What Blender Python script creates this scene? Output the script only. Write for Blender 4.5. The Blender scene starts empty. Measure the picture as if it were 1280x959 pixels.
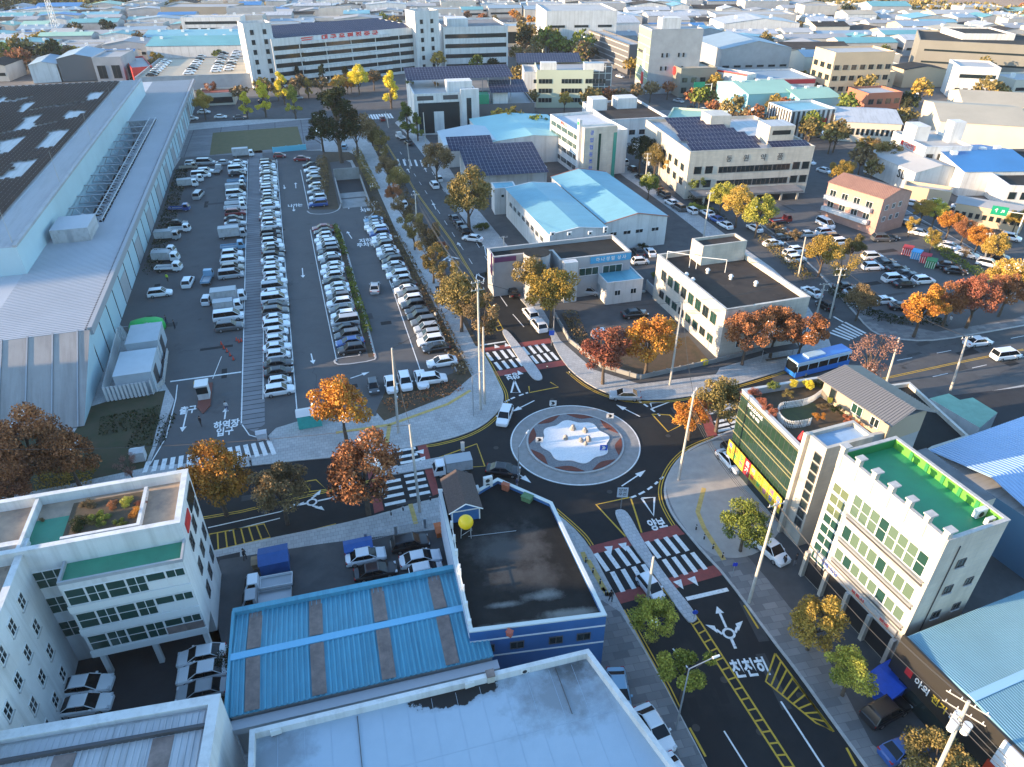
import bpy, math, random
from math import sin, cos, pi, radians, atan2, hypot, floor
SC = bpy.context.scene
COL = SC.collection
RN = random.Random(11)
# ---------------------------------------------------------------- camera, sky, sun
CAMH = 60.0; PITCH = radians(33.0); FOC = 885.0
cd = bpy.data.cameras.new('camera'); cd.sensor_fit = 'HORIZONTAL'; cd.sensor_width = 36.0
cd.lens = FOC/1280*36.0; cd.clip_start = 0.5; cd.clip_end = 6000
cam = bpy.data.objects.new('camera', cd); COL.objects.link(cam)
cam.location = (0, 0, CAMH); cam.rotation_euler = (pi/2-PITCH, 0, 0)
SC.camera = cam
SUN_EL = 11.0; SUN_TRAVEL = 13.0          # degrees: height of the sun, heading its light travels (from +X towards +Y)
w = bpy.data.worlds.new('World'); SC.world = w; w.use_nodes = True
nt = w.node_tree; nt.nodes.clear()
sky = nt.nodes.new('ShaderNodeTexSky'); sky.sky_type = 'NISHITA'; sky.sun_disc = False
sky.sun_elevation = radians(SUN_EL)
# direction TO the sun is opposite to travel; Nishita rotation 0 looks along +Y, turning clockwise
_h = radians(SUN_TRAVEL+180)
sky.sun_rotation = (pi/2-_h) % (2*pi)
sky.altitude = 50; sky.air_density = 1.2; sky.dust_density = 0.7; sky.ozone_density = 3.5
bg = nt.nodes.new('ShaderNodeBackground'); bg.inputs[1].default_value = 0.15
wo = nt.nodes.new('ShaderNodeOutputWorld')
nt.links.new(sky.outputs[0], bg.inputs[0]); nt.links.new(bg.outputs[0], wo.inputs[0])
sl = bpy.data.lights.new('sun', 'SUN'); sl.energy = 3.3; sl.angle = radians(0.5); sl.color = (1.0, 0.72, 0.44)
so = bpy.data.objects.new('sun', sl); COL.objects.link(so)
so.rotation_euler = (pi/2-radians(SUN_EL), 0, radians(SUN_TRAVEL)-pi/2)
SC.view_settings.view_transform = 'Standard'; SC.view_settings.look = 'None'
SC.view_settings.exposure = 2.1; SC.view_settings.gamma = 1.0
SC.cycles.max_bounces = 6; SC.cycles.diffuse_bounces = 3; SC.cycles.glossy_bounces = 2
SC.cycles.transparent_max_bounces = 6; SC.cycles.caustics_reflective = False; SC.cycles.caustics_refractive = False

# ---------------------------------------------------------------- measuring: a photo pixel to a point at height z
def G(px, py, z=0.0):
    a = (px-640)/FOC; b = -(py-479.5)/FOC
    dy = cos(PITCH)+b*sin(PITCH); dz = -sin(PITCH)+b*cos(PITCH)
    t = (z-CAMH)/dz
    return (a*t, dy*t)
def PX(x, y, z=0.0):
    up = sin(PITCH)*y+cos(PITCH)*(z-CAMH); fw = cos(PITCH)*y-sin(PITCH)*(z-CAMH)
    return (640+FOC*x/fw, 479.5-FOC*up/fw)
def GP(l, z=0.0): return [G(a, b, z) for a, b in l]
def chaikin(p, n=2, closed=False):
    for _ in range(n):
        q = [] if closed else [p[0]]
        m = len(p) if closed else len(p)-1
        for i in range(m):
            a = p[i]; b = p[(i+1) % len(p)]
            q += [(a[0]*.75+b[0]*.25, a[1]*.75+b[1]*.25), (a[0]*.25+b[0]*.75, a[1]*.25+b[1]*.75)]
        if not closed: q.append(p[-1])
        p = q
    return p
# ---------------------------------------------------------------- materials
MATS = {}
def mat(name, col, rough=0.8, metal=0.0, var=0.0, scale=1.0, spec=0.5, col2=None, bump=0.0, coord='P', stain=None, island=None, coat=0.0, streak=None):
    """col: base; col2 + var: noise mix; stain=(colour, scale, threshold): blotches; island: list of colours chosen per mesh island"""
    if name in MATS: return MATS[name]
    m = bpy.data.materials.new(name); m.use_nodes = True; t = m.node_tree; N = t.nodes; L = t.links
    b = N['Principled BSDF']; b.inputs['Roughness'].default_value = rough; b.inputs['Metallic'].default_value = metal
    b.inputs['Specular IOR Level'].default_value = spec
    if coat: b.inputs['Coat Weight'].default_value = coat
    c4 = lambda c: (c[0], c[1], c[2], 1)
    b.inputs['Base Color'].default_value = c4(col); m.diffuse_color = c4(col)
    out = None
    if coord == 'P':
        g = N.new('ShaderNodeNewGeometry'); vec = g.outputs['Position']
    else:
        g = N.new('ShaderNodeTexCoord'); vec = g.outputs['Object']
    if island:
        gi = N.new('ShaderNodeNewGeometry'); r = N.new('ShaderNodeValToRGB'); r.color_ramp.interpolation = 'LINEAR'
        e = r.color_ramp.elements
        for i, c in enumerate(island):
            p_ = i/(len(island)-1)
            el = e[0] if i == 0 else (e[1] if i == len(island)-1 and len(island) > 1 else e.new(p_))
            el.position = p_; el.color = c4(c)
        ns = N.new('ShaderNodeTexNoise'); ns.inputs['Scale'].default_value = scale; L.new(vec, ns.inputs['Vector'])
        a = N.new('ShaderNodeMath'); a.operation = 'MULTIPLY_ADD'; L.new(gi.outputs['Random Per Island'], a.inputs[0])
        a.inputs[1].default_value = 0.55
        s = N.new('ShaderNodeMath'); s.operation = 'MULTIPLY_ADD'; L.new(ns.outputs['Fac'], s.inputs[0]); s.inputs[1].default_value = 1.5; s.inputs[2].default_value = -0.52
        L.new(s.outputs[0], a.inputs[2]); L.new(a.outputs[0], r.inputs[0]); out = r.outputs[0]
        oi = N.new('ShaderNodeObjectInfo'); hs = N.new('ShaderNodeHueSaturation')
        mr = N.new('ShaderNodeMapRange'); L.new(oi.outputs['Random'], mr.inputs[0]); mr.inputs[3].default_value = 0.8; mr.inputs[4].default_value = 1.2
        L.new(mr.outputs[0], hs.inputs['Value']); L.new(out, hs.inputs['Color']); out = hs.outputs[0]
    elif var > 0 or col2:
        ns = N.new('ShaderNodeTexNoise'); ns.inputs['Scale'].default_value = scale; ns.inputs['Detail'].default_value = 6
        ns.inputs['Roughness'].default_value = 0.65; L.new(vec, ns.inputs['Vector'])
        if col2 is None: col2 = tuple(x*(1-var) for x in col); colA = tuple(min(1, x*(1+var)) for x in col)
        else: colA = col
        r = N.new('ShaderNodeValToRGB'); r.color_ramp.elements[0].position = .34; r.color_ramp.elements[1].position = .66
        r.color_ramp.elements[0].color = c4(colA); r.color_ramp.elements[1].color = c4(col2)
        L.new(ns.outputs['Fac'], r.inputs[0]); out = r.outputs[0]
        if bump:
            bp = N.new('ShaderNodeBump'); bp.inputs['Strength'].default_value = bump; bp.inputs['Distance'].default_value = .05
            L.new(ns.outputs['Fac'], bp.inputs['Height']); L.new(bp.outputs[0], b.inputs['Normal'])
    if stain:
        sc_, th = stain[1], stain[2]
        n2 = N.new('ShaderNodeTexNoise'); n2.inputs['Scale'].default_value = sc_; n2.inputs['Detail'].default_value = 8; n2.inputs['Roughness'].default_value = .7
        L.new(vec, n2.inputs['Vector'])
        r2 = N.new('ShaderNodeValToRGB'); r2.color_ramp.elements[0].position = th; r2.color_ramp.elements[1].position = min(1, th+.14)
        r2.color_ramp.elements[0].color = (0, 0, 0, 1); r2.color_ramp.elements[1].color = (1, 1, 1, 1)
        L.new(n2.outputs['Fac'], r2.inputs[0])
        mx = N.new('ShaderNodeMix'); mx.data_type = 'RGBA'; L.new(r2.outputs[0], mx.inputs[0])
        if out: L.new(out, mx.inputs[6])
        else: mx.inputs[6].default_value = c4(col)
        mx.inputs[7].default_value = c4(stain[0]); out = mx.outputs[2]
    if streak:   # (scale vector, strength, colour): run-off marks, stretched noise
        out = streaks(N, L, tcobj(N), out, col, streak)
    if out: L.new(out, b.inputs['Base Color'])
    MATS[name] = m
    return m
def tcobj(N): return N.new('ShaderNodeTexCoord').outputs['Object']
def streaks(N, L, vec, out, col, st):
    sv, k, c = st; mp = N.new('ShaderNodeMapping'); mp.inputs['Scale'].default_value = sv; L.new(vec, mp.inputs[0])
    n = N.new('ShaderNodeTexNoise'); n.inputs['Scale'].default_value = 1; n.inputs['Detail'].default_value = 7; n.inputs['Roughness'].default_value = .62; L.new(mp.outputs[0], n.inputs['Vector'])
    mr = N.new('ShaderNodeMapRange'); L.new(n.outputs['Fac'], mr.inputs[0]); mr.inputs[1].default_value = .47; mr.inputs[2].default_value = .72; mr.inputs[3].default_value = 0; mr.inputs[4].default_value = k
    mx = N.new('ShaderNodeMix'); mx.data_type = 'RGBA'; L.new(mr.outputs[0], mx.inputs[0]); mx.inputs[7].default_value = (*c, 1)
    if out: L.new(out, mx.inputs[6])
    else: mx.inputs[6].default_value = (*col, 1)
    return mx.outputs[2]
def brickmat(name, c1, c2, mortar, bw, bh, ms=.02, rough=.7, ang=0.0, coord='Object', metal=0.0, offset=0.5, spec=.5, vertical=False):
    """tiles/panels laid out in the object's own axes (or turned by ang in world axes)"""
    if name in MATS: return MATS[name]
    m = bpy.data.materials.new(name); m.use_nodes = True; t = m.node_tree; N = t.nodes; L = t.links
    b = N['Principled BSDF']; b.inputs['Roughness'].default_value = rough; b.inputs['Metallic'].default_value = metal
    b.inputs['Specular IOR Level'].default_value = spec
    tc = N.new('ShaderNodeTexCoord') if coord == 'Object' else N.new('ShaderNodeNewGeometry')
    vec = tc.outputs['Object'] if coord == 'Object' else tc.outputs['Position']
    mp = N.new('ShaderNodeMapping'); L.new(vec, mp.inputs[0]); mp.inputs['Rotation'].default_value = (0, 0, -ang)
    src = mp.outputs[0]
    if vertical:   # x+y across, z up
        sp = N.new('ShaderNodeSeparateXYZ'); L.new(src, sp.inputs[0]); ad = N.new('ShaderNodeMath'); ad.operation = 'ADD'
        L.new(sp.outputs[0], ad.inputs[0]); L.new(sp.outputs[1], ad.inputs[1])
        cb = N.new('ShaderNodeCombineXYZ'); L.new(ad.outputs[0], cb.inputs[0]); L.new(sp.outputs[2], cb.inputs[1]); src = cb.outputs[0]
    br = N.new('ShaderNodeTexBrick'); L.new(src, br.inputs['Vector'])
    br.inputs['Scale'].default_value = 1.0; br.inputs['Brick Width'].default_value = bw; br.inputs['Row Height'].default_value = bh
    br.inputs['Mortar Size'].default_value = ms; br.inputs['Mortar Smooth'].default_value = 0; br.offset = offset
    br.inputs['Color1'].default_value = (*c1, 1); br.inputs['Color2'].default_value = (*c2, 1); br.inputs['Mortar'].default_value = (*mortar, 1)
    ns = N.new('ShaderNodeTexNoise'); ns.inputs['Scale'].default_value = .35; ns.inputs['Detail'].default_value = 7; L.new(vec, ns.inputs['Vector'])
    mr = N.new('ShaderNodeMapRange'); L.new(ns.outputs['Fac'], mr.inputs[0]); mr.inputs[3].default_value = .72; mr.inputs[4].default_value = 1.25
    mm = N.new('ShaderNodeMix'); mm.data_type = 'RGBA'; mm.blend_type = 'MULTIPLY'; mm.inputs[0].default_value = 1
    L.new(br.outputs['Color'], mm.inputs[6]); L.new(mr.outputs[0], mm.inputs[7]); o_ = mm.outputs[2]
    if vertical: o_ = streaks(N, L, vec, o_, c1, ((.9,.9,.07), .55, tuple(x*.55 for x in c1)))
    L.new(o_, b.inputs['Base Color'])
    MATS[name] = m; m.diffuse_color = (*c1, 1)
    return m
def spots(name, base, lst, rough=.8, scale=.6):
    """weathered surface: base (two tones) and soft-edged marks (x, y, rx, ry, colour, strength) in the object's own metres"""
    m = bpy.data.materials.new(name); m.use_nodes = True; t = m.node_tree; N = t.nodes; L = t.links; b = N['Principled BSDF']; b.inputs['Roughness'].default_value = rough; b.inputs['Specular IOR Level'].default_value = .1
    tc = N.new('ShaderNodeTexCoord'); ns = N.new('ShaderNodeTexNoise'); ns.inputs['Scale'].default_value = scale; ns.inputs['Detail'].default_value = 9; ns.inputs['Roughness'].default_value = .68; L.new(tc.outputs['Object'], ns.inputs['Vector'])
    r = N.new('ShaderNodeValToRGB'); r.color_ramp.elements[0].position = .35; r.color_ramp.elements[1].position = .68; r.color_ramp.elements[0].color = (*base[0], 1); r.color_ramp.elements[1].color = (*base[1], 1); L.new(ns.outputs['Fac'], r.inputs[0]); out = r.outputs[0]
    for (x, y, rx, ry, c, k) in lst:
        mp = N.new('ShaderNodeMapping'); mp.vector_type = 'POINT'; mp.inputs['Location'].default_value = (-x/rx, -y/ry, 0); mp.inputs['Scale'].default_value = (1/rx, 1/ry, 0); L.new(tc.outputs['Object'], mp.inputs[0])
        ln = N.new('ShaderNodeVectorMath'); ln.operation = 'LENGTH'; L.new(mp.outputs[0], ln.inputs[0])
        ad = N.new('ShaderNodeMath'); ad.operation = 'MULTIPLY_ADD'; L.new(ns.outputs['Fac'], ad.inputs[0]); ad.inputs[1].default_value = -2.6; L.new(ln.outputs['Value'], ad.inputs[2])
        mr = N.new('ShaderNodeMapRange'); L.new(ad.outputs[0], mr.inputs[0]); mr.inputs[1].default_value = -.55 + (.0 if k > .9 else .25); mr.inputs[2].default_value = -.35 if k > .9 else -.75; mr.inputs[3].default_value = 0 if k > .9 else 0; mr.inputs[4].default_value = k
        mr.inputs[1].default_value, mr.inputs[2].default_value = (-.28, -.36) if k > .9 else (0.1, -.9)
        mx = N.new('ShaderNodeMix'); mx.data_type = 'RGBA'; L.new(mr.outputs[0], mx.inputs[0]); L.new(out, mx.inputs[6]); mx.inputs[7].default_value = (*c, 1); out = mx.outputs[2]
    L.new(out, b.inputs['Base Color']); MATS[name] = m; return m
M_ASPH = mat('asphalt_new', (.018, .019, .020), .85, col2=(.024, .025, .026), scale=.5, spec=.25, stain=((.032, .031, .031), .08, .56))
M_ASPO = mat('asphalt_old', (.070, .071, .073), .9, col2=(.098, .098, .099), scale=.35, spec=.3, stain=((.035, .036, .038), .15, .62))
M_LOT = mat('asphalt_lot', (.088, .089, .091), .9, col2=(.105, .105, .106), scale=.25, spec=.3, stain=((.056, .057, .058), .12, .6))
M_LOTD = mat('asphalt_dark', (.03, .03, .033), .9, col2=(.04, .04, .043), scale=.4, spec=.3)
M_CONC = mat('concrete', (.30, .30, .29), .9, col2=(.22, .22, .21), scale=.4, stain=((.13, .13, .125), .2, .6))
M_CITY = mat('city_ground', (.15, .14, .13), .95, col2=(.10, .095, .09), scale=.03, stain=((.2, .19, .17), .02, .55))
M_KERB = mat('granite_kerb', (.42, .41, .39), .8, var=.15, scale=2)
M_PAVE = brickmat('paving', (.44, .44, .43), (.36, .36, .355), (.20, .20, .19), .6, .6, .015, .85, radians(16), 'P')
M_PAVE2 = brickmat('paving_grey', (.24, .235, .23), (.13, .13, .135), (.12, .12, .12), 1.5, .8, .02, .85, radians(12), 'P')
M_DECK = brickmat('walkway_slabs', (.20, .205, .215), (.15, .155, .165), (.045, .045, .05), 9.0, 1.25, .10, .8, radians(16), 'P', offset=0.0)
M_WHITE = mat('road_paint_white', (.72, .72, .70), .7, var=.12, scale=3, stain=((.16, .16, .16), 2.2, .585))
M_YEL = mat('road_paint_yellow', (.55, .34, .03), .7, var=.15, scale=3, stain=((.12, .09, .03), 2.4, .60))
M_RED = mat('road_surface_red', (.30, .065, .055), .85, col2=(.21, .05, .045), scale=1.5, stain=((.09,.05,.05), 1.0, .64))
M_TAC = mat('tactile_yellow', (.50, .36, .12), .85, var=.2, scale=2)
M_SOIL = mat('planting_soil', (.10, .065, .04), .95, col2=(.055, .045, .025), scale=.9, stain=((.05, .07, .025), .5, .6))
M_LAWN = mat('lawn_grass', (.125, .105, .045), .95, col2=(.095, .09, .035), scale=.6)
M_GRASS = mat('dark_grass', (.035, .045, .018), .95, col2=(.06, .05, .028), scale=.5)
M_WALL = mat('wall_white', (.66, .66, .65), .75, col2=(.56, .56, .545), scale=.25, stain=((.5, .5, .48), .3, .66), streak=((1.1,1.1,.06), .55, (.34,.33,.31)))
M_WTILE = brickmat('wall_white_tile', (.54, .49, .41), (.49, .445, .375), (.42, .41, .39), 1.2, .6, .02, .5, vertical=True)
M_CREAM = brickmat('wall_cream_tile', (.56, .52, .45), (.52, .48, .42), (.45, .40, .33), 1.2, .6, .02, .5, vertical=True)
M_GREY = mat('wall_grey', (.34, .35, .36), .75, var=.1, scale=.3)
M_DGREY = mat('dark_grey_metal', (.075, .075, .08), .5, metal=.3)
M_GLASS = mat('window_glass', (.014, .024, .027), .12, spec=.5)
M_GLASSG = mat('window_glass_green', (.018, .055, .045), .12, spec=.5)
M_FRAME = mat('window_frame_white', (.68, .68, .66), .5)
M_FRAMED = mat('window_frame_dark', (.08, .08, .085), .5)
M_MEMB = mat('roof_membrane_grey', (.20, .20, .205), .9, col2=(.13, .13, .135), scale=.25, stain=((.09, .09, .09), .35, .58))
M_BLACKR = mat('roof_dark_concrete', (.036, .036, .034), .95, col2=(.022, .022, .021), scale=.22, spec=.2, stain=((.11, .108, .10), .45, .70))
M_BRNR = mat('roof_brown_membrane', (.060, .050, .043), .9, col2=(.036, .031, .028), scale=.3, spec=.2, stain=((.10, .085, .07), .2, .64))
M_BLUE = mat('roof_sheet_blue', (.085, .30, .40), .45, var=.10, scale=.3, metal=.0, stain=((.12, .33, .41), .15, .62), streak=((2.2,.16,1), .6, (.055,.17,.24)))
M_SKYB = mat('roof_sheet_sky_blue', (.16, .36, .43), .5, var=.07, scale=.2, streak=((.16,1.1,1), .45, (.12,.28,.34)))
M_STEEL = mat('steel_galvanised', (.42, .44, .46), .45, metal=.6)
M_SHEET = mat('roof_sheet_white', (.44, .45, .46), .5, var=.06, scale=.15, metal=.05, streak=((1.6,.14,1), .6, (.20,.19,.18)))
M_BLK = mat('black_plastic', (.02, .02, .022), .6)
M_RUST = mat('skylight_strip_brown', (.20, .15, .13), .7, var=.25, scale=1.5)
M_POLE = mat('concrete_pole', (.46, .43, .38), .85, var=.1, scale=1)
M_WOOD = mat('tree_bark', (.10, .075, .055), .95, var=.25, scale=2)
M_ACW = mat('unit_casing', (.62, .62, .60), .5)
M_SOLAR = brickmat('solar_panel', (.012, .018, .05), (.018, .024, .06), (.26, .27, .30), 1.05, 2.0, .03, .5, offset=0.0, spec=.1)
M_SOLARB = brickmat('solar_panel_brown', (.040, .030, .030), (.05, .038, .036), (.40, .38, .36), 1.6, 1.05, .06, .25, offset=0.5, spec=.5)
# ---------------------------------------------------------------- meshes
class MB:
    def __init__(s): s.v = []; s.f = []; s.i = []; s.m = []
    def mi(s, m):
        if m not in s.m: s.m.append(m)
        return s.m.index(m)
    def face(s, pts, m):
        k = len(s.v); s.v += [tuple(p) for p in pts]; s.f.append(tuple(range(k, k+len(pts)))); s.i.append(s.mi(m)); return s
    def box(s, x0, y0, z0, x1, y1, z1, m, top=None, bottom=True):
        k = len(s.v); s.v += [(x0,y0,z0),(x1,y0,z0),(x1,y1,z0),(x0,y1,z0),(x0,y0,z1),(x1,y0,z1),(x1,y1,z1),(x0,y1,z1)]
        a = s.mi(m); b = s.mi(top) if top else a
        fs = [(4,5,6,7),(0,1,5,4),(1,2,6,5),(2,3,7,6),(3,0,4,7)]+([(3,2,1,0)] if bottom else [])
        s.f += [tuple(k+j for j in q) for q in fs]; s.i += [b]+[a]*(len(fs)-1); return s
    def prism(s, p, z0, z1, m, top=None, bottom=False):
        ar = sum(p[i][0]*p[(i+1) % len(p)][1]-p[(i+1) % len(p)][0]*p[i][1] for i in range(len(p)))
        if ar < 0: p = p[::-1]
        n = len(p); k = len(s.v); s.v += [(x, y, z0) for x, y in p]+[(x, y, z1) for x, y in p]
        a = s.mi(m); b = s.mi(top) if top else a
        for i in range(n): s.f.append((k+i, k+(i+1) % n, k+n+(i+1) % n, k+n+i)); s.i.append(a)
        s.f.append(tuple(range(k+n, k+2*n))); s.i.append(b)
        if bottom: s.f.append(tuple(range(k+n-1, k-1, -1))); s.i.append(a)
        return s
    def tube(s, p, q, r0, m, r1=None, n=8, cap=True):
        r1 = r0 if r1 is None else r1
        d = [q[i]-p[i] for i in range(3)]; l = math.sqrt(sum(x*x for x in d)) or 1e-6; d = [x/l for x in d]
        u = (1, 0, 0) if abs(d[0]) < .8 else (0, 1, 0)
        a = [d[1]*u[2]-d[2]*u[1], d[2]*u[0]-d[0]*u[2], d[0]*u[1]-d[1]*u[0]]; la = math.sqrt(sum(x*x for x in a)); a = [x/la for x in a]
        b = [d[1]*a[2]-d[2]*a[1], d[2]*a[0]-d[0]*a[2], d[0]*a[1]-d[1]*a[0]]
        k = len(s.v)
        for c, r in ((p, r0), (q, r1)):
            for i in range(n):
                t = 2*pi*i/n; s.v.append(tuple(c[j]+r*(cos(t)*a[j]+sin(t)*b[j]) for j in range(3)))
        mi = s.mi(m)
        for i in range(n): s.f.append((k+i, k+(i+1) % n, k+n+(i+1) % n, k+n+i)); s.i.append(mi)
        if cap: s.f.append(tuple(range(k+n-1, k-1, -1))); s.i.append(mi); s.f.append(tuple(range(k+n, k+2*n))); s.i.append(mi)
        return s
    def cyl(s, x, y, z0, z1, r, m, r1=None, n=12): return s.tube((x, y, z0), (x, y, z1), r, m, r1, n)
    def mesh(s, name, smooth=False):
        me = bpy.data.meshes.new(name); me.from_pydata(s.v, [], s.f)
        for m in s.m: me.materials.append(m)
        me.polygons.foreach_set('material_index', s.i)
        if smooth: me.polygons.foreach_set('use_smooth', [True]*len(s.f))
        me.update(); return me
    def obj(s, name, parent=None, loc=(0,0,0), rz=0.0, smooth=False, label=None):
        return put(name, s.mesh(name, smooth), parent, loc, rz, label)
def put(name, me, parent=None, loc=(0,0,0), rz=0.0, label=None):
    o = bpy.data.objects.new(name, me); COL.objects.link(o); o.parent = parent; o.location = loc; o.rotation_euler = (0, 0, rz)
    if label: o['label'] = label
    return o
def tag(o, label, cat, group=None, kind=None):
    o['label'] = label
    if cat: o['category'] = cat
    if group: o['group'] = group
    if kind: o['kind'] = kind
    return o
def thing(name, label, cat, x, y, z=0.0, rz=0.0, group=None):
    o = bpy.data.objects.new(name, None); COL.objects.link(o); o.location = (x, y, z); o.rotation_euler = (0, 0, rz)
    o.empty_display_size = .5
    return tag(o, label, cat, group)
def struct(o, label=None):
    o['kind'] = 'structure'
    if label: o['label'] = label
    return o
def textmesh(body, size, m, depth=.0, bold=0.0, sx=1.0, align='CENTER'):
    c = bpy.data.curves.new('t', 'FONT'); c.body = body; c.size = size; c.align_x = align; c.align_y = 'CENTER'
    c.extrude = depth; c.offset = bold; c.resolution_u = 2
    o = bpy.data.objects.new('t', c); COL.objects.link(o)
    me = bpy.data.meshes.new_from_object(o.evaluated_get(bpy.context.evaluated_depsgraph_get()))
    bpy.data.objects.remove(o); bpy.data.curves.remove(c)
    me.materials.clear(); me.materials.append(m)
    if sx != 1:
        for v in me.vertices: v.co.x *= sx
    return me
def text(name, body, size, m, parent, loc, rot, depth=.01, bold=0.0, sx=1.0, align='CENTER'):
    o = put(name, textmesh(body, size, m, depth, bold, sx, align), parent, loc); o.rotation_euler = rot; return o
_ORD = ['zeroth','first','second','third','fourth','fifth','sixth','seventh','eighth','ninth','tenth','eleventh','twelfth','thirteenth','fourteenth','fifteenth','sixteenth','seventeenth','eighteenth','nineteenth']
_TEN = {2:'twent', 3:'thirt', 4:'fort', 5:'fift', 6:'sixt', 7:'sevent'}
def ordw(n):
    if n < 20: return _ORD[n]
    if n < 80: return _TEN[n//10]+('ieth' if n % 10 == 0 else 'y-'+_ORD[n % 10])
    return 'eightieth' if n == 80 else ('eighty-'+_ORD[n-80] if n < 90 else ('ninetieth' if n == 90 else 'ninety-'+_ORD[n-90]))
# ================================================================ GROUND, ROADS, KERBS
S_ = 1500
g = MB(); g.face([(-S_*1.5,-300,-.03),(S_*1.5,-300,-.03),(S_*1.5,2600,-.03),(-S_*1.5,2600,-.03)], M_CITY); struct(g.obj('ground'))
RC = G(718.8, 553.6); ROUT = 8.95; RIN = 6.7
def sheet(name, pts, z, m, parent=None):
    b = MB(); b.prism(pts, z-.0, z, m) if False else b.face([(x, y, z) for x, y in (pts if area(pts) > 0 else pts[::-1])], m)
    o = b.obj(name, parent); 
    if parent is None: struct(o)
    return o
def area(p): return sum(p[i][0]*p[(i+1) % len(p)][1]-p[(i+1) % len(p)][0]*p[i][1] for i in range(len(p)))
def offs(pts, d, closed=False):
    """polyline moved sideways by d (left positive)"""
    out = []; n = len(pts)
    for i in range(n):
        a = pts[i-1] if (i > 0 or closed) else pts[i]; b = pts[(i+1) % n] if (i < n-1 or closed) else pts[i]
        dx, dy = b[0]-a[0], b[1]-a[1]; l = hypot(dx, dy) or 1e-6
        out.append((pts[i][0]-dy/l*d, pts[i][1]+dx/l*d))
    return out
def line(mb, pts, wd, z, m, dash=None):
    """painted line along world points"""
    if dash:
        on, off = dash; acc = 0.0; seg = []; k = True
        # resample
        P = [pts[0]]
        for a, b in zip(pts, pts[1:]):
            l = hypot(b[0]-a[0], b[1]-a[1]); n = max(1, int(l/.25))
            P += [(a[0]+(b[0]-a[0])*i/n, a[1]+(b[1]-a[1])*i/n) for i in range(1, n+1)]
        cur = []
        for a, b in zip(P, P[1:]):
            l = hypot(b[0]-a[0], b[1]-a[1])
            if acc % (on+off) < on: cur = (cur or [a])+[b]
            elif cur:
                line(mb, cur, wd, z, m); cur = []
            acc += l
        if cur: line(mb, cur, wd, z, m)
        return
    a = offs(pts, wd/2); b = offs(pts, -wd/2)
    for i in range(len(pts)-1):
        mb.face([(*b[i], z), (*b[i+1], z), (*a[i+1], z), (*a[i], z)], m)
road = struct(bpy.data.objects.new('road', None)); COL.objects.link(road)
def rsheet(pts, z, m): return sheet('road_surface', pts, z, m, road)
# raw road sheets (kerbed blocks lie above their edges)
rsheet([(RC[0]+22*cos(a*pi/24), RC[1]+22*sin(a*pi/24)) for a in range(48)], .020, M_ASPH)
rsheet(GP([(745,700),(905,640),(1010,790),(1180,1050),(1300,1400),(1000,1400),(870,960),(800,830)]), .012, M_ASPH)       # south-east street
NW_ = GP([(590,345),(640,330),(760,500),(610,520)])
rsheet(NW_, .016, M_ASPH)
rsheet(GP([(448,120),(492,120),(620,270),(665,370),(700,420),(600,440),(560,350)]), .008, M_ASPO)
rsheet(GP([(640,540),(640,640),(440,690),(200,740),(-300,900),(-500,680),(0,590),(350,540),(560,530)]), .004, M_ASPH)
rsheet(GP([(800,470),(1000,420),(1175,390),(1300,370),(1700,330),(1700,480),(1280,520),(1000,560),(860,590)]), .008, M_ASPO)
rsheet(GP([(840,480),(960,455),(990,560),(860,590)]), .024, M_ASPH)
# far streets: west-east avenue before the post complex, the back lane, the far avenue on the right
rsheet(GP([(-100,170),(230,124),(520,112),(640,128),(700,150),(640,170),(520,150),(450,150),(200,170),(-100,210)]), .012, M_ASPO)
rsheet(GP([(690,150),(735,150),(830,205),(940,275),(1050,370),(1110,425),(1000,450),(960,370),(860,290),(770,225)]), .004, M_ASPO)
rsheet(GP([(610,35),(660,35),(880,110),(1010,165),(1130,215),(1300,320),(1420,420),(1250,430),(1130,290),(980,190),(840,140)]), .016, M_ASPO)
kerbs = MB()
def block(name, px, mt, smooth=2, kerb=True, z1=.12):
    pts = chaikin(GP(px), smooth, True)
    b = MB(); b.prism(pts, -.02, z1, M_KERB, mt); o = struct(b.obj(name))
    if kerb:
        if area(pts) < 0: pts = pts[::-1]
        k = MB(); q = pts+[pts[0]]
        line(k, offs(q, .14), .28, z1+.005, M_KERB); k.obj('kerb', o)
    BLK_P[name] = pts
    return o
BLK_P = {}
NWK = [(459,147),(470,172),(500,234),(535,308),(570,382),(583,412),(600,434),(612,455),(623,478),(630,492),(629,506),(619,520),(602,534),(577,545),(547,553),(500,562),(435,571),(345,579),(200,598),(0,631)]
block('pavement_northwest', [(459,147),(459,147)]+NWK[1:]+[(-700,760),(-1500,800),(-1500,300),(-600,215),(0,188),(230,152),(459,147)], M_PAVE, 2)
NEK = [(485,145),(525,185),(563,252),(596,296),(622,330),(640,362),(672,400),(686,412),(691,430),(700,447),(714,465),(738,483),(764,494),(797,501),(850,499),(905,486),(965,468),(1034,445)]
block('pavement_northeast', NEK+[(1040,430),(1020,398),(985,350),(915,300),(850,252),(790,213),(745,178),(700,150),(620,130),(520,118)][:8]+[(640,160),(560,150)], M_PAVE, 1)
SEK = [(1420,455),(1280,482),(1180,500),(1090,517),(1000,530),(940,532),(912,538),(893,548),(865,559),(848,573),(836,590),(829,609),(831,626),(840,646),(858,668),(881,695),(905,720),(962,798),(994,839),(1044,909),(1092,975),(1180,1130),(1260,1400)]
block('pavement_southeast', SEK+[(2600,1400),(2600,700),(2000,470)], M_PAVE2, 1)
SWK = [(-300,800),(0,742),(200,702),(265,690),(320,677),(420,657),(480,642),(539,624),(570,620),(605,620),(652,624),(686,636),(713,656),(736,682),(753,715),(776,757),(801,803),(831,857),(884,958),(960,1120),(1060,1400)]
block('pavement_southwest', SWK+[(-1200,1400),(-1500,1000)], M_PAVE, 1)
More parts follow.
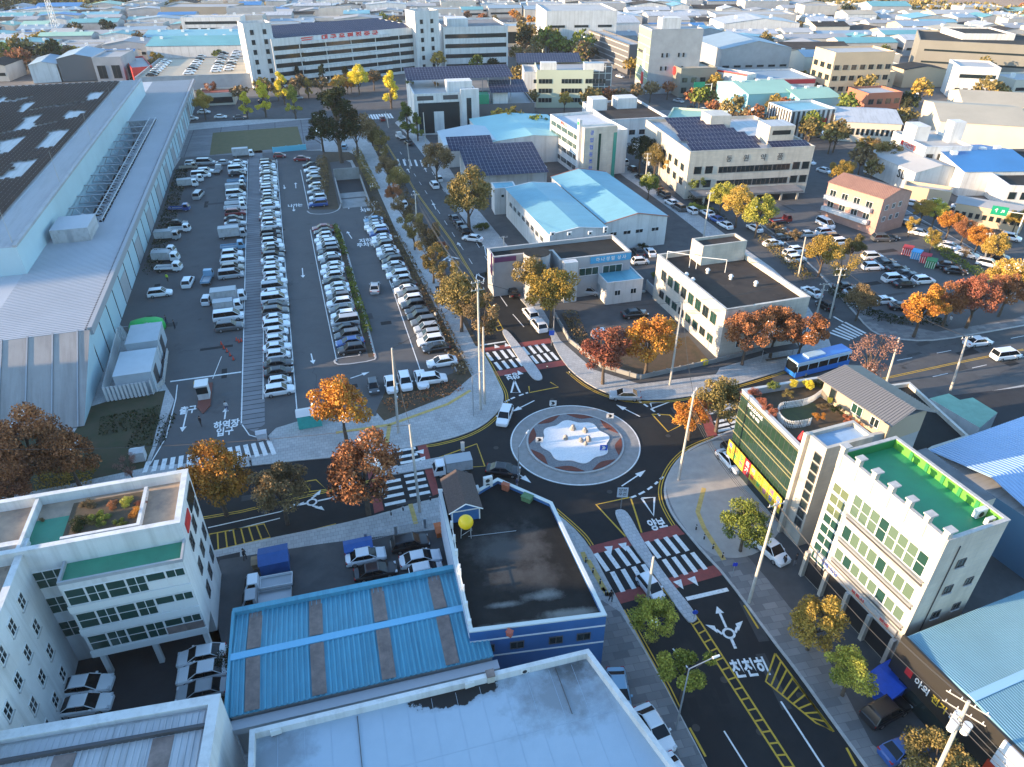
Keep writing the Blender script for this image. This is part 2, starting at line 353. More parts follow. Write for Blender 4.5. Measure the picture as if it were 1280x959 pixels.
block('pavement_east_lot', [(1085,412),(1100,420),(1137,427),(1176,426),(1240,415),(1290,406),(1330,398),(1318,380),(1240,325),(1130,262),(1060,215),(980,180),(905,150),(850,135),(760,150),(775,180),(835,213),(870,232),(905,250),(965,290),(1012,330),(1062,385)], M_PAVE2, 1)
# smooth-concrete inset in front of the south-east corner
sheet('pavement_southeast_apron', chaikin(GP([(836,590),(850,573),(868,560),(900,548),(930,560),(960,600),(985,650),(955,690),(915,700),(880,690),(845,646),(831,610)], .13), 2, True), .130, mat('paving_light', (.40,.38,.35), .85, col2=(.32,.31,.29), scale=.6))
# lots
lot = sheet('parking_lot', GP([(226,197),(195,250),(150,330),(146,400),(205,478),(218,500),(186,583),(262,577),(345,565),(335,545),(345,535),(378,525),(470,520),(478,496),(530,485),(572,468),(510,345),(470,275),(452,240),(438,203),(400,188),(330,190)], .126), .126, M_LOT)
sheet('walkway', GP([(312,188),(328,188),(331,530),(318,540),(300,532)], .131), .131, M_DECK)
sheet('plaza_paving', GP([(236,163),(395,148),(402,187),(312,192),(224,197)], .131), .131, M_DECK)
struct(sheet('lawn', GP([(266,166),(372,158),(379,183),(262,194)], .136), .136, M_LAWN))
struct(sheet('planting_bed', GP([(404,190),(436,190),(446,195),(470,232),(500,300),(545,385),(590,470),(562,494),(480,526),(470,515),(482,488),(532,480),(572,464),(512,342),(474,270),(456,268),(463,255),(448,215),(440,200),(412,203),(424,262),(388,262),(396,255)], .136), .136, M_SOIL))
struct(sheet('street_verge', GP([(462,175),(470,172),(600,434),(594,432)], .136), .136, M_SOIL))
struct(sheet('grass_verge', GP([(114,508),(146,498),(207,488),(190,560),(180,585),(110,600),(60,590)], .136), .136, M_GRASS))
struct(sheet('tree_bed', GP([(-300,560),(60,520),(110,560),(112,600),(0,622),(-300,690)], .140), .140, M_GRASS))
sheet('yard_corner', GP([(668,368),(700,330),(760,330),(800,385),(905,450),(895,468),(800,480),(742,462),(700,425)], .126), .126, M_ASPO)
struct(sheet('yard_grass', GP([(700,392),(730,440),(800,470),(890,455),(860,420),(800,440),(745,440),(712,398)], .131), .131, M_SOIL))
sheet('yard_west', GP([(275,700),(400,680),(560,660),(590,760),(560,830),(250,900),(255,760)], .126), .126, M_ASPO)
sheet('yard_southwest', GP([(0,780),(262,740),(300,900),(0,960),(-200,900)], .126), .126, M_LOTD)
sheet('east_parking_lot', GP([(1100,400),(1170,415),(1265,400),(1300,385),(1235,330),(1150,290),(1060,255),(960,240),(905,240),(905,215),(870,225),(920,255),(980,300),(1030,345)], .126), .126, M_LOT)
sheet('office_forecourt', GP([(1030,190),(1130,255),(1060,262),(900,250),(860,230),(900,180)], .131), .131, M_ASPO)
sheet('shop_forecourt', GP([(915,590),(945,590),(1130,860),(1230,959),(1180,1000),(1090,930)], .126), .126, M_ASPO)
sheet('fuel_yard', GP([(1140,500),(1400,470),(1600,600),(1280,560),(1180,560)], .135), .135, M_LOTD)
sheet('southwest_sidewalk_grey', GP([(752,750),(775,765),(800,805),(832,860),(884,960),(900,1000),(800,1000),(740,850),(735,770)], .130), .130, M_PAVE2)
def inset_(pts, d):
    if area(pts) < 0: pts = pts[::-1]
    return offs(pts, d, True)
NEPTS = BLK_P['pavement_northeast']; SEPTS = BLK_P['pavement_southeast']
sheet('block_yards', inset_(NEPTS, 5.0), .1235, M_ASPO)
sheet('block_yards', inset_(SEPTS, 4.2), .1225, M_ASPO)
sheet('office_yard', GP([(255,700),(300,690),(300,760),(255,780)], .1245), .1245, M_LOTD)
# underground ramp: a retaining box above the lot and a sloping floor
rp = thing('underground_car_ramp', 'grey concrete underground parking ramp with open top and dark mouth', 'ramp', *G(444,255), .13, radians(106)-pi/2)
b = MB(); Wr, Lr = 6.6, 21.0
b.box(-Wr/2-.3, -2, 0, -Wr/2, Lr, 1.1, M_CONC); b.box(Wr/2, -2, 0, Wr/2+.3, Lr, 1.1, M_CONC); b.box(-Wr/2, Lr-.3, 0, Wr/2, Lr, 3.2, M_CONC)
b.box(-Wr/2-.3, Lr-.6, 1.1, -Wr/2, Lr, 3.2, M_CONC); b.obj('retaining_wall', rp)
b = MB(); b.face([(-Wr/2, -3, .02), (Wr/2, -3, .02), (Wr/2, 9, .06), (-Wr/2, 9, .06)], M_CONC); b.obj('ramp_floor', rp)
b = MB(); b.box(-Wr/2, 9, .02, Wr/2, Lr-.3, .05, M_BLK); b.obj('mouth_shade_sheet', rp)  # flat black sheet painted in for the shade inside the ramp
b = MB(); b.box(-Wr/2, 4.0, .065, Wr/2, 4.7, .09, M_DGREY); b.obj('drain_grating', rp)

# ---------------------------------------------------------------- roundabout island
isl = thing('roundabout_island', 'round traffic island with white flower-shaped centre and red ground cover', 'traffic island', RC[0], RC[1], .02)
b = MB(); n = 96
ring = lambda r, k=n: [(r*cos(2*pi*i/k), r*sin(2*pi*i/k)) for i in range(k)]
b.prism(ring(ROUT), 0, .06, M_KERB, mat('apron_concrete', (.30,.29,.28), .9, col2=(.23,.225,.215), scale=1.2)); b.obj('apron', isl)
b = MB(); line(b, ring(ROUT-.12)+[ring(ROUT-.12)[0]], .16, .066, M_WHITE); b.obj('edge_line', isl)
b = MB(); b.prism(ring(RIN), .05, .24, M_KERB, M_KERB); b.obj('kerb', isl)
b = MB(); b.prism(ring(RIN-.22), .05, .246, M_GREY, mat('gravel_grey', (.13,.14,.155), .95, col2=(.24,.24,.24), scale=6)); b.obj('gravel_bed', isl)
b = MB()
for k in range(8):
    c = 2*pi*(k+.5)/8+.2; pts = []
    for i in range(13):
        t = c-.31+.62*i/12; pts.append(((RIN-.3)*cos(t), (RIN-.3)*sin(t)))
    for i in range(13):
        t = c+.31-.62*i/12; r = RIN-.3-.95*sin(pi*i/12); pts.append((r*cos(t), r*sin(t)))
    b.prism(pts, .24, .30+.002*k, mat('ground_cover_red', (.20,.055,.04), .95, col2=(.11,.045,.03), scale=5)); 
b.obj('ground_cover_patches', isl)
b = MB(); pts = [((4.6+.30*cos(8*(2*pi*i/n)-1.6))*cos(2*pi*i/n), (4.6+.30*cos(8*(2*pi*i/n)-1.6))*sin(2*pi*i/n)) for i in range(n)]
b.prism(pts, .24, .34, mat('white_pebbles', (.80,.79,.78), .9, col2=(.62,.62,.62), scale=7, bump=.4)); b.obj('white_centre', isl)
rr = random.Random(5)
for px, py, s in ((716,537,.6),(731,540,.55),(707,549,.52),(726,552,.48),(735,551,.6),(732,556,.42)):
    x, y = G(px, py, .3); bm_ = MB(); k = 9
    t = thing('garden_rock', 'pale upright rock on the white centre of the roundabout, '+{716:'tallest at the back',731:'back right one',707:'the lone one on the left',726:'small front middle one',735:'front right grey one',732:'lowest one at the front'}[px], 'rock', x, y, .34)
    lay = [[(r*s*(.8+.35*rr.random())*cos(2*pi*i/k), r*s*(.8+.35*rr.random())*sin(2*pi*i/k), h*s) for i in range(k)] for r, h in ((.75,0),(.7,.5),(.5,1.0),(.2,1.35))]
    for a_, c_ in zip(lay, lay[1:]):
        for i in range(k): bm_.face([a_[i], a_[(i+1) % k], c_[(i+1) % k], c_[i]], mat('rock', (.30,.275,.24), .9, var=.2, scale=3))
    bm_.face(lay[-1], MATS['rock']); bm_.obj('rock_body', t)
for i, (px, py) in enumerate(((691,511),(762,527),(674,557),(754,567))):
    x, y = G(px, py, .05); blue = i == 3
    t = thing('chevron_sign', ['small white framed sign on the back rim of the roundabout island','white arrow sign on the right rim of the roundabout island','white arrow sign on the left rim of the roundabout island','blue round sign at the front right of the island'][i], 'sign', x, y, .08)
    b = MB(); b.cyl(-.35, 0, 0, 1.3, .03, M_STEEL); b.cyl(.35, 0, 0, 1.3, .03, M_STEEL); b.obj('post', t)
    b = MB(); b.box(-.5, -.03, .55, .5, .03, 1.4, mat('sign_blue', (.02,.10,.5), .5) if blue else M_WHITE); b.obj('panel', t)
    b = MB(); b.face([(-.3,-.04,.7),(.1,-.04,.7),(.3,-.04,.97),(.1,-.04,1.25),(-.3,-.04,1.25),(-.1,-.04,.97)], M_WHITE if blue else M_BLK); b.obj('arrow', t)

# ---------------------------------------------------------------- splitter islands
def medisl(px, lab):
    pts = chaikin(GP(px), 2, True); cx = sum(p[0] for p in pts)/len(pts); cy = sum(p[1] for p in pts)/len(pts)
    t = thing('splitter_island', lab, 'traffic island', cx, cy, 0)
    b = MB(); b.prism([(x-cx, y-cy) for x, y in pts], 0, .17, M_KERB, brickmat('island_paving', (.50,.50,.50), (.40,.41,.42), (.28,.28,.28), .5, .5, .02, .85, .3, 'P')); b.obj('kerbed_top', t)
medisl([(766,641),(775,637),(785,641),(803,676),(830,719),(874,772),(866,780),(857,777),(818,719),(790,684)], 'long narrow paved median island in the south approach street')
medisl([(626,414),(633,412),(648,430),(665,452),(680,473),(674,477),(665,474),(652,455),(640,437)], 'narrow paved median island in the north approach street')
medisl([(500,583),(540,574),(578,568),(583,572),(582,577),(540,586),(470,598),(466,593)], 'paved median island in the west approach street')
medisl([(848,527),(846,521),(870,515),(915,506),(960,498),(962,502),(915,513),(870,523)], 'paved median island in the east approach street')

# ---------------------------------------------------------------- painted markings (children of the road)
ZM = .030; ZL = .145
mk = MB()
def L(px, wd=.15, m=M_WHITE, z=ZM, dash=None, sm=0, mb=None): line(mb or mk, chaikin(GP(px), sm) if sm else GP(px), wd, z, m, dash)
def lerp(a, b, t): return (a[0]+(b[0]-a[0])*t, a[1]+(b[1]-a[1])*t)
zeb = MB(); red = MB()
def zebra(tl, bl, tr, br, us, wd=.55, z=ZM):
    """stripes between the leftmost stripe (tl->bl) and the rightmost (tr->br)"""
    tl, bl, tr, br = GP([tl, bl, tr, br])
    for u in us: line(zeb, [lerp(tl, tr, u), lerp(bl, br, u)], wd, z, M_WHITE)
def band(q, z=.027): red.face([(*p, z) for p in (lambda p: p if area(p) > 0 else p[::-1])(GP(q))], M_RED)
U8 = (0,.13,.26,.38,.64,.76,.88,1)
zebra((744.5,692),(760,714),(843,669),(859.5,689), U8); zebra((765,715),(779,740),(865,691),(882,712), U8)
band([(733,684),(845,656),(856,668),(736,694)]); band([(768,742),(895,706),(903,719),(776,755)])
zebra((608,441),(615.5,451),(678,430),(686,439.5), U8); zebra((619,453),(626.5,462.5),(688.5,440.5),(697,450), U8)
band([(601,436),(687,423),(690,429),(604,441)]); band([(616,465),(706,450),(712,456),(621,471)])
zebra((494,556.5),(517,552.5),(512,620),(537.5,615), U8); zebra((467,561.5),(491,557.5),(481,631.5),(507,626), U8)
band([(519,550),(532,549),(549,617),(541,620)]); band([(455,564),(463,562),(480,638),(468,642)])
zebra((885,500),(900,497),(898,545),(915,541), U8); zebra((903,496),(918,493),(916,540),(933,536), U8)
band([(872,504),(882,500),(897,546),(884,548)]); band([(921,491),(929,489),(945,530),(936,533)])
zebra((186,578),(181,592),(336,552),(343,569), [i/15 for i in range(16)], .6, .155)
zebra((1042,396),(1054,403),(1014,418),(1030,430), [i/6 for i in range(7)][:1], .4)
for i in range(6):
    t = i/5; L([(1056+(-14)*t*1.4, 403+9*t*1.4),(1082-14*t*1.4, 417+6*t*1.4)], .5)
for i in range(7): L([(497+i*7.2, 199+i*.3),(499.5+i*7.3, 207+i*.3)], .6)
for i in range(9): L([(460+i*3.4, 143.6-i*.2),(463+i*3.5, 149.5-i*.2)], .7)
# yield triangles on the red bands
for c in ((762,688),(780,684),(868,727),(850,731),(617,452)[:0] or (649,466),(668,463),(620,433),(633,431),(524,565),(526,574),(474,617)):
    x, y = G(*c); h = atan2(y-RC[1], x-RC[0]); u = (cos(h), sin(h)); v = (-u[1], u[0])
    mk.face([(x+u[0]*.7-v[0]*.0, y+u[1]*.7, .033), (x-u[0]*.6+v[0]*.5, y-u[1]*.6+v[1]*.5, .033), (x-u[0]*.6-v[0]*.5, y-u[1]*.6-v[1]*.5, .033)], M_WHITE)
# give-way triangles (hollow) and lettering
def hollow(c, top, s=1.0):
    a, b_, d = [G(*p) for p in c]
    L2 = [a, b_, d, a]; line(mk, L2, .3, ZM, M_WHITE)
hollow([(802,623),(818,622),(817,645)], 0); hollow([(643,476),(639,491),(650,491)], 0); hollow([(813,504),(836,503),(815,511)], 0)
# roundabout direction arrows
def arrow(px0, px1, wd=.18, head=.9, hl=1.6, z=ZM, both=False):
    a, b_ = G(*px0), G(*px1); dx, dy = b_[0]-a[0], b_[1]-a[1]; l = hypot(dx, dy); u = (dx/l, dy/l); v = (-u[1], u[0])
    e = (b_[0]-u[0]*hl, b_[1]-u[1]*hl); line(mk, [a, e], wd, z, M_WHITE)
    mk.face([(e[0]+v[0]*head/2, e[1]+v[1]*head/2, z), (e[0]-v[0]*head/2, e[1]-v[1]*head/2, z), (*b_, z)], M_WHITE)
arrow((777,608),(807,588)); arrow((800,521),(770,506)); arrow((668,501),(640,515)); arrow((650,594),(664,604))
# dashed circulating edge
L([(787,623),(800,618),(815,609),(829,596)], .3, dash=(.8,.6), sm=2); L([(622,509),(632,502),(645,496),(660,491)], .3, dash=(.8,.6), sm=2)
L([(796,500),(812,510),(825,520)], .3, dash=(.8,.6), sm=1)
Y = MB()
def YL(px, wd=.13, sm=2, double=True, z=ZM, dash=None):
    p = chaikin(GP(px), sm) if sm else GP(px)
    if double: line(Y, offs(p, .16), wd, z, M_YEL, dash); line(Y, offs(p, -.16), wd, z, M_YEL, dash)
    else: line(Y, p, wd, z, M_YEL, dash)
def shift(px, dx, dy): return [(x+dx, y+dy) for x, y in px]
YL([(602,437),(614,456),(626,478),(634,493),(633,507),(622,521),(605,536),(579,548),(548,556),(533,558)])
YL([(1042,915),(990,847)], double=False, wd=.2); YL([(893,546),(862,558),(844,572),(831,590),(824,610),(826,628),(835,646),(842,657)])
YL([(695,637),(716,655),(732,670),(740,682)]); YL([(709,465),(732,484),(760,497),(795,504),(848,502),(905,489),(965,471),(1034,448)])
YL([(845,806+1),(815,812-1)][:0] or [(782,762),(806,806),(836,860),(848,885)], sm=0); YL([(925,719),(948,790)][:0] or [(930,757),(948,786)], sm=0, double=False, wd=.2)
YL([(862,910),(882,946)], sm=0, double=False, wd=.2); YL([(1058,935),(1070,958)], sm=0, double=False, wd=.2)
YL([(787,622),(745,631),(782,671)], sm=0, double=False, wd=.2); YL([(788,622),(794,640),(802,666)], sm=0, double=False, wd=.2)
YL([(815,518),(837,519),(851,532),(835,540),(815,518)], sm=0, double=False, wd=.2)
YL([(541,575),(596,555),(606,583),(540,583)][:1]+[(596,555),(606,583),(576,585)], sm=0, double=False, wd=.2)
YL([(661,483),(662,491),(698,484),(688,478)], sm=0, double=False, wd=.2)
# ladder hatching at the medians
def ladder(l, r, n):
    a, b_ = GP(l), GP(r); line(Y, a, .18, ZM, M_YEL); line(Y, b_, .18, ZM, M_YEL)
    for i in range(n+1):
        t = i/n; p, q = lerp(a[0], a[-1], t), lerp(b_[0], b_[-1], t); line(Y, [p, q], .16, ZM+.003, M_YEL)
ladder([(866,782),(990,975)], [(875,777),(1003,975)], 15)
YL([(823,730),(866,782)], sm=0, double=False); YL([(845,736),(875,777)], sm=0, double=False)
ladder([(610,378),(629,412)], [(606,380),(622,414)], 7)
YL([(520,240),(565,302),(607,372)], sm=0); YL([(483,180),(520,240)], sm=0)
YL([(1280,437),(1190,455),(1102,474),(1000,500)], sm=0); YL([(245,665),(320,650),(385,625)][:0] or [(385,664),(420,655)], sm=0, double=False)
YL([(60,690),(180,660),(300,640),(470,600)], sm=0)
def hatch(px, n):
    q = GP(px); line(Y, q+[q[0]], .18, ZM, M_YEL)
    for i in range(1, n):
        t = i/n; line(Y, [lerp(q[0], q[1], t), lerp(q[3], q[2], t)], .16, ZM+.003, M_YEL)
hatch([(969,817),(1040,914),(1020,904),(957,852)], 9)
hatch([(262,690),(338,672),(330,655),(262,668)], 7); hatch([(345,608),(395,600),(408,612),(350,620)], 3)
# stop lines, lane lines
L([(858,749),(910,737)], .5); L([(600,432),(632,427)], .4)
L([(841,811),(862,838)], .15); L([(905,914),(935,962)], .15); L([(976,877),(1022,948)], .18); L([(1022,948),(1050,990)], .18)
L([(641,393),(655,409)], .15); L([(625,370),(634,383)], .15)
L([(540,215),(640,375)], .12, dash=(3,5)); L([(500,190),(600,345)], .12, dash=(3,5))
L([(1280,446),(1180,468),(1100,486)], .12, dash=(3,5)); L([(1280,420),(1180,440),(1060,462)], .12, dash=(3,5))
L([(260,660),(350,640),(380,628)], .15); L([(286,664),(350,648)], .15)
# lot: bay edge lines and bay ticks
L([(346,200),(372,522)], .15, z=ZL); L([(310,200),(302,530)], .15, z=ZL); L([(376,213),(386,262)], .15, z=ZL)
L([(388,288),(396,330),(408,390),(421,452)], .15, z=ZL); L([(456,272),(490,360),(531,480)], .15, z=ZL)
L([(188,481),(303,468)][:0] or [(213,478),(302,466)], .35, z=ZL); L([(331,200),(329,500)], .12, z=ZL)
L([(187,583),(208,548),(220,500),(222,482)], .15, z=ZL+.01); L([(303,532),(312,545),(340,553)], .15, z=ZL+.01)
def larrow(a, b_, **k): arrow(a, b_, z=ZL, **k)
for a, b_ in (((355,232),(356,237)),((370,236),(369.5,229)),((367,258),(367.5,265)),((378,336),(379,348)),((468,300),(465,290)),((440,299),(434,290)),((452,262),(450,252)),((553,0),(553,0))[:0] or ((389,443),(392,456)),((235,510),(228,541)),((281,525),(283,510)),((438,474),(462,466)),((436,262),(437,252))): larrow(a, b_, wd=.2, head=.9, hl=1.2)
for a, b_ in (((608,320),(605,305)),((575,308),(572,303)),((545,262),(541,254)),((560,320),(564,328)),((612,395)[:0] or (614,402),(617,396)),((520,245),(517,238)),((512,216),(509,211)),((533,215),(531,210))): arrow(a, b_, wd=.2, head=1, hl=1.4)
# hollow crossing diamonds on the north street
for cx, cy in ((568,335),(600,349),(617,346)):
    q = GP([(cx-4,cy-6),(cx+5,cy-1),(cx+4,cy+6),(cx-5,cy)]); line(mk, q+[q[0]], .25, ZM, M_WHITE)
# roundabout-ahead symbols
def rsym(px, heading):
    x, y = G(*px); u = (cos(heading), sin(heading)); v = (-u[1], u[0])
    P = lambda a, b_: (x+u[0]*a+v[0]*b_, y+u[1]*a+v[1]*b_)
    c = [P(.55*cos(t*pi/8), .55*sin(t*pi/8)) for t in range(17)]; line(mk, c, .25, ZM, M_WHITE)
    for a0, a1, hd in ((.7, 3.4, 0), (.7, 2.0, pi/2), (.7, 2.0, -pi/2)):
        d = (cos(hd), sin(hd)); p0 = P(d[0]*a0, d[1]*a0); pe = P(d[0]*(a1-.9)+(.6 if hd else 0), d[1]*(a1-.9)); line(mk, [p0, pe], .25, ZM, M_WHITE)
        tip = P(d[0]*a1+(1.3 if hd else 0), d[1]*a1)
        e1 = P(d[0]*(a1-.9)+(.6 if hd else 0)-d[1]*.45, d[1]*(a1-.9)+d[0]*.45); e2 = P(d[0]*(a1-.9)+(.6 if hd else 0)+d[1]*.45, d[1]*(a1-.9)-d[0]*.45)
        mk.face([(*e2, ZM+.002), (*tip, ZM+.002), (*e1, ZM+.002)], M_WHITE)
    line(mk, [P(-.6, 0), P(-1.8, 0)], .3, ZM, M_WHITE)
def hd(a, b_): a, b_ = G(*a), G(*b_); return atan2(b_[1]-a[1], b_[0]-a[0])
rsym((911,792), hd((985,955),(880,720))); rsym((390,628), hd((300,648),(420,622))); rsym((562,322), hd((540,280),(610,395)))
pr = random.Random(12); pb = [MB(), MB(), MB()]; pm = [mat('asphalt_patch_dark', (.012,.012,.013), .9), mat('asphalt_patch_grey', (.045,.045,.046), .9, var=.15, scale=1), mat('asphalt_crack', (.012,.012,.012), .95)]
def onroad(n, area_px, zz, heads, sm=1.0):
    for _ in range(n):
        px = pr.uniform(area_px[0], area_px[2]); py = pr.uniform(area_px[1], area_px[3]); x, y = G(px, py, 0); h = radians(pr.choice(heads)+pr.uniform(-2, 2)); k = pr.choice((0, 1, 2, 2))
        l, w_ = (pr.uniform(1.5, 6), pr.uniform(.6, 1.6)) if k < 2 else (pr.uniform(3, 9), .035)
        if k == 2:
            pts = [(x+cos(h)*l*i/8+pr.uniform(-.25, .25), y+sin(h)*l*i/8+pr.uniform(-.25, .25)) for i in range(9)]; line(pb[2], pts, w_, zz+.0012, pm[2])
        else: line(pb[k], [(x, y), (x+cos(h)*l*sm, y+sin(h)*l*sm)], w_, zz+.0004*k+.0002*(_ % 5), pm[k])
onroad(26, (860,700,1000,955), .0215, (-83, 97)); onroad(16, (560,610,690,640), .0215, (20, 60)); onroad(18, (260,600,500,650), .0215, (15, 195)); onroad(14, (505,190,650,400), .0215, (107,)); onroad(22, (1050,430,1280,480), .0215, (22,)); onroad(60, (150,200,560,520), .1285, (107, 17)); onroad(12, (660,510,860,560), .0215, (10, 100)); onroad(24, (960,250,1230,400), .1285, (17, 107))
for b_, m_, nm_ in zip(pb, pm, ('asphalt_patches', 'grey_patches', 'cracks')): b_.obj(nm_, road)
for px, py in ((905,850),(875,745),(950,915),(762,615),(690,500),(620,560),(560,600),(430,615),(330,640),(585,320),(620,390),(835,545),(1130,460),(1210,450),(1075,400),(250,400),(390,330),(400,500),(500,430),(235,300),(870,910),(1000,870)):
    x, y = G(px, py); b_ = MB(); b_.face([(x+.36*cos(i*pi/8), y+.36*sin(i*pi/8), .0285 if not (200 < px < 520 and py < 520) else .133) for i in range(16)], MATS.setdefault('manhole_iron', mat('manhole_iron', (.055,.05,.046), .6, metal=.4))); b_.obj('manhole_cover', road)
mk.obj('lane_markings', road); zeb.obj('crossing_stripes', road); red.obj('red_crossing_bands', road); Y.obj('yellow_lines', road)
def rtext(body, px, heading, size, sx=.8, z=ZM, parent=road):
    o = put('road_lettering', textmesh(body, size, M_WHITE, 0, .05), parent, (*G(*px, z), z), heading-pi/2)
    o.scale = (sx, 1.35, 1); return o
hS = hd((985,955),(880,720))
rtext('양보', (822,656), hd((860,700),(815,630)), 1.5); rtext('천천히', (938,836), hS, 1.55, .85)
rtext('양보', (640,470), hd((625,440),(655,490)), 1.5); rtext('하역장', (283,531), radians(106), 1.6, .8, ZL); rtext('입구', (281,540), radians(106), 1.6, .8, ZL)
rtext('출구', (235,513), radians(106), 1.6, .8, ZL); rtext('나가는', (369,257), radians(106), 1.9, .7, ZL); rtext('지하', (457,301), radians(106), 2.0, .8, ZL)
rtext('주차장', (458,306), radians(106), 1.9, .8, ZL); rtext('버스', (430,601), hd((300,648),(420,622)), 2.2)
rtext('지하', (458,263), radians(106), 2.0, .8, ZL)
# tactile strips on the pavements
tc = MB()
for px in ([(483,557),(487,531)],[(487,531),(420,541)],[(487,531),(560,505),(588,488)],[(513,630),(520,655)],[(905,700),(880,660),(872,640),(880,610)],[(735,700),(760,745),(752,735)],[(733,702),(728,690)]):
    line(tc, GP(px, .14), .55, .142, M_TAC)
struct(tc.obj('tactile_paving'))
# ================================================================ BUILDING KIT
def inset(pts, d):
    n = len(pts); out = []
    for i in range(n):
        a, b, c = pts[i-1], pts[i], pts[(i+1) % n]
        e1 = (b[0]-a[0], b[1]-a[1]); e2 = (c[0]-b[0], c[1]-b[1]); l1 = hypot(*e1) or 1; l2 = hypot(*e2) or 1
        n1 = (-e1[1]/l1, e1[0]/l1); n2 = (-e2[1]/l2, e2[0]/l2); k = 1+n1[0]*n2[0]+n1[1]*n2[1]; k = max(k, .3)
        out.append((b[0]+(n1[0]+n2[0])*d/k, b[1]+(n1[1]+n2[1])*d/k))
    return out
WINC = {}
def winmesh(w_, h, nx, nz, glass, frame, sill):
    key = (round(w_, 2), round(h, 2), nx, nz, glass.name, frame.name, sill)
    if key in WINC: return WINC[key]
    b = MB(); t = .07 if w_ < 3 else .09
    b.face([(t, -.03, t), (w_-t, -.03, t), (w_-t, -.03, h-t), (t, -.03, h-t)], glass)
    b.box(0, -.08, 0, t, 0, h, frame); b.box(w_-t, -.08, 0, w_, 0, h, frame)
    b.box(t, -.08, h-t, w_-t, 0, h, frame); b.box(t, -.08, 0, w_-t, 0, t, frame)
    for i in range(1, nx): x = w_*i/nx; b.box(x-.03, -.065, t, x+.03, 0, h-t, frame)
    for i in range(1, nz): z = h*i/nz; b.box(t, -.055, z-.03, w_-t, -.002, z+.03, frame)
    if sill: b.box(-.08, -.16, -.09, w_+.08, 0, -.01, M_KERB)
    WINC[key] = b.mesh('window'); return WINC[key]
class Bld:
    def __init__(s, name, label, cat, o, pts, H, ang, wall, roof, par=.6, th=.22, z0=.12, group=None, cap=None, base=None):
        s.H = H; s.ang = ang; s.o = o; s.z0 = z0
        if isinstance(pts, tuple): W, D = pts; pts = [(0,0),(W,0),(W,D),(0,D)]
        if area(pts) < 0: pts = pts[::-1]
        s.p = pts; s.t = thing(name, label, cat, o[0], o[1], z0, ang, group)
        H = H-z0; s.h = H; n = len(pts); q = inset(pts, th); b = MB()
        for i in range(n):
            j = (i+1) % n
            b.face([(*pts[i], 0), (*pts[j], 0), (*pts[j], H), (*pts[i], H)], wall)
            if par > 0: b.face([(*q[j], H-par), (*q[i], H-par), (*q[i], H), (*q[j], H)], wall)
        b.obj('wall', s.t)
        if par > 0:
            b = MB(); c = cap or wall; po = inset(pts, -.05); qi = inset(q, .04)
            for i in range(n):
                j = (i+1) % n; b.face([(*po[i], H+.06), (*po[j], H+.06), (*qi[j], H+.06), (*qi[i], H+.06)], c)
                b.face([(*po[i], H-.10), (*po[j], H-.10), (*po[j], H+.06), (*po[i], H+.06)], c)
                b.face([(*qi[j], H-.04), (*qi[i], H-.04), (*qi[i], H+.06), (*qi[j], H+.06)], c)
                b.face([(*pts[j], H-.10), (*pts[i], H-.10), (*po[i], H-.10), (*po[j], H-.10)][::-1], c)
            b.obj('parapet', s.t)
        b = MB(); b.face([(x, y, H-par+.002) for x, y in (q if par > 0 else pts)], roof); s.roof = b.obj('roof', s.t); s.zr = H-par
    def edge(s, i):
        a = s.p[i]; b = s.p[(i+1) % len(s.p)]; l = hypot(b[0]-a[0], b[1]-a[1]); return a, ((b[0]-a[0])/l, (b[1]-a[1])/l), l
    def on(s, i, d, out=0.0):
        a, u, l = s.edge(i); return (a[0]+u[0]*d+u[1]*out, a[1]+u[1]*d-u[0]*out), atan2(u[1], u[0])
    def win(s, i, d, z, w_, h, nx=2, nz=1, glass=None, frame=None, sill=False, name='window', out=0.004):
        p, a = s.on(i, d, out); return put(name, winmesh(w_, h, nx, nz, glass or M_GLASS, frame or M_FRAME, sill), s.t, (p[0], p[1], z), a)
    def wins(s, i, ds, zs, w_, h, **k):
        for z in zs:
            for d in ds: s.win(i, d, z, w_, h, **k)
    def slab(s, name, i, d0, d1, z0, z1, m, out=.12, back=0.0):
        """a box lying against wall i"""
        a, u, l = s.edge(i); v = (u[1], -u[0]); b = MB()
        P = lambda d, o: (a[0]+u[0]*d+v[0]*o, a[1]+u[1]*d+v[1]*o)
        b.prism([P(d0, -back), P(d0, out), P(d1, out), P(d1, -back)], z0, z1, m, bottom=True); return b.obj(name, s.t)
    def sign(s, i, d, z, body, size, m, out=.2, bold=0.0, sx=1.0, name='lettering'):
        p, a = s.on(i, d, out); return text(name, body, size, m, s.t, (p[0], p[1], z), (pi/2, 0, a), .02, bold, sx)
    def W(s, x, y): return (s.o[0]+x*cos(s.ang)-y*sin(s.ang), s.o[1]+x*sin(s.ang)+y*cos(s.ang))
    def local(s, wx, wy):
        dx, dy = wx-s.o[0], wy-s.o[1]; return (dx*cos(s.ang)+dy*sin(s.ang), -dx*sin(s.ang)+dy*cos(s.ang))
def locp(o, ang, px, z): return [((x-o[0])*cos(ang)+(y-o[1])*sin(ang), -(x-o[0])*sin(ang)+(y-o[1])*cos(ang)) for x, y in GP(px, z)]
D16 = radians(16)
def solar(parent, x0, y0, x1, y1, z0, z1, m=None, name='solar_panel', thick=.06):
    """a tilted rectangle of modules, low edge at y0"""
    b = MB(); m = m or M_SOLAR; s_ = hypot(y1-y0, z1-z0)
    b.box(0, 0, 0, x1-x0, s_, thick, M_DGREY, top=m); o = b.obj(name, parent, (x0, y0, z0)); o.rotation_euler = (atan2(z1-z0, y1-y0), 0, 0); return o
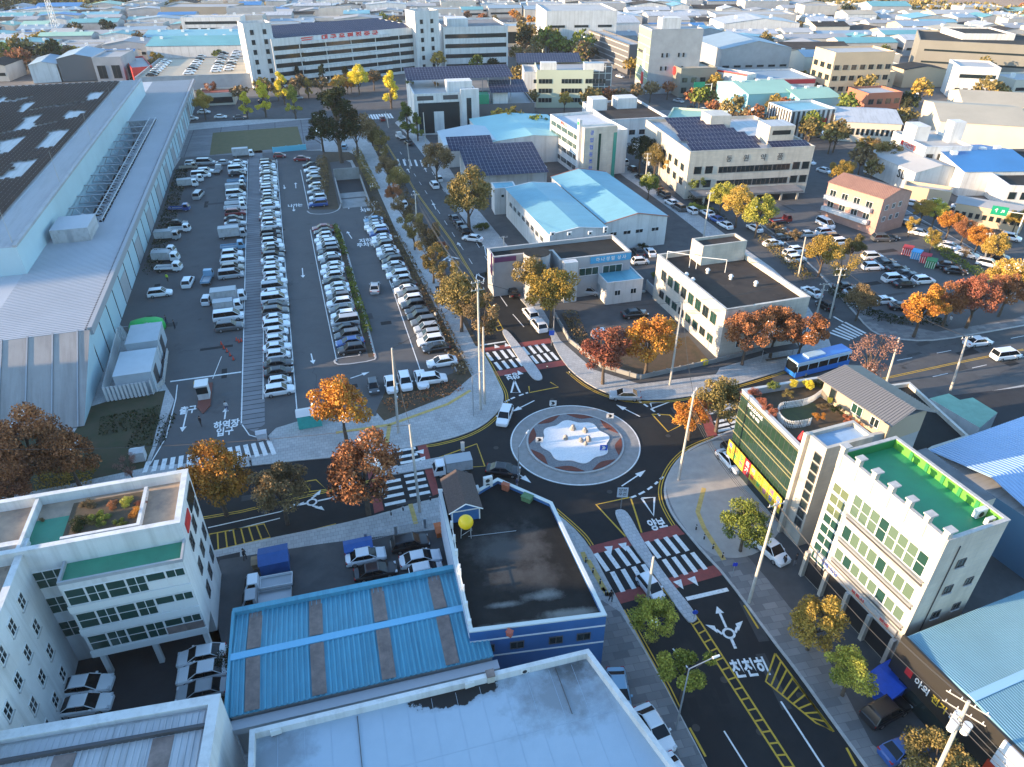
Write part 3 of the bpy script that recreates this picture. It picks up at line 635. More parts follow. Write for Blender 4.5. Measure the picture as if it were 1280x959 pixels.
def acunit(x, y, z, rz, label, s=1.0, n=2):
    t = thing('air_conditioner', label, 'air conditioner', x, y, z, rz)
    b = MB(); b.box(-.5*s, -.2*s, .12, .5*s, .2*s, (1.5 if n == 2 else .85)*s, M_ACW); b.box(-.4*s, -.15*s, 0, -.3*s, .15*s, .12, M_BLK); b.box(.3*s, -.15*s, 0, .4*s, .15*s, .12, M_BLK); b.obj('casing', t)
    for k in range(n):
        b = MB(); b.tube((-.08*s, -.2*s, (.45+.65*k)*s), (-.08*s, -.23*s, (.45+.65*k)*s), .25*s, M_BLK, n=14); b.obj('fan', t)
    return t
def ribroof(name, parent, P, m, n, rib=.05, wd=.09, thick=.08, mrib=None):
    """sheet over corners P (a,b,c,d: eave-left, eave-right, ridge-right, ridge-left) with standing ribs up the slope"""
    b = MB(); a, b_, c, d = P; b.face([a, b_, c, d], m)
    low = [(p[0], p[1], p[2]-thick) for p in P]; b.face(low[::-1], m)
    for i in range(4): j = (i+1) % 4; b.face([low[i], low[j], P[j], P[i]], m)
    lx = math.dist(a, b_)
    for i in range(n):
        t = (i+.5)/n; e = wd/lx/2
        q = [tuple(a[k]+(b_[k]-a[k])*(t-e) for k in range(3)), tuple(a[k]+(b_[k]-a[k])*(t+e) for k in range(3)), tuple(d[k]+(c[k]-d[k])*(t+e) for k in range(3)), tuple(d[k]+(c[k]-d[k])*(t-e) for k in range(3))]
        tp = [(x, y, z+rib) for x, y, z in q]; mm = mrib or m
        b.face(tp, mm); b.face([q[0], tp[0], tp[3], q[3]], mm); b.face([q[1], q[2], tp[2], tp[1]], mm); b.face([q[0], q[1], tp[1], tp[0]], mm)
    return b.obj(name, parent)
M_TEALW = mat('roof_paint_green', (.035,.22,.13), .55, var=.12, scale=.6, stain=((.03,.15,.10), .5, .62))
M_TEAL2 = mat('roof_paint_teal', (.03,.27,.115), .5, var=.10, scale=.3, stain=((.015,.16,.10), .3, .6))
M_LIME = mat('parapet_green', (.10,.34,.04), .7)
M_BLUEW = mat('siding_blue', (.035,.12,.30), .5, var=.08, scale=.5)
M_SAND = mat('roof_sandy_concrete', (.42,.31,.22), .95, col2=(.24,.19,.15), scale=.6, stain=((.12,.10,.08), .5, .60))
M_SHING = mat('roof_shingle_brown', (.075,.055,.05), .9, var=.25, scale=6)
M_BRICKR = mat('wall_brick_pink', (.42,.25,.20), .85, var=.1, scale=1)
M_TILER = brickmat('roof_tile_red', (.36,.20,.14), (.32,.17,.12), (.16,.07,.05), .4, .4, .04, .8)
# ================================================================ FOREGROUND BUILDINGS
# --- white office at the bottom left with a planted roof
o = (-31.9-9.6*cos(radians(-73))*0, 53.8); ang = radians(16)
# origin = front-left corner of the main block: walk from the far right corner back 9.6 m and left 17 m
def back(pt, ang, dx, dy): return (pt[0]+dx*cos(ang)-dy*sin(ang), pt[1]+dx*sin(ang)+dy*cos(ang))
o = back((-31.9, 53.8), ang, -19.5, -7.7)
FL = Bld('office_building', 'white office block with planted rooftop and green banded windows at bottom left', 'office building', o, (19.5, 7.7), 15.0, ang, M_WALL, M_SAND, par=1.0, th=.45)
# front bay with window bands (projects 2.2 m, one storey lower roof terrace in green)
b = MB(); b.box(9.5, -2.6, 3.0, 19.5, -.003, 12.6, M_WALL, top=M_TEALW); b.obj('front_bay', FL.t)
b = MB()
for (x0, y0, x1, y1) in ((9.5,-2.6,19.5,-2.42),(9.5,-2.42,9.7,-.003),(19.3,-2.42,19.5,-.003)): b.box(x0, y0, 12.603, x1, y1, 12.95, M_GREY)
b.obj('terrace_parapet', FL.t)
for r, z in enumerate((10.0, 6.95, 3.9)):
    for c in range(6):
        gl = M_GLASSG if c < 4 or r == 9 else M_GLASSG
        o_ = put('window', winmesh(1.6, 2.0 if c < 4 else 1.0, 2 if c % 2 else 1, 2 if c < 4 else 1, gl, M_FRAME, False), FL.t, (9.7+1.62*c, -2.604, z+(1.0 if c >= 4 else 0)))
        if c >= 4: b = MB(); b.box(9.7+1.62*c, -2.66, z, 11.3+1.62*c, -2.603, z+.95, M_FRAME if r < 2 else M_RUST); b.obj('spandrel', FL.t)
for z in (9.85, 6.8, 3.75): b = MB(); b.box(9.45, -2.75, z-.7, 19.55, -2.61, z+.1, M_FRAME); b.obj('white_band', FL.t)
for r, z in enumerate((10.2, 6.9, 3.6)):
    FL.win(0, 6.7, z, 2.6, 2.1, 3, 2, M_GLASSG)
    for d in (1.0, 3.4, 5.8): FL.win(1, d, z, 1.1, 1.7, 2, 2, M_GLASS, M_FRAMED)
FL.slab('red_sign', 1, 1.2, 3.4, 12.4, 13.6, mat('sign_red', (.55,.03,.03), .5), .12); FL.slab('dark_sign', 1, 4.2, 7.0, 12.2, 14.0, M_GLASS, .10)
# rooftop: cross walls, planting
b = MB(); b.box(6.2, .5, FL.zr+.004, 6.5, 7.2, FL.zr+.9, M_WALL); b.obj('roof_divider', FL.t)
b = MB(); b.box(9.4, 1.2, FL.zr+.004, 15.6, 1.5, FL.zr+.6, M_WALL); b.box(15.6, 1.2, FL.zr+.004, 15.9, 6.6, FL.zr+.6, M_WALL); b.obj('planter_wall', FL.t)
b = MB(); b.face([(6.5, .6, FL.zr+.01), (9.4, .6, FL.zr+.01), (9.4, 5.0, FL.zr+.01), (6.5, 5.0, FL.zr+.01)], M_TEALW); b.obj('green_floor_paint', FL.t)
b = MB(); b.box(9.4, 1.5, FL.zr+.004, 15.6, 6.4, FL.zr+.25, M_SOIL); b.obj('planting_soil', FL.t)
for x_ in (9.9, 14.4, 18.9): b = MB(); b.box(x_, -2.5, 0, x_+.45, -2.05, 2.99, M_WALL); b.obj('column', FL.t)
# left wing: taller return whose east wall carries rows of square windows
o2 = back(o, ang, -9.2, -16.0)
LW = Bld('office_wing', 'white wing with rows of small square windows at the left edge', 'office building', o2, (16.0, 18.0), 14.6, ang, M_WALL, M_SAND, par=.9, th=.5)
for r, z in enumerate((11.6, 8.3, 5.0, 1.7)):
    for c in range(5): LW.win(1, 1.4+2.7*c, z, 1.1, 1.45, 2, 2, M_GLASS, M_FRAME, True)
    for c in range(4): LW.win(0, 2.2+3.4*c, z, 1.5, 1.3, 2, 2, M_GLASS, M_FRAME, True)
b = MB(); b.box(2, 13, LW.zr+.003, 9, 17.4, LW.zr+3.0, M_WALL, top=M_SAND); b.obj('stair_head', LW.t)
# --- white ribbed shed roof at the very bottom left
o = back(G(275, 868, 10), radians(11.3), -30, -22)
BL = Bld('factory_shed', 'white ribbed shed roof with brown skylight strips at bottom left corner', 'warehouse', o, (30, 22), 10.0, radians(11.3), M_WALL, M_SHEET, par=.5, th=.7)
ribroof('sheet_roof', BL.t, [(.8,.8,9.50),(29.2,.8,9.50),(29.2,21.0,9.55),(.8,21.0,9.55)], M_SHEET, 62, .06)
b = MB()
for x in (5.5, 12.2, 18.9, 25.6): b.box(x, .85, 9.50, x+1.5, 19.4, 9.63, M_RUST)
b.obj('skylight_strips', BL.t)
b = MB(); b.box(.75, 19.5, 9.56, 29.25, 19.75, 9.95, M_DGREY); b.obj('gutter', BL.t)
# --- blue corrugated roof
ang = radians(15.0); o = G(287, 893, 6.0)
BR = Bld('corrugated_shed', 'long shed with bright blue corrugated gable roof and brown skylight strips', 'warehouse', o, (22.0, 10.4), 5.6, ang, M_GREY, M_BLUE, par=0)
Wd, Dp, ze, zm = 22.0, 10.4, 5.75, 6.25
ribroof('roof_slope_near', BR.t, [(-.1,-.2,ze),(Wd+.1,-.2,ze),(Wd+.1,Dp*.5,zm),(-.1,Dp*.5,zm)], M_BLUE, 50, .10, .15)
ribroof('roof_slope_far', BR.t, [(Wd+.1,Dp,ze),(-.1,Dp,ze),(-.1,Dp*.5,zm),(Wd+.1,Dp*.5,zm)], M_BLUE, 50, .10, .15)
b = MB(); b.box(-.15, Dp*.5-.35, zm+.01, Wd+.15, Dp*.5+.35, zm+.14, mat('ridge_cap_blue', (.16,.42,.60), .4)); b.obj('ridge_cap', BR.t)
b = MB(); b.box(-.3, Dp-.2, 4.8, Wd+.3, Dp+.35, ze+.55, M_BLUE); b.box(-.35, -.3, 4.9, -.1, Dp, ze+.6, M_BLUE); b.obj('eave_band', BR.t)
for k, x in enumerate((1.2, 6.6, 12.4, 17.9)):
    b = MB()
    for y0, y1, za, zb in ((-.1, Dp*.5-.45, ze, zm), (Dp*.5+.45, Dp-.3, zm, ze)):
        for i in range(5):
            xx = x+i*.22; b.face([(xx, y0, za+.150), (xx+.16, y0, za+.150), (xx+.16, y1, zb+.140), (xx, y1, zb+.140)], M_RUST)
        b.face([(x-.05, y0, za+.128), (x+1.15, y0, za+.128), (x+1.15, y1, zb+.118), (x-.05, y1, zb+.118)], M_RUST)
    b.obj('skylight_strip', BR.t)
b = MB(); b.box(-.1, -1.15, 4.6, Wd+.4, -.25, 5.3, mat('gutter_grey', (.38,.40,.43), .5)); b.obj('gutter', BR.t)
# --- dark-roofed blue building at the roundabout
ang = radians(8.3); o = G(587, 790, 7.5)
poly = locp(o, ang, [(587,790),(758,769),(690,628),(622,598),(598,612),(548,612)], 7.5)
BD = Bld('blue_building', 'blue sided building with stained black flat roof beside the roundabout', 'building', o, poly, 7.5, ang, M_BLUEW, spots('roof_black_stained', ((.016,.016,.016),(.026,.026,.025)), [(5,9.5,3.4,3.0,(.11,.11,.11),.5),(6.5,6,3,1.6,(.08,.08,.08),.45),(7.3,3.4,1.9,.5,(.20,.20,.19),.8),(3.4,2.9,1.3,.35,(.20,.20,.19),.8),(9.6,1.0,2.4,.5,(.22,.22,.20),.8),(4,.6,4,.3,(.15,.15,.14),.7),(-1,14,2.5,2,(.012,.012,.012),.8)], .9, .45), par=.45, th=.30, cap=mat('parapet_cap', (.55,.58,.56), .6))
for i, ds in ((0, (.9, 3.6, 7.2, 9.8)),):
    for d in ds: BD.win(0, d, 4.3, 1.3, 1.0, 2, 1, M_GLASS, M_FRAMED)
for zz in (5.9, 3.6): BD.slab('white_stripe', 0, 0, BD.edge(0)[2], zz, zz+.16, M_FRAME, .05)
n_ = len(BD.p)
for z in [.8+.62*k for k in range(10)]: BD.slab('siding_strip', n_-1, .1, BD.edge(n_-1)[2]-.1, z, z+.12, M_FRAME, .05)
# cabin with gabled shingle roof on the north-west corner
c0 = BD.local(*G(565, 652, 7.3)); cb = thing('rooftop_cabin', 'blue gabled cabin with brown shingle roof on the flat black roof', 'cabin', *BD.W(c0[0], c0[1]), BD.z0+BD.zr, radians(104)-pi/2)
b = MB(); b.box(0, 0, .005, 3.0, 5.2, 1.7, M_BLUEW)
b.face([(0,0,1.7),(3.0,0,1.7),(1.5,0,2.5)], M_BLUEW); b.face([(3.0,5.2,1.7),(0,5.2,1.7),(1.5,5.2,2.5)], M_BLUEW); b.obj('wall', cb)
b = MB()
for a_, c_ in ((-.3, 1.5), (3.3, 1.5)):
    za, zc = 1.58, 2.62; pts = [(a_,-.25,za),(c_,-.25,zc),(c_,5.5,zc),(a_,5.5,za)]
    if a_ > 1: pts = pts[::-1]
    b.face(pts[::-1], M_SHING); b.face([(x, y, z-.12) for x, y, z in pts], M_SHING)
b.obj('roof', cb)
b = MB()
for s_ in (0, 1):
    xa, xb = (-.3, 1.5) if s_ == 0 else (3.3, 1.5); b.tube((xa,-.28,1.58),(xb,-.28,2.60),.07,M_FRAME,n=4)
b.box(-.02,-.03,.0,.12,.0,1.6,M_FRAME); b.box(2.9,-.03,0,3.03,0,1.6,M_FRAME); b.box(0,-.05,1.45,3.0,-.02,1.6,M_FRAME); b.obj('trim', cb)
# yellow tank
x, y = G(583, 668, 7.1); tk = thing('water_tank', 'bright yellow spherical tank on a steel stand on the black roof', 'water tank', x, y, 7.05+.02)
import bmesh
def sphere(r, m, z=0, sub=3, sz=1.0):
    bm = bmesh.new(); bmesh.ops.create_icosphere(bm, subdivisions=sub, radius=r); me = bpy.data.meshes.new('sphere')
    for v in bm.verts: v.co.z = v.co.z*sz+z
    for f in bm.faces: f.smooth = True
    bm.to_mesh(me); bm.free(); me.materials.append(m); return me
put('tank_shell', sphere(.78, mat('tank_yellow', (.80,.52,.01), .45), 1.75), tk)
for i in range(4):
    a = pi/4+i*pi/2; b = MB(); b.tube((.75*cos(a), .75*sin(a), 0), (.6*cos(a), .6*sin(a), 1.75), .04, M_STEEL); b.obj('leg', tk)
b = MB()
for i in range(4):
    a = pi/4+i*pi/2; c = a+pi/2; b.tube((.72*cos(a), .72*sin(a), .3), (.65*cos(c), .65*sin(c), 1.1), .025, M_STEEL, n=5)
b.obj('cross_brace', tk)
acunit(*G(610, 608, 7.2), 7.08, radians(20), 'white twin-fan unit at the north corner of the black roof')
acunit(*G(597, 614, 7.2), 7.08, radians(105), 'small white unit beside the cabin on the black roof', .8, 1)
# railing along the west edge, roof clutter
x, y = G(632, 612, 7.1)
for nm, lb, px, c, s in (('planter_box','terracotta planter at the north parapet of the black roof',(632,612),(.35,.10,.05),(.8,.45,.8)),('storage_crate','weathered green crate by the north parapet of the black roof',(659,625),(.08,.16,.07),(1.1,.8,.55)),('brick_chimney','short red brick flue at the south-west corner of the black roof',(637,794),(.35,.09,.06),(.5,.4,.5))):
    x, y = G(*px, 7.1); t = thing(nm, lb, nm.replace('_', ' ').split()[-1], x, y, 7.07, radians(-30)); b = MB(); m_ = mat(nm, c, .85, var=.2, scale=3)
    b.box(-s[0]/2, -s[1]/2, 0, s[0]/2, s[1]/2, s[2], m_); b.obj('body', t); b = MB(); b.box(-s[0]/2-.05, -s[1]/2-.05, s[2], s[0]/2+.05, s[1]/2+.05, s[2]+.08, m_); b.obj('rim', t)
# --- big pale roof at the bottom
ang = radians(15.2); o = back(G(733, 810, 8.0), ang, -27.5, -16)
WR = Bld('flat_roof_factory', 'pale blue-white flat roofed building with dark puddle stain at bottom centre', 'factory', o, [(0,0),(31.5,0),(27.6,15.8),(0,15.8)], 8.0, ang, M_WALL, spots('roof_pale_membrane', ((.37,.45,.52),(.34,.42,.49)), [(26.0,15.0,2.0,1.4,(.06,.06,.06),.85),(24.0,12.8,3.8,2.6,(.15,.15,.15),.65),(16.2,15.2,3.4,1.0,(.14,.135,.13),.75),(15.6,15.6,3.6,1.3,(.028,.028,.028),1),(1.5,13.8,2.6,2.4,(.15,.15,.15),.6)], .7, .5), par=.75, th=.32)
mat('membrane_seam', (.32,.395,.465), .8)
b = MB()
for k in range(14): b.box(1.9+2.0*k, .4, WR.zr+.003, 1.93+2.0*k, 15.3, WR.zr+.012, MATS['membrane_seam'])
for y_ in (5.2, 10.4): b.box(.4, y_, WR.zr+.0035, 28, y_+.03, WR.zr+.0125, MATS['membrane_seam'])
b.obj('membrane_seams', WR.t)
for k, (x0, y0, x1, y1) in enumerate(((8,15.3,8,9.8),(8,9.8,3,9.8),(24.5,15.3,24.5,11),(18,.6,18,4))): b = MB(); b.tube((x0,y0,WR.zr+.08),(x1,y1,WR.zr+.08),.035,M_DGREY,n=6); b.obj('conduit', WR.t)
for (x0,y0,x1,y1) in ((1.0,12,6,12.1),): b = MB(); b.tube((x0,y0,BD.zr+.06),(x1,y1,BD.zr+.06),.03,M_STEEL,n=5); b.obj('conduit', BD.t)
st = mat('roof_damp_stain', (.045,.042,.04), .5, var=.3, scale=1.5); st2 = mat('roof_dirt_stain', (.20,.19,.18), .85, var=.25, scale=1)
rr = random.Random(3)
def blob(parent, cx, cy, rx, ry, z, m, name, n=40, amp=.25, ang=0):
    b = MB(); ph = [rr.random()*6 for _ in range(5)]; pts = []
    for i in range(n):
        t = 2*pi*i/n; k = 1+amp*sum(sin((j+2)*t+ph[j])/(j+1.5) for j in range(5)); x, y = rx*k*cos(t), ry*k*sin(t)
        pts.append((cx+x*cos(ang)-y*sin(ang), cy+x*sin(ang)+y*cos(ang), z))
    b.face(pts, m); return b.obj(name, parent)
c = WR.local(*G(535, 880, 7.3)) if 1 else blob(WR.t, c[0], c[1]-.1, 3.1, .95, WR.zr+.010, st, 'puddle_stain', ang=.0)
for px, lb in (((587,856),'small white unit on the pale roof beside the dark puddle'),((656,838),'white fan unit near the right end of the pale roof'),((345,915),'white fan unit at the left end of the pale roof')):
    acunit(*G(*px, 7.6), 7.3, radians(200 if px[0] != 656 else 20), lb, .8, 1)
x, y = G(613, 847, 7.6); t = thing('rusty_vent', 'rusty topped square vent on the edge of the pale roof', 'vent', x, y, 7.28, ang); b = MB(); b.box(-.3,-.3,0,.3,.3,.8,M_CREAM); b.obj('shaft', t); b = MB(); b.box(-.35,-.35,.8,.35,.35,.95,M_RUST); b.obj('cover', t)
# ================================================================ RIGHT SIDE
# --- glass fronted building with roof garden
ang = radians(-74.4); o = G(928, 487, 11.6)
DZ = Bld('glass_building', 'dark green glass building with yellow banners and roof garden by the roundabout', 'shop building', o, [(0,0),(12.3,0),(12.3,12.5),(0,15.8)], 11.6, ang, M_GREY, M_SOIL, par=.9, th=.35, cap=mat('parapet_pale', (.45,.46,.45), .6))
M_GLD = mat('curtain_wall_glass', (.02,.045,.03), .07, spec=.9)
b = MB(); b.box(.15, -.10, 3.2, 12.15, -.004, 10.9, M_GLD); b.obj('glass_facade', DZ.t)
fr = mat('mullion_gold', (.42,.36,.18), .4, metal=.4)
for z in (10.95, 9.0, 7.55, 7.0, 5.2, 3.2):
    b = MB(); b.box(0, -.17, z-.05, 12.3, -.102, z+.06, fr); b.obj('facade_rail', DZ.t)
for k in range(1, 14): b = MB(); b.box(.15+.857*k-.015, -.12, 3.25, .15+.857*k+.015, -.101, 10.9, M_FRAMED); b.obj('mullion', DZ.t)
DZ.sign(0, 3.4, 10.45, 'BOUZONE', .68, M_WHITE, .13, .012); DZ.sign(0, 3.6, 9.7, '더 원 웨딩', .48, M_WHITE, .13, .008)
yel = mat('banner_yellow', (.50,.38,.03), .7); cols = [mat('letter_blue', (.02,.10,.5), .6), MATS['sign_red'], mat('letter_green', (.02,.35,.1), .6), mat('letter_purple', (.3,.03,.3), .6)]
words = ['축하', '의류', '할인', '특가', '이불', '신발', '가방', '매장', '잡화']
for k in range(9):
    red_ = k == 3; x0 = .2+k*1.33
    b = MB(); b.box(x0, -.55, 1.75, x0+1.25, -.48, 4.05, mat('banner_red', (.38,.02,.03), .6) if red_ else yel); b.obj('banner', DZ.t)
    for r, ch in enumerate(words[k]): text('banner_lettering', ch, .85, M_WHITE if red_ else cols[(k+r) % 4], DZ.t, (x0+.62, -.56, 3.4-r*.95), (pi/2, 0, 0), .008, .015)
b = MB(); b.box(0, -.47, .0, .15, -.3, 3.1, M_FRAMED); b.box(.3, -.02, .05, 12, -.006, 2.9, M_GLASS); b.obj('shop_front', DZ.t)
# roof garden: fence ring, lawn, red fan
x, y = G(1000, 520, 10.9)
t = thing('garden_fence', 'winding white picket fence round the roof garden lawn', 'fence', x, y, 10.72)
pts = chaikin([(a-x, b_-y) for a, b_ in GP([(1028,490),(1012,502),(990,506),(972,508),(972,520),(984,532),(1005,530),(1014,527)], 11.2)], 2)
b = MB()
for p, q in zip(pts, pts[1:]):
    b.tube((*p, .35), (*q, .35), .03, M_FRAME, n=4); b.tube((*p, .95), (*q, .95), .03, M_FRAME, n=4); L_ = hypot(q[0]-p[0], q[1]-p[1]); nn = max(1, int(L_/.16))
    for i in range(nn): u = i/nn; b.box(p[0]+(q[0]-p[0])*u-.04, p[1]+(q[1]-p[1])*u-.02, 0, p[0]+(q[0]-p[0])*u+.04, p[1]+(q[1]-p[1])*u+.02, 1.05, M_FRAME)
b.obj('pickets', t)
b = MB(); b.face([(*p, 10.735) for p in chaikin(GP([(1018,502),(990,505),(976,512),(980,524),(1000,529),(1014,526),(1022,512)], 10.7), 1, True)][::-1], mat('roof_turf', (.07,.085,.03), .95, col2=(.05,.06,.03), scale=2)); tag(b.obj('roof_lawn'), 'patch of turf inside the white picket fence on the roof', 'lawn', kind='stuff')
x, y = G(1000, 553, 11); t = thing('folded_parasol', 'closed bright red parasol on the roof garden', 'parasol', x, y, 10.7); b = MB(); b.cyl(0,0,0,.5,.05,M_STEEL); b.obj('pole', t); b = MB(); b.tube((0,0,.4),(0,0,1.9),.55,mat('parasol_red',(.6,.01,.02),.6),.05,10); b.obj('canopy', t)
# metal-roofed house on the garden building's back
ang2 = radians(-58); hb = G(1035, 500, 11.0); 
HS = Bld('rooftop_house', 'tan walled house with ribbed grey metal roof behind the roof garden', 'house', G(1027,490,11.4), (10.0, 5.4), 13.6, radians(-66), mat('wall_tan', (.40,.33,.24), .8), M_GREY, par=0, z0=10.6)
mr_ = mat('roof_metal_grey', (.24,.23,.22), .45, metal=.35)
ribroof('roof_slope', HS.t, [(-.6,-.8,2.85),(10.6,-.8,2.85),(10.2,3.0,3.9),(-.2,3.0,3.9)], mr_, 32, .06); ribroof('roof_slope', HS.t, [(10.6,6.4,2.7),(-.6,6.4,2.7),(-.2,3.0,3.9),(10.2,3.0,3.9)], mr_, 32, .06)
b = MB(); b.box(.02,.02,-10.5,9.98,5.38,-.003,M_GREY); b.obj('lower_storeys', HS.t)
HS.win(0, 4.6, .9, 1.6, 1.3, 2, 1, M_GLASSG); HS.win(0, 1.2, .1, .9, 2.1, 1, 1, M_GLASS, M_FRAMED); HS.win(0, 7.4, .9, 1.2, 1.2, 2, 1, M_GLASS)
# lower dark roof behind, small green-roofed shed, blue curved roofs at far right
o = G(1060, 540, 7.0); LB_ = Bld('low_block', 'low building with black flat roof behind the metal roofed house', 'building', o, locp(o, 0.3, [(1060,540),(1108,482),(1137,478),(1212,546),(1168,560),(1120,590)], 7.0), 7.0, 0.3, M_CREAM, M_BLACKR, par=.5, th=.3)
o = G(1225, 535, 4.0); GS = Bld('pale_green_shed', 'small white shed with pale green flat roof beside the low black roof', 'shed', o, locp(o, 0.3, [(1225,535),(1162,498),(1186,492),(1200,500),(1216,497),(1247,516)], 4.0), 4.0, 0.3, M_WALL, mat('roof_pale_green', (.20,.38,.28), .7, var=.12, scale=.6), par=0)
# --- stair tower
ang = radians(-69.5); 
ST = Bld('stair_tower', 'narrow white stair tower with slot windows between glass and green-roofed buildings', 'stair tower', G(1009, 541, 14.3), (3.0, 6.2), 14.3, ang, M_WTILE, mat('roof_light_blue', (.30,.42,.55), .6, var=.1, scale=1), par=.45, th=.3)
for z in [2.6+1.32*k for k in range(8)]: ST.win(0, 1.7, z, 1.05, 1.1, 1, 1, M_GLASS, M_FRAMED)
ST.slab('tower_fin', 0, 0, .5, .0, 14.35, M_WTILE, .5)
# --- white building with the green roof
o = G(1050, 565, 17.0)
GR = Bld('green_roof_building', 'cream tiled building with bright green painted rooftop and pillared parapet', 'office building', o, (12.6, 7.0), 17.0, ang, M_WTILE, M_TEAL2, par=1.0, th=.28, cap=M_KERB)
b = MB()
for y_, xx in ((6.70, 1),):
    b.box(.30, 6.66, GR.zr+.01, 12.3, 6.715, GR.zr+.95, M_LIME)
b.box(.285, .30, GR.zr+.01, .335, 6.65, GR.zr+.95, mat('parapet_green_dark', (.02,.20,.06), .6)); b.obj('green_parapet_lining', GR.t)
for k in range(7):
    x0 = .0+k*2.0; b = MB(); b.box(x0, -.06, GR.zr-.6, x0+.5, .45, GR.zr+1.75, M_WTILE); b.box(x0-.12, -.16, GR.zr+1.75, x0+.62, .75, GR.zr+1.9, M_KERB); b.obj('parapet_pillar', GR.t)
for k in range(5): b = MB(); b.box(2.3+k*1.85, 6.58, GR.zr+.02, 2.65+k*1.85, 6.64, GR.zr+.9, MATS['parapet_green_dark']); b.obj('lining_pier', GR.t)
for z, h in ((11.6, 2.6), (8.5, 1.7), (5.6, 1.5)):
    for k in range(8): GR.win(0, 3.1+1.1*k, z, 1.08, h, 1, 2 if h > 2 else 1, mat('window_glass_pale', (.10,.15,.105), .15, spec=.7) if (k*7+int(z)) % 4 else M_GLASSG, M_FRAME)
    GR.slab('balcony_rail', 0, 3.0, 12.2, z-.30, z-.10, M_STEEL, .30); GR.slab('window_ledge', 0, 3.0, 12.2, z-.75, z-.5, M_DGREY, .08)
for z in [3.0+1.35*k for k in range(8)]: GR.win(0, .5, z, 2.1, 1.15, 2, 1, M_GLASSG if z < 9 else mat('window_glass_olive', (.12,.15,.08), .1, spec=.8), M_FRAME)
for z in (12.6, 9.2, 5.8, 2.6): GR.win(1, 2.6, z, 1.0, 1.0, 2, 1, M_GLASS, M_FRAMED, True)
for z in (9.4, 6.0): GR.win(1, 5.1, z, .9, .9, 2, 1, M_GLASS, M_FRAMED, True)
GR.slab('shop_sign', 0, 1.0, 12.0, 3.6, 4.6, M_KERB, .25); GR.sign(0, 3.2, 4.1, '카페 식당', .62, cols[0], .27, .01); GR.sign(0, 7.2, 4.1, '부동산', .62, cols[1], .27, .01); GR.sign(0, 10.6, 4.1, '택배', .62, cols[1], .27, .01)
b = MB(); b.box(.4, -.03, .1, 12.2, -.006, 3.3, M_BLK); b.obj('opening_shade_panel', GR.t)  # black panel on the wall, standing in for the shaded opening
for k in range(5): b = MB(); b.box(.1+2.95*k, -.5, 0, .5+2.95*k, -.04, 3.6, M_WTILE); b.obj('pillar', GR.t)
b = MB(); b.tube((5.0*0+12.65, 1.9, 0), (12.65, 1.9, 15.6), .05, M_DGREY, n=6); b.obj('drain_pipe', GR.t)
for k, px in enumerate(((1222,651),(1236,658))): acunit(*GR.W(11.2+1.05*k*0+1.0*(k-0.5), 6.0-.9*k*0), GR.z0+GR.zr+.01, ang+radians(90), ['larger white outdoor unit on the green roof','smaller white outdoor unit at the corner of the green roof'][k], 1.15-.25*k, 1)
b = MB(); b.box(1.0, 7.6-.59, .2, 9.0, 10.6, 15.2, M_WTILE, top=M_MEMB); b.obj('rear_block', GR.t)
# --- bottom right shop with blue ribbed roof
ang = radians(-69.0); o = G(1133, 797, 6.6)
SH = Bld('outdoor_shop', 'black fronted shop with light blue ribbed roof at bottom right', 'shop', o, (19.0, 17.0), 6.3, ang, mat('cladding_black', (.045,.042,.038), .45, metal=.4), M_BLUE, par=0)
mb_ = mat('roof_sheet_light_blue', (.19,.35,.43), .50, var=.08, scale=.2)
ribroof('roof_slope', SH.t, [(-.1,17.0,6.35),(-.1,-.1,6.35),(6.6,-.1,6.9),(6.6,17.0,6.9)], mb_, 70, .06); ribroof('roof_slope', SH.t, [(19.1,-.1,6.3),(19.1,17.0,6.3),(6.6,17.0,6.9),(6.6,-.1,6.9)], mb_, 70, .06)
b = MB(); b.box(6.25, -.15, 6.93, 6.95, 17.0, 7.05, mat('ridge_cap_light', (.30,.50,.66), .4)); b.obj('ridge_cap', SH.t)
b = MB(); b.box(-.2,-.35,2.3,19.2,-.1,6.75,MATS['cladding_black']); b.obj('front_fascia', SH.t)
SH.sign(0, 3.1, 3.7, '아외', .95, M_WHITE, .37, .02, .9); SH.sign(0, 4.9, 3.7, '전기', .95, mat('letter_gold', (.6,.42,.04), .6), .37, .02, .9); SH.sign(0, 6.7, 3.7, '대구', .95, M_WHITE, .37, .02, .9)
SH.slab('logo_flag', 0, 1.3, 2.0, 3.4, 4.2, MATS['sign_red'], .40)
SH.slab('billboard', 0, 10.0, 16.4, 3.6, 6.6, mat('billboard_white', (.55,.60,.66), .5), .50); SH.slab('billboard_red_half', 0, 9.8, 16.4, 1.4, 3.55, mat('billboard_red', (.50,.05,.02), .5), .52)
SH.sign(0, 14.0, 4.8, '야외용품', .9, cols[0], .53, .02); SH.sign(0, 13.2, 2.5, '상설 할인 매장', .6, M_WHITE, .54, .01)
b = MB(); b.box(1.0, -.13, .1, 11.5, -.11, 2.25, M_GLASS); b.obj('shop_window', SH.t)
# --- blue roofs at the right edge
FB = Bld('curved_roof_hall', 'hall with broad pale blue metal roof at the right edge of view', 'hall', G(1168,560,8.0), [(0,0),(15,0),(15,30),(0,30)], 7.0, radians(-66), mat('wall_blue_grey', (.10,.20,.30), .6), M_SHEET, par=0)
mfb = mat('roof_sheet_pale_blue', (.30,.43,.62), .40, var=.06, scale=.2)
ribroof('roof_slope', FB.t, [(-.5,30,7.2),(-.5,0,7.2),(7,0,8.8),(7,30,8.8)], mfb, 60, .05); ribroof('roof_slope', FB.t, [(14.5,0,7.2),(14.5,30,7.2),(7,30,8.8),(7,0,8.8)], mfb, 60, .05)
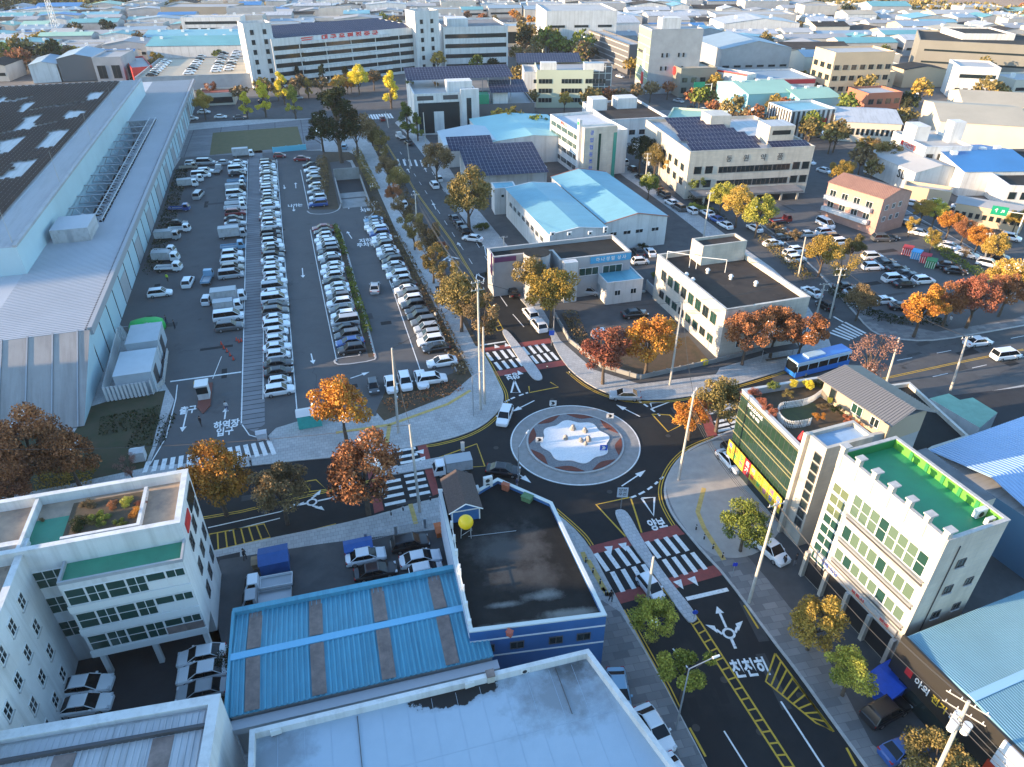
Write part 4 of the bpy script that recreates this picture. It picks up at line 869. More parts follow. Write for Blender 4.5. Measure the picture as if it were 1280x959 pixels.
# ================================================================ NORTH-EAST BLOCK
# black-topped two-storey block with orange rim light (the near corner building)
ang = radians(-72.7); o = G(822, 318, 9.0)
B1 = Bld('office_block', 'white two-storey block with brown flat roof and rooftop room behind autumn trees', 'office building', o, [(0,0),(23.4,0),(23.4,15.6),(0,15.6)], 9.0, ang, M_CREAM, M_BRNR, par=.85, th=.35)
B1.t['label'] = 'cream two-storey block with dark brown flat roof and rooftop room behind autumn trees'
for z in (5.0, 1.5):
    for k in range(8): B1.win(0, 2.4+2.45*k, z, 1.7, 1.9 if z > 3 else 1.4, 2, 1, M_GLASSG if k % 3 else M_GLASS, M_FRAMED)
B1.wins(1, (3, 7, 11), (5, 1.5), 1.6, 1.5)
p = B1.local(*G(858, 300, 11.6)); b = MB(); b.box(1.2, 6.0, B1.zr+.003, 5.2, 15.0, B1.zr+3.2, M_WTILE)
b.box(1.5, 6.3, B1.zr+3.2, 4.9, 14.7, B1.zr+3.21, M_BRNR); b.obj('rooftop_room', B1.t)
b = MB()
for (x0,y0,x1,y1) in ((1.2,6.0,5.2,6.3),(1.2,14.7,5.2,15.0),(1.2,6.3,1.5,14.7),(4.9,6.3,5.2,14.7)): b.box(x0,y0,B1.zr+3.205,x1,y1,B1.zr+3.7,M_WTILE)
b.obj('rooftop_room_parapet', B1.t)
for k, (x_, y_) in enumerate(((8.5,5.5),(12.0,8.0),(15.6,10.6),(9.0,1.0),(11.2,1.0))):
    x, y = B1.W(x_, y_); t = thing('roof_vent', ['round white vent nearest the rooftop room on the brown roof','round white vent in the middle of the brown roof','round white vent furthest from the rooftop room','small white vent at the brown roof edge, northern one','small white vent at the brown roof edge, southern one'][k], 'vent', x, y, B1.z0+B1.zr)
    b = MB(); b.cyl(0,0,0,.7,.28,M_ACW); b.obj('shaft', t); b = MB(); b.tube((0,0,.6),(0,0,.95),.45,M_ACW,.2); b.obj('cap', t)
for k, (xa, ya, yb) in enumerate(((2.6,.5,3.6),(6.4,4.4,8.6))):
    x, y = B1.W(xa, ya); t = thing('pipe_frame', ['white pipe goalpost frame at the north-west corner of the brown roof','white pipe goalpost frame in the middle of the brown roof'][k], 'pipe frame', x, y, B1.z0+B1.zr, B1.ang); b = MB()
    b.tube((0,0,0),(0,0,2.4),.06,M_FRAME); b.obj('post', t); b = MB(); b.tube((2.8,yb-ya,0),(2.8,yb-ya,2.4),.06,M_FRAME); b.obj('post', t); b = MB(); b.tube((0,0,2.4),(2.8,yb-ya,2.4),.07,M_FRAME); b.obj('rail', t)
# small blue flat roof building and the L-shaped shop with dark roof
ang = radians(15.5); o = G(742, 333, 0)
o = back(G(759, 354, 4.6), ang, 0, 0)
SB = Bld('white_annex', 'small white annex with flat bright blue roof beside the corner yard', 'annex', o, (7.2, 7.8), 4.6, ang, M_WALL, M_BLUE, par=.05, th=.12)
for d in (1.6, 4.8): SB.win(0, d, 1.7, 1.2, 1.1, 2, 1, M_GLASS)
SB.slab('roller_door', 3, 1.2, 4.6, 0, 2.6, M_GREY, .04)
ang = radians(16); o = G(700, 325, 8.2)
DR = Bld('shop_building', 'grey two-storey shop with dark flat roof and round corner tower', 'shop building', o, [(0,0),(14.2,0),(14.2,9.0),(-11.5,9.0),(-11.5,4.6),(0,4.6)], 8.2, ang, M_GREY, M_BLACKR, par=.7, th=.3, cap=M_KERB)
for d in (3.8, 8.6): DR.win(0, d, 4.3, 4.0, 1.6, 3, 1, M_GLASSG)
DR.slab('blue_signboard', 0, 6.0, 14.2, 6.6, 7.9, mat('signboard_blue', (.05,.32,.55), .5), .16); DR.sign(0, 10.1, 7.25, '하 나 정 밀  상 사', .85, M_WHITE, .18, .01)
DR.slab('balcony', 0, .2, 3.2, 3.3, 4.3, M_STEEL, 1.0); DR.slab('stair_block', 0, .4, 3.0, 0, 8.0, M_WALL, 1.6)
b = MB(); pr = [(-3.6+2.5*cos(t*pi/8), 2.7+2.5*sin(t*pi/8)) for t in range(16)]; b.prism(pr, 0, 8.9, mat('tower_grey', (.36,.36,.37), .7), M_BLACKR); b.obj('corner_tower', DR.t)
b = MB(); b.box(-3.9, .12, 4.0, -2.9, .2, 7.8, MATS['signboard_blue']); b.obj('tower_sign', DR.t)
b = MB(); b.box(-12.0, 4.0, 4.8, -11.8, 4.5, 9.0, mat('sign_purple', (.11,.03,.10), .6)); b.obj('purple_blade_sign', DR.t)
DR.slab('purple_signboard', 4, .2, 4.4, 7.0, 7.9, MATS['sign_purple'], .2); 
for k, px in enumerate(((691,292),(712,292),(738,291),(757,289))): acunit(*G(*px, 8.0), 7.55, radians(16), 'white unit on the back parapet of the dark shop roof, '+['western end','second from the west','third from the west','eastern twin-fan one'][k], .9, 2 if k == 3 else 1)
# blue-roofed factory pair behind
def gable(name, label, px, z, W_, D_, ang, wall, roof, rise=1.2, along='x', group=None, cat='warehouse', nr=0, trim=None, wins=()):
    """shed whose eaves stand at z; ridge along local y ('y') or x ('x'); px = front-left eave corner"""
    o = G(*px, z) if len(px) == 2 and px[0] > -9000 else px
    B = Bld(name, label, cat, o, (W_, D_), z, ang, wall, roof, par=0, group=group); h = B.h; e = .25
    b = MB()
    if along == 'y':
        P = [[(-e,-e,h+.03),(W_/2,-e,h+rise),(W_/2,D_+e,h+rise),(-e,D_+e,h+.03)], [(W_/2,-e,h+rise),(W_+e,-e,h+.03),(W_+e,D_+e,h+.03),(W_/2,D_+e,h+rise)]]
        b.face([(0,0,h),(W_,0,h),(W_/2,0,h+rise-.03)], wall); b.face([(W_,D_,h),(0,D_,h),(W_/2,D_,h+rise-.03)], wall)
    else:
        P = [[(-e,-e,h+.03),(W_+e,-e,h+.03),(W_+e,D_/2,h+rise),(-e,D_/2,h+rise)], [(-e,D_/2,h+rise),(W_+e,D_/2,h+rise),(W_+e,D_+e,h+.03),(-e,D_+e,h+.03)]]
        b.face([(W_,0,h),(W_,D_,h),(W_,D_/2,h+rise-.03)], wall); b.face([(0,D_,h),(0,0,h),(0,D_/2,h+rise-.03)], wall)
    b.obj('gable_wall', B.t)
    bpy.data.objects.remove(B.roof)
    b = MB()
    for q in P: b.face(q, roof)
    b.obj('roof', B.t)
    if nr:
        pp = [[P[0][0],P[0][3],P[0][2],P[0][1]], [P[1][2],P[1][1],P[1][0],P[1][3]]] if along == 'y' else P
        for q in pp:
            q = [tuple((x, y, z+.03)) for x, y, z in q]
            if along == 'y': ribroof('roof_ribs', B.t, [q[0], q[1], q[2], q[3]], roof, nr, .05)
            else: ribroof('roof_ribs', B.t, q, roof, nr, .05)
    if trim:
        b = MB()
        if along == 'y':
            for y_ in (-e-.03, D_+e+.03): b.tube((-e,y_,h+.05),(W_/2,y_,h+rise+.02),.10,trim,n=4); b.tube((W_/2,y_,h+rise+.02),(W_+e,y_,h+.05),.10,trim,n=4)
        b.obj('verge_trim', B.t)
    for (i, d, z_, w_, h_, n_) in wins: B.win(i, d, z_, w_, h_, n_)
    return B
gable('warehouse', 'white factory with glossy sky blue gable roof and dirty ridge strip', (757,279), 6.6, 14.6, 34, radians(17), M_WALL, M_SKYB, 1.5, 'y', trim=mat('trim_rust', (.35,.12,.07), .6), wins=[(0, 1.2, 3.4, 1.6, .9, 2),(0, 4.3, 3.4, 1.8, .9, 2),(0, 7.2, 3.4, 1.8, .9, 2),(0, 11.0, 3.4, 1.8, .9, 2)])
gable('warehouse', 'white parapeted factory with sky blue roof left of the larger blue one', (687,293), 7.0, 12.6, 31, radians(17), M_WALL, M_SKYB, .9, 'y', wins=[(3, 3+3.2*k, 3.6, 2.2, 1.2, 3) for k in range(8)], trim=M_FRAME)
# solar canopies and small sheds to the north of it
SC1 = Bld('solar_roofed_shop', 'low shop carrying a large tilted blue solar array', 'shop', G(585,215,6.0), (21, 17), 6.0, radians(11), M_WALL, M_MEMB, par=.3)
solar(SC1.t, -.5, -4.5, 20.5, 16, 5.9, 8.6); solar(SC1.t, -3.2, 12.5, 9.5, 21.5, 8.0, 9.6)
for x_ in (0, 5, 10, 15, 20):
    for y_, za, zb in ((-4.2, 0, 5.9), (15.5, 5.7, 8.4)): b = MB(); b.tube((x_,y_,za),(x_,y_,zb),.08,M_STEEL,n=6); b.obj('array_post', SC1.t)
Bld('white_hut', 'small white two-storey hut with flat blue roof by the large brown-green tree', 'hut', G(618,236,6.6), (5.4, 4.6), 6.6, radians(11), M_WALL, M_BLUE, par=.05).win(0, 1.6, 4.2, .8, .8, 1)
gable('warehouse', 'white shed with pale hipped grey-blue roof beyond the solar array', (556,182), 6.5, 20, 17, radians(12), M_WALL, mat('roof_pale_grey', (.40,.46,.50), .5, var=.05, scale=.2), 1.5, 'y')
gable('warehouse', 'warehouse with pale turquoise roof behind the solar array', (612,178), 7.0, 26, 30, radians(14), M_WALL, mat('roof_turquoise', (.24,.48,.50), .5, var=.05, scale=.2), 1.3, 'y')
# --- white office with vertical lettering tower (690-770,135-225)
ang = radians(-72); o = G(688, 143, 12.2)
WO = Bld('white_office', 'white four-storey office with horizontal green window bands and lettered tower', 'office building', o, (24, 14), 12.2, ang, M_WALL, mat('roof_pale', (.45,.48,.50), .7, var=.1, scale=.3), par=.7)
for z in (1.0, 3.9, 6.8, 9.4):
    for k in range(5): WO.win(0, 1+4.4*k, z, 4.2, 1.5, 4, 1, M_GLASSG if z > 6 else M_GLASS)
WO.sign(0, 11, 11.6, '새마을금고', 1.1, MATS['sign_red'], .04, .02)
b = MB(); b.box(24.004, -.6, 0, 27.5, 9, 14.2, M_WTILE); b.obj('lettered_tower', WO.t); b = MB(); b.box(24.3, -1.4, 0, 25.6, -.604, 16.0, M_WALL); b.obj('tower_fin', WO.t)
b = MB(); b.tube((24.9,-1.42,15),(24.9,-1.5,15),.5,mat('logo_green',(.03,.4,.12),.5),n=12); b.obj('round_logo', WO.t)
for i, ch in enumerate('공업협동조합'): text('tower_lettering', ch, 1.3, cols[0], WO.t, (27.53, 1.6, 12.8-i*1.9), (pi/2, 0, pi/2), .01, .02)
b = MB(); b.box(27.503, 3.6, .2, 27.56, 4.3, 12.5, M_GLASSG); b.box(27.503, 8.0, .2, 27.58, 8.98, 12.5, mat('glass_strip_green', (.03,.25,.2), .2)); b.obj('glass_strip', WO.t)
# --- big white office with roof solar
ang = radians(9.2); o = G(863, 190, 12.2)
PO = Bld('solar_office', 'large white tiled office with blue solar rows on its roof', 'office building', o, (33.5, 35), 12.2, ang, M_WTILE, M_SHEET, par=.7)
for z in (6.4, 2.9):
    for d in (1.6, 4.6, 28.4, 31.0): PO.win(0, d, z, 2.0, 1.9, 1, 1, M_GLASS, M_FRAMED)
    for k in range(4): PO.win(0, 8.2+4.9*k, z, 4.8, 1.6, 4, 1, M_GLASS, M_FRAMED)
    for k in range(7): PO.win(3, 2.5+4.6*k, z, 2.2, 1.7, 2, 1, M_GLASS, M_FRAMED)
PO.slab('entrance_canopy', 0, 1.0, 30, 2.0, 2.4, M_MEMB, 5.0)
for x_ in (3, 10, 17, 24, 28.5): b = MB(); b.box(x_, -4.8, 0, x_+.5, -4.3, 1.99, M_WTILE); b.obj('canopy_column', PO.t)
for i, ch in enumerate('동원약품'): PO.sign(0, 10.6+4.6*i, 9.8, ch, 1.8, M_FRAMED, .03, .03)
for r in range(7):
    x0 = (0, 3, 1.5, 4.5, 6, 7, 8)[r]*.5+1.0; solar(PO.t, x0+r*.4*0, 1.6+4.7*r, (19.5, 22, 21, 20, 19, 18.5, 18)[r], 5.6+4.7*r, PO.zr+.5, PO.zr+1.3)
solar(PO.t, 22.5, 1.4, 33.0, 4.6, PO.zr+.5, PO.zr+1.2)
b = MB(); b.box(23.5, 6, PO.zr+.003, 30.5, 13, PO.zr+4.6, M_WTILE, top=M_SHEET); b.obj('rooftop_room', PO.t)
b = MB(); b.box(24.4, 5.95, PO.zr+2.4, 29.4, 5.99, PO.zr+3.5, M_GLASS); b.obj('rooftop_window', PO.t)
b = MB(); b.box(15, 24, PO.zr+.003, 21, 31, PO.zr+3.6, M_CREAM); b.obj('lift_room', PO.t)
# --- pink brick house
ang = radians(-82); o = G(1036, 226, 8.6)
PH = gable('brick_house', 'pink brick three-storey house with white balconies and red tiled roof', (1036,228), 8.6, 14.5, 10.5, radians(-58), M_BRICKR, M_TILER, 1.5, 'x', cat='house')
for z in (5.6, 2.9):
    for k in range(4): PH.win(0, 1.0+3.2*k, z, 1.7, 1.5, 2, 1, M_GLASS)
    PH.slab('balcony', 0, .3, 12.6, z-.8, z+.15, M_WALL, 1.1)
    for d in (1.4, 4.0, 6.4): PH.win(1, d, z, 1.1, 1.2, 2, 1, M_GLASS)
# clothes containers, red/blue/green
for k, (px, c, lb) in enumerate((((1133,318),(.50,.03,.03),'red recycling cage nearest the round gold tree'),((1144,323),(.05,.35,.65),'light blue recycling cage between two red ones'),((1155,328),(.42,.03,.05),'dark red recycling cage beside the green one'),((1162,334),(.02,.2,.06),'green recycling cage at the end of the row'))):
    x, y = G(*px); t = thing('recycling_cage', lb, 'recycling cage', x, y, .13, radians(-35), 'recycling cages along the hedge'); m_ = mat('cage%d' % k, c, .6)
    b = MB(); b.box(-.95,-1.1,0,.95,1.1,1.5,m_); b.obj('bin', t); b = MB()
    for i in range(5): b.box(-.9+i*.42,-1.14,.05,-.8+i*.42,-1.105,1.5,M_FRAME)
    b.box(-1.0,-1.2,1.5,1.0,1.2,1.62,m_); b.obj('bars_and_lid', t)
# ================================================================ THE LONG LOGISTICS HALL (left)
ang = radians(16.7); O = G(106, 534)
HL = thing('logistics_hall', 'huge white hall with raised solar roof filling the left side', 'hall', O[0], O[1], .13, ang)
M_CYAN = mat('wall_pale_cyan', (.42,.56,.60), .6, var=.06, scale=.1)
M_LROOF = mat('roof_lilac_sheet', (.39,.41,.44), .5, var=.05, scale=.1)
ze = 8.6
b = MB()
for p_, q_ in (((0,13.5),(0,226)),((0,226),(-70,226)),((-70,226),(-70,13.5))): b.face([(*p_,0),(*q_,0),(*q_,ze-.31),(*p_,ze-.31)], M_CYAN)
b.obj('lower_wall', HL)
# low roof in pieces round the truss gap: x -70..1, gap x -12.5..-5.2, y 63..158
def lroof(x0, y0, x1, y1, n):
    ribroof('low_roof', HL, [(x0,y0,ze),(x0,y1,ze),(x1,y1,ze),(x1,y0,ze)][::-1] if False else [(x0,y0,ze),(x1,y0,ze),(x1,y1,ze),(x0,y1,ze)], M_LROOF, 1, .0)
b = MB()
for (x0,y0,x1,y1) in ((-70,13.2,1.0,63),(-5.2,63,1.0,158),(-70,158,1.0,226)):
    b.box(x0,y0,ze-.3,x1,y1,ze,M_LROOF)
b.obj('low_roof', HL)
b = MB(); y = 13.6
while y < 226:
    for (x0, x1) in (((-14, .6),) if (y < 62.6 or y > 158.4) else ((-5.0, .6),)):
        b.box(x0, y, ze+.002, x1, y+.14, ze+.075, M_LROOF)
    y += .62
b.obj('roof_ribs', HL)
b = MB(); b.box(.62,13.2,ze-.9,1.25,226,ze+.35,mat('eave_grey',(.30,.31,.33),.6)); b.box(.2,13.2,ze+.003,.45,226,ze+.05,M_BLK); b.obj('eave_gutter', HL)
# sloping near end with dark standing seams
M_SLOPE = mat('cladding_grey_brown', (.34,.32,.30), .65, var=.08, scale=.2, spec=.2, streak=((.9,.08,.08), .5, (.15,.13,.12)))
b = MB(); b.face([(-70,0,.1),(.0,0,.1),(.9,13.3,ze),(-70,13.3,ze)], M_SLOPE); b.face([(.0,0,.1),(0,13.5,.1),(.9,13.4,ze)], M_CYAN)
b.obj('sloping_end_wall', HL)
b = MB()
for k in range(20):
    x = -.9-3.35*k; b.face([(x,-.08,.2),(x+.22,-.08,.2),(x+.22,13.3,ze+.12),(x,13.3,ze+.12)], M_GREY); b.face([(x,-.08,.2),(x,13.3,ze+.12),(x,13.3,ze-.1),(x,-.08,.0)], M_DGREY); b.face([(x+.22,-.08,.2),(x+.22,-.08,.0),(x+.22,13.3,ze-.1),(x+.22,13.3,ze+.12)], M_DGREY)
b.obj('standing_seams', HL)
b = MB()
for k in range(34): yy = 15+6.25*k; b.box(0, yy, .1, .09, yy+.18, ze-.95, M_DGREY)
b.obj('wall_pilasters', HL)
for k in range(9): b = MB(); b.box(.004, 40+19*k, .1, .05, 46+19*k, 4.6, M_GREY); b.obj('loading_door', HL)
# raised hall and its solar field
zh = 13.6; b = MB(); b.box(-90, 38.5, ze-.3, -13.4, 200, zh, M_CYAN, top=M_SHEET); b.obj('raised_wall', HL)
b = MB(); b.box(-13.9, 38.3, zh+.002, -13.25, 200, zh+.45, M_GREY); b.obj('raised_parapet', HL)
b = MB(); y = 38.8
while y < 200: b.box(-19.5, y, zh+.002, -13.95, y+.12, zh+.07, M_LROOF); y += .62
b.obj('raised_roof_ribs', HL)
def inpoly(x, y, p):
    c = False; j = len(p)-1
    for i in range(len(p)):
        if (p[i][1] > y) != (p[j][1] > y) and x < (p[j][0]-p[i][0])*(y-p[i][1])/(p[j][1]-p[i][1])+p[i][0]: c = not c
        j = i
    return c
zp = lambda l: locp(O, ang, [(a/6.4, 80+b_/6.4) for a, b_ in l], zh+.3)
gaps = [zp(l) for l in ([(135,380),(215,312),(282,308),(205,378)],[(690,292),(725,235),(832,222),(762,282)],[(130,525),(215,430),(322,415),(232,520)],[(530,400),(560,375),(668,380),(622,425),(520,436)],[(0,705),(0,625),(190,585),(60,712)],[(295,668),(392,572),(380,550),(540,530),(420,655)],[(-60,930),(120,835),(80,805),(300,765),(180,895)],[(270,360),(640,305),(640,312),(270,368)],[(0,552),(420,470),(420,480),(0,560)],[(-500,300),(75,290),(210,262),(210,270),(80,302),(-500,330)],[(0,275),(30,262),(45,280),(0,300)])]
cen = lambda g_: (sum(p[0] for p in g_)/len(g_), sum(p[1] for p in g_)/len(g_))
gaps = [[(cen(g_)[0]+(p[0]-cen(g_)[0])*1.18, cen(g_)[1]+(p[1]-cen(g_)[1])*1.18) for p in g_] for g_ in gaps]
b = MB(); pw, ph = 1.02, 1.9
nx = int((72-6)/pw)
for i in range(nx):
    for j in range(int(158/ph)):
        x = -20.0-i*pw; y = 39.5+j*ph+(ph/2 if i % 2 else 0)
        if any(inpoly(x-.5, y+.9, g_) for g_ in gaps): continue
        if y > 197-(-x-20)*.12*0: continue
        b.face([(x-pw+.05,y+.03,zh+.30),(x,y+.03,zh+.30),(x,y+ph-.03,zh+.36),(x-pw+.05,y+ph-.03,zh+.36)], MATS.setdefault('hall_solar', mat('hall_solar_module', (.055,.040,.034), .8, var=.2, scale=.02, spec=.05)))
so_ = b.obj('solar_modules', HL)
# trusses over the gap
for k in range(12):
    yy = 64.5+8.2*k; b = MB()
    b.tube((-13.4,yy,ze+.4),(-5.2,yy,ze+.4),.14,M_STEEL,n=5); b.tube((-13.4,yy,ze-1.2),(-5.2,yy,ze-1.2),.12,M_STEEL,n=5)
    for i in range(4): x = -13.4+2.05*i; b.tube((x,yy,ze-1.2),(x+1.03,yy,ze+.4),.08,M_STEEL,n=4); b.tube((x+1.03,yy,ze+.4),(x+2.05,yy,ze-1.2),.08,M_STEEL,n=4)
    b.obj('cross_truss', HL)
b = MB()
for zz in (ze+.5, ze-1.3):
    for xx in (-5.4, -7.2): b.tube((xx,63,zz),(xx,158,zz),.12,M_STEEL,n=5)
for k in range(46):
    yy = 63+2.06*k; b.tube((-5.4,yy,ze+.5),(-7.2,yy+2.06,ze+.5),.07,M_STEEL,n=4); b.tube((-7.2,yy,ze+.5),(-5.4,yy,ze+.5),.07,M_STEEL,n=4); b.tube((-5.4,yy,ze+.5),(-5.4,yy+2.06,ze-1.3),.07,M_STEEL,n=4)
b.obj('long_truss', HL)
b = MB(); b.box(-13.3,62,ze-6.2,-5.0,159,ze-6.0,M_BLACKR); b.obj('gap_floor', HL); b = MB(); b.face([(-5.2,63,ze-6),(-5.2,158,ze-6),(-5.2,158,ze),(-5.2,63,ze)], M_GREY); b.face([(-5.2,158,ze-6),(-13.4,158,ze-6),(-13.4,158,ze),(-5.2,158,ze)], M_GREY); b.face([(-13.4,158,ze-6),(-13.4,63,ze-6),(-13.4,63,ze),(-13.4,158,ze)], M_CYAN); b.obj('gap_lining', HL)
b = MB(); b.box(-12.2,52.5,ze+.003,-5.6,60.5,ze+2.6,M_SHEET,top=M_LROOF); b.box(-9.4,52.45,ze+.05,-8.6,52.49,ze+2.5,M_STEEL); b.obj('plant_room', HL)
b = MB(); b.cyl(-8.2,62,ze,ze+1.9,.45,M_STEEL); b.tube((-8.2,62,ze+1.9),(-8.2,62,ze+2.3),.75,M_STEEL,.2,12); b.obj('roof_ventilator', HL)
for k in range(5): b = MB(); b.tube((-14.6,41+36*k,zh),(-14.6,41+36*k,zh+6.5),.06,M_POLE,.02,6); b.obj('lightning_rod', HL)
# fenced plant enclosure and container boxes south of the hall
def fbox(nm, lab, cat, px, z0, L_, W_, H_, a, m, top=None):
    x, y = G(*px, z0); t = thing(nm, lab, cat, x, y, z0, a); b = MB(); b.box(0,0,0,L_,W_,H_,m,top=top); b.obj('body', t)
    b = MB(); b.box(-.05,-.05,H_,L_+.05,W_+.05,H_+.12,top or m); b.obj('roof', t)
    b = MB(); b.box(L_+.004,W_*.2,.1,L_+.05,W_*.55,H_*.8,M_DGREY); b.obj('door', t); return t
EA = radians(16.7)
cg = mat('container_pale', (.42,.47,.50), .6, var=.06, scale=.4)
fbox('equipment_container', 'pale grey container standing nearest the road in the slatted enclosure', 'container', (150,497), .13, 5.2, 7.4, 3.6, EA, cg)
fbox('equipment_container', 'pale grey container at the rear of the slatted enclosure by the green tarpaulin', 'container', (164,454), .13, 4.8, 6.6, 3.4, EA, cg)
t = thing('slatted_fence', 'white and dark vertical slat fence round the container enclosure', 'fence', *G(134,503), .13, EA)
fp = locp(G(134,503), EA, [(134,503),(192,494),(205,438),(202,420),(185,420)], .13)+[] ; fp2 = locp(G(134,503), EA, [(134,503),(152,426),(165,424)], .13); b = MB()
for P_ in (fp, fp2):
    for p, q in zip(P_, P_[1:]):
        L_ = hypot(q[0]-p[0], q[1]-p[1]); n_ = max(1, int(L_/.55)); ux, uy = (q[0]-p[0])/L_, (q[1]-p[1])/L_
        for i in range(n_):
            x, y = p[0]+ux*i*.55, p[1]+uy*i*.55; b.prism([(x-uy*.02,y+ux*.02),(x+uy*.02,y-ux*.02),(x+ux*.33+uy*.02,y+uy*.33-ux*.02),(x+ux*.33-uy*.02,y+uy*.33+ux*.02)],.1,2.6,M_FRAME)
        b.tube((*p,2.5),(*q,2.5),.05,M_STEEL,n=4); b.tube((*p,.3),(*q,.3),.05,M_STEEL,n=4)
b.obj('slats', t)
x, y = G(185,412,.13); t = thing('covered_pile', 'pile under a bright green tarpaulin at the end of the enclosure', 'tarpaulin', x, y, .13, EA); b = MB()
me = sphere(1.0, mat('tarp_green', (.01,.45,.08), .5), 0, 3)
rr = random.Random(9)
for v in me.vertices:
    x_, y_, z_ = v.co; s_ = 1/max(abs(x_), abs(y_), abs(z_))**.6; v.co = (x_*s_*3.0, y_*s_*1.9, max(0, z_*s_)*1.9+rr.uniform(-.06,.06)); 
    if v.co.z < 0.02: v.co.z = 0
put('tarpaulin', me, t)
# ================================================================ generic buildings from measured corners
PLACED = []
def reg(B, m=3.0):
    p = inset(B.p, -m); PLACED.append([B.W(x, y) for x, y in p])
for B in (FL,LW,BL,BR,BD,WR,DZ,HS,LB_,ST,GR,SH,FB,B1,SB,DR,SC1,WO,PO,PH): reg(B)
def width_to(o, ang, z, x1):
    lo, hi = 1.0, 260.0
    for _ in range(40):
        m_ = (lo+hi)/2
        if PX(o[0]+m_*cos(ang), o[1]+m_*sin(ang), z)[0] < x1: lo = m_
        else: hi = m_
    return (lo+hi)/2
WALLS = {'q': mat('wall_offwhite_weathered', (.50,.48,.44), .85, col2=(.40,.385,.36), scale=.08, streak=((.3,.3,.05), .5, (.28,.26,.24))), 'R': mat('fascia_red', (.45,.03,.03), .6), 'w': M_WALL, 'c': mat('wall_cream', (.60,.54,.44), .8, var=.06, scale=.1), 'g': M_GREY, 'd': mat('wall_dark', (.12,.12,.125), .6), 'b': mat('wall_beige', (.55,.42,.28), .8, var=.06, scale=.1),
  'r': mat('wall_orange_brick', (.34,.13,.08), .85), 't': mat('wall_turquoise', (.28,.55,.55), .7), 'k': mat('wall_khaki', (.22,.21,.18), .85, var=.06, scale=.1), 'y': mat('wall_pale_green', (.52,.56,.42), .8, var=.05, scale=.1), 'u': mat('wall_blue', (.05,.15,.35), .6)}
ROOFS = {'s': (M_SHEET, 'white'), 'b': (M_SKYB, 'sky blue'), 'B': (mat('roof_deep_blue', (.03,.16,.38), .5, var=.1, scale=.1), 'deep blue'), 't': (mat('roof_teal', (.12,.32,.34), .55, var=.1, scale=.08), 'teal'),
  'g': (mat('roof_grey', (.30,.31,.32), .7, var=.12, scale=.08), 'grey'), 'k': (M_BLACKR, 'black'), 'n': (M_BRNR, 'brown'), 'e': (mat('roof_beige', (.40,.35,.26), .7, var=.08, scale=.08), 'beige'), 'G': (mat('roof_pale_mint', (.28,.46,.36), .6, var=.08, scale=.08), 'pale green'),
  'r': (mat('roof_red', (.33,.08,.04), .7, var=.1, scale=.1), 'red'), 'l': (mat('roof_pale_blue', (.24,.32,.38), .55, var=.08, scale=.08), 'pale blue'), 'w': (mat('roof_off_white', (.38,.38,.37), .7, var=.08, scale=.08), 'off-white')}
def simple(x0, y0, x1, z, D, a, kind, wl, rf, label, nm='factory', rows=(), vents=0, cat=None, o=None, W_=None, group=None):
    a = radians(a); o = o or G(x0, y0, z); W_ = W_ or width_to(o, a, z, x1); wl = WALLS[wl]; rm = ROOFS[rf][0]; cat = cat or nm.replace('_', ' ')
    if kind == 'f':
        B = Bld(nm, label, cat, o, (W_, D), z, a, wl, rm, par=.6, th=.35, group=group)
    else:
        B = gable(nm, label, (o[0], o[1]), z, W_, D, a, wl, rm, min(W_, D)*.09+.5, kind, cat=cat, group=group) if False else gable2(nm, label, o, z, W_, D, a, wl, rm, kind, cat, group)
    for (i, zz, h, n) in rows:
        L_ = B.edge(i)[2]; g_ = L_/n
        if z/hypot(*o) < .022 or n > 14: B.slab('window_band', i, .06*L_, .94*L_, zz, zz+h, M_GLASS, .05)
        else:
            for k in range(n): B.win(i, g_*k+g_*.2, zz, g_*.6, h, 2 if g_ > 3 else 1, 1, M_GLASS, M_FRAMED)
    for k in range(vents):
        b = MB(); xx = W_*(k+.5)/vents; yy = D*.5+(RN.random()-.5)*D*.3; zz = B.h+(0 if kind == 'f' else min(W_, D)*.07); b.box(xx-.7, yy-.7, zz-.7, xx+.7, yy+.7, zz+1.1, M_FRAME); b.obj('roof_vent', B.t)
    reg(B, 2.0); return B
def gable2(nm, label, o, z, W_, D_, a, wall, roof, along, cat, group):
    B = Bld(nm, label, cat, o, (W_, D_), z, a, wall, roof, par=0, group=group); h = B.h; e = .3; r = min(W_, D_)*.085+.4
    b = MB()
    if along == 'y': Q = [[(-e,-e,h+.04),(W_/2,-e,h+r),(W_/2,D_+e,h+r),(-e,D_+e,h+.04)],[(W_/2,-e,h+r),(W_+e,-e,h+.04),(W_+e,D_+e,h+.04),(W_/2,D_+e,h+r)]]; T = ([(0,0,h),(W_,0,h),(W_/2,0,h+r-.05)],[(W_,D_,h),(0,D_,h),(W_/2,D_,h+r-.05)])
    else: Q = [[(-e,-e,h+.04),(W_+e,-e,h+.04),(W_+e,D_/2,h+r),(-e,D_/2,h+r)],[(-e,D_/2,h+r),(W_+e,D_/2,h+r),(W_+e,D_+e,h+.04),(-e,D_+e,h+.04)]]; T = ([(W_,0,h),(W_,D_,h),(W_,D_/2,h+r-.05)],[(0,D_,h),(0,0,h),(0,D_/2,h+r-.05)])
    for q in Q: b.face(q, roof)
    bpy.data.objects.remove(B.roof); B.roof = b.obj('roof', B.t)
    for q in T: b = MB(); b.face(q, wall); b.obj('gable_wall', B.t)
    return B
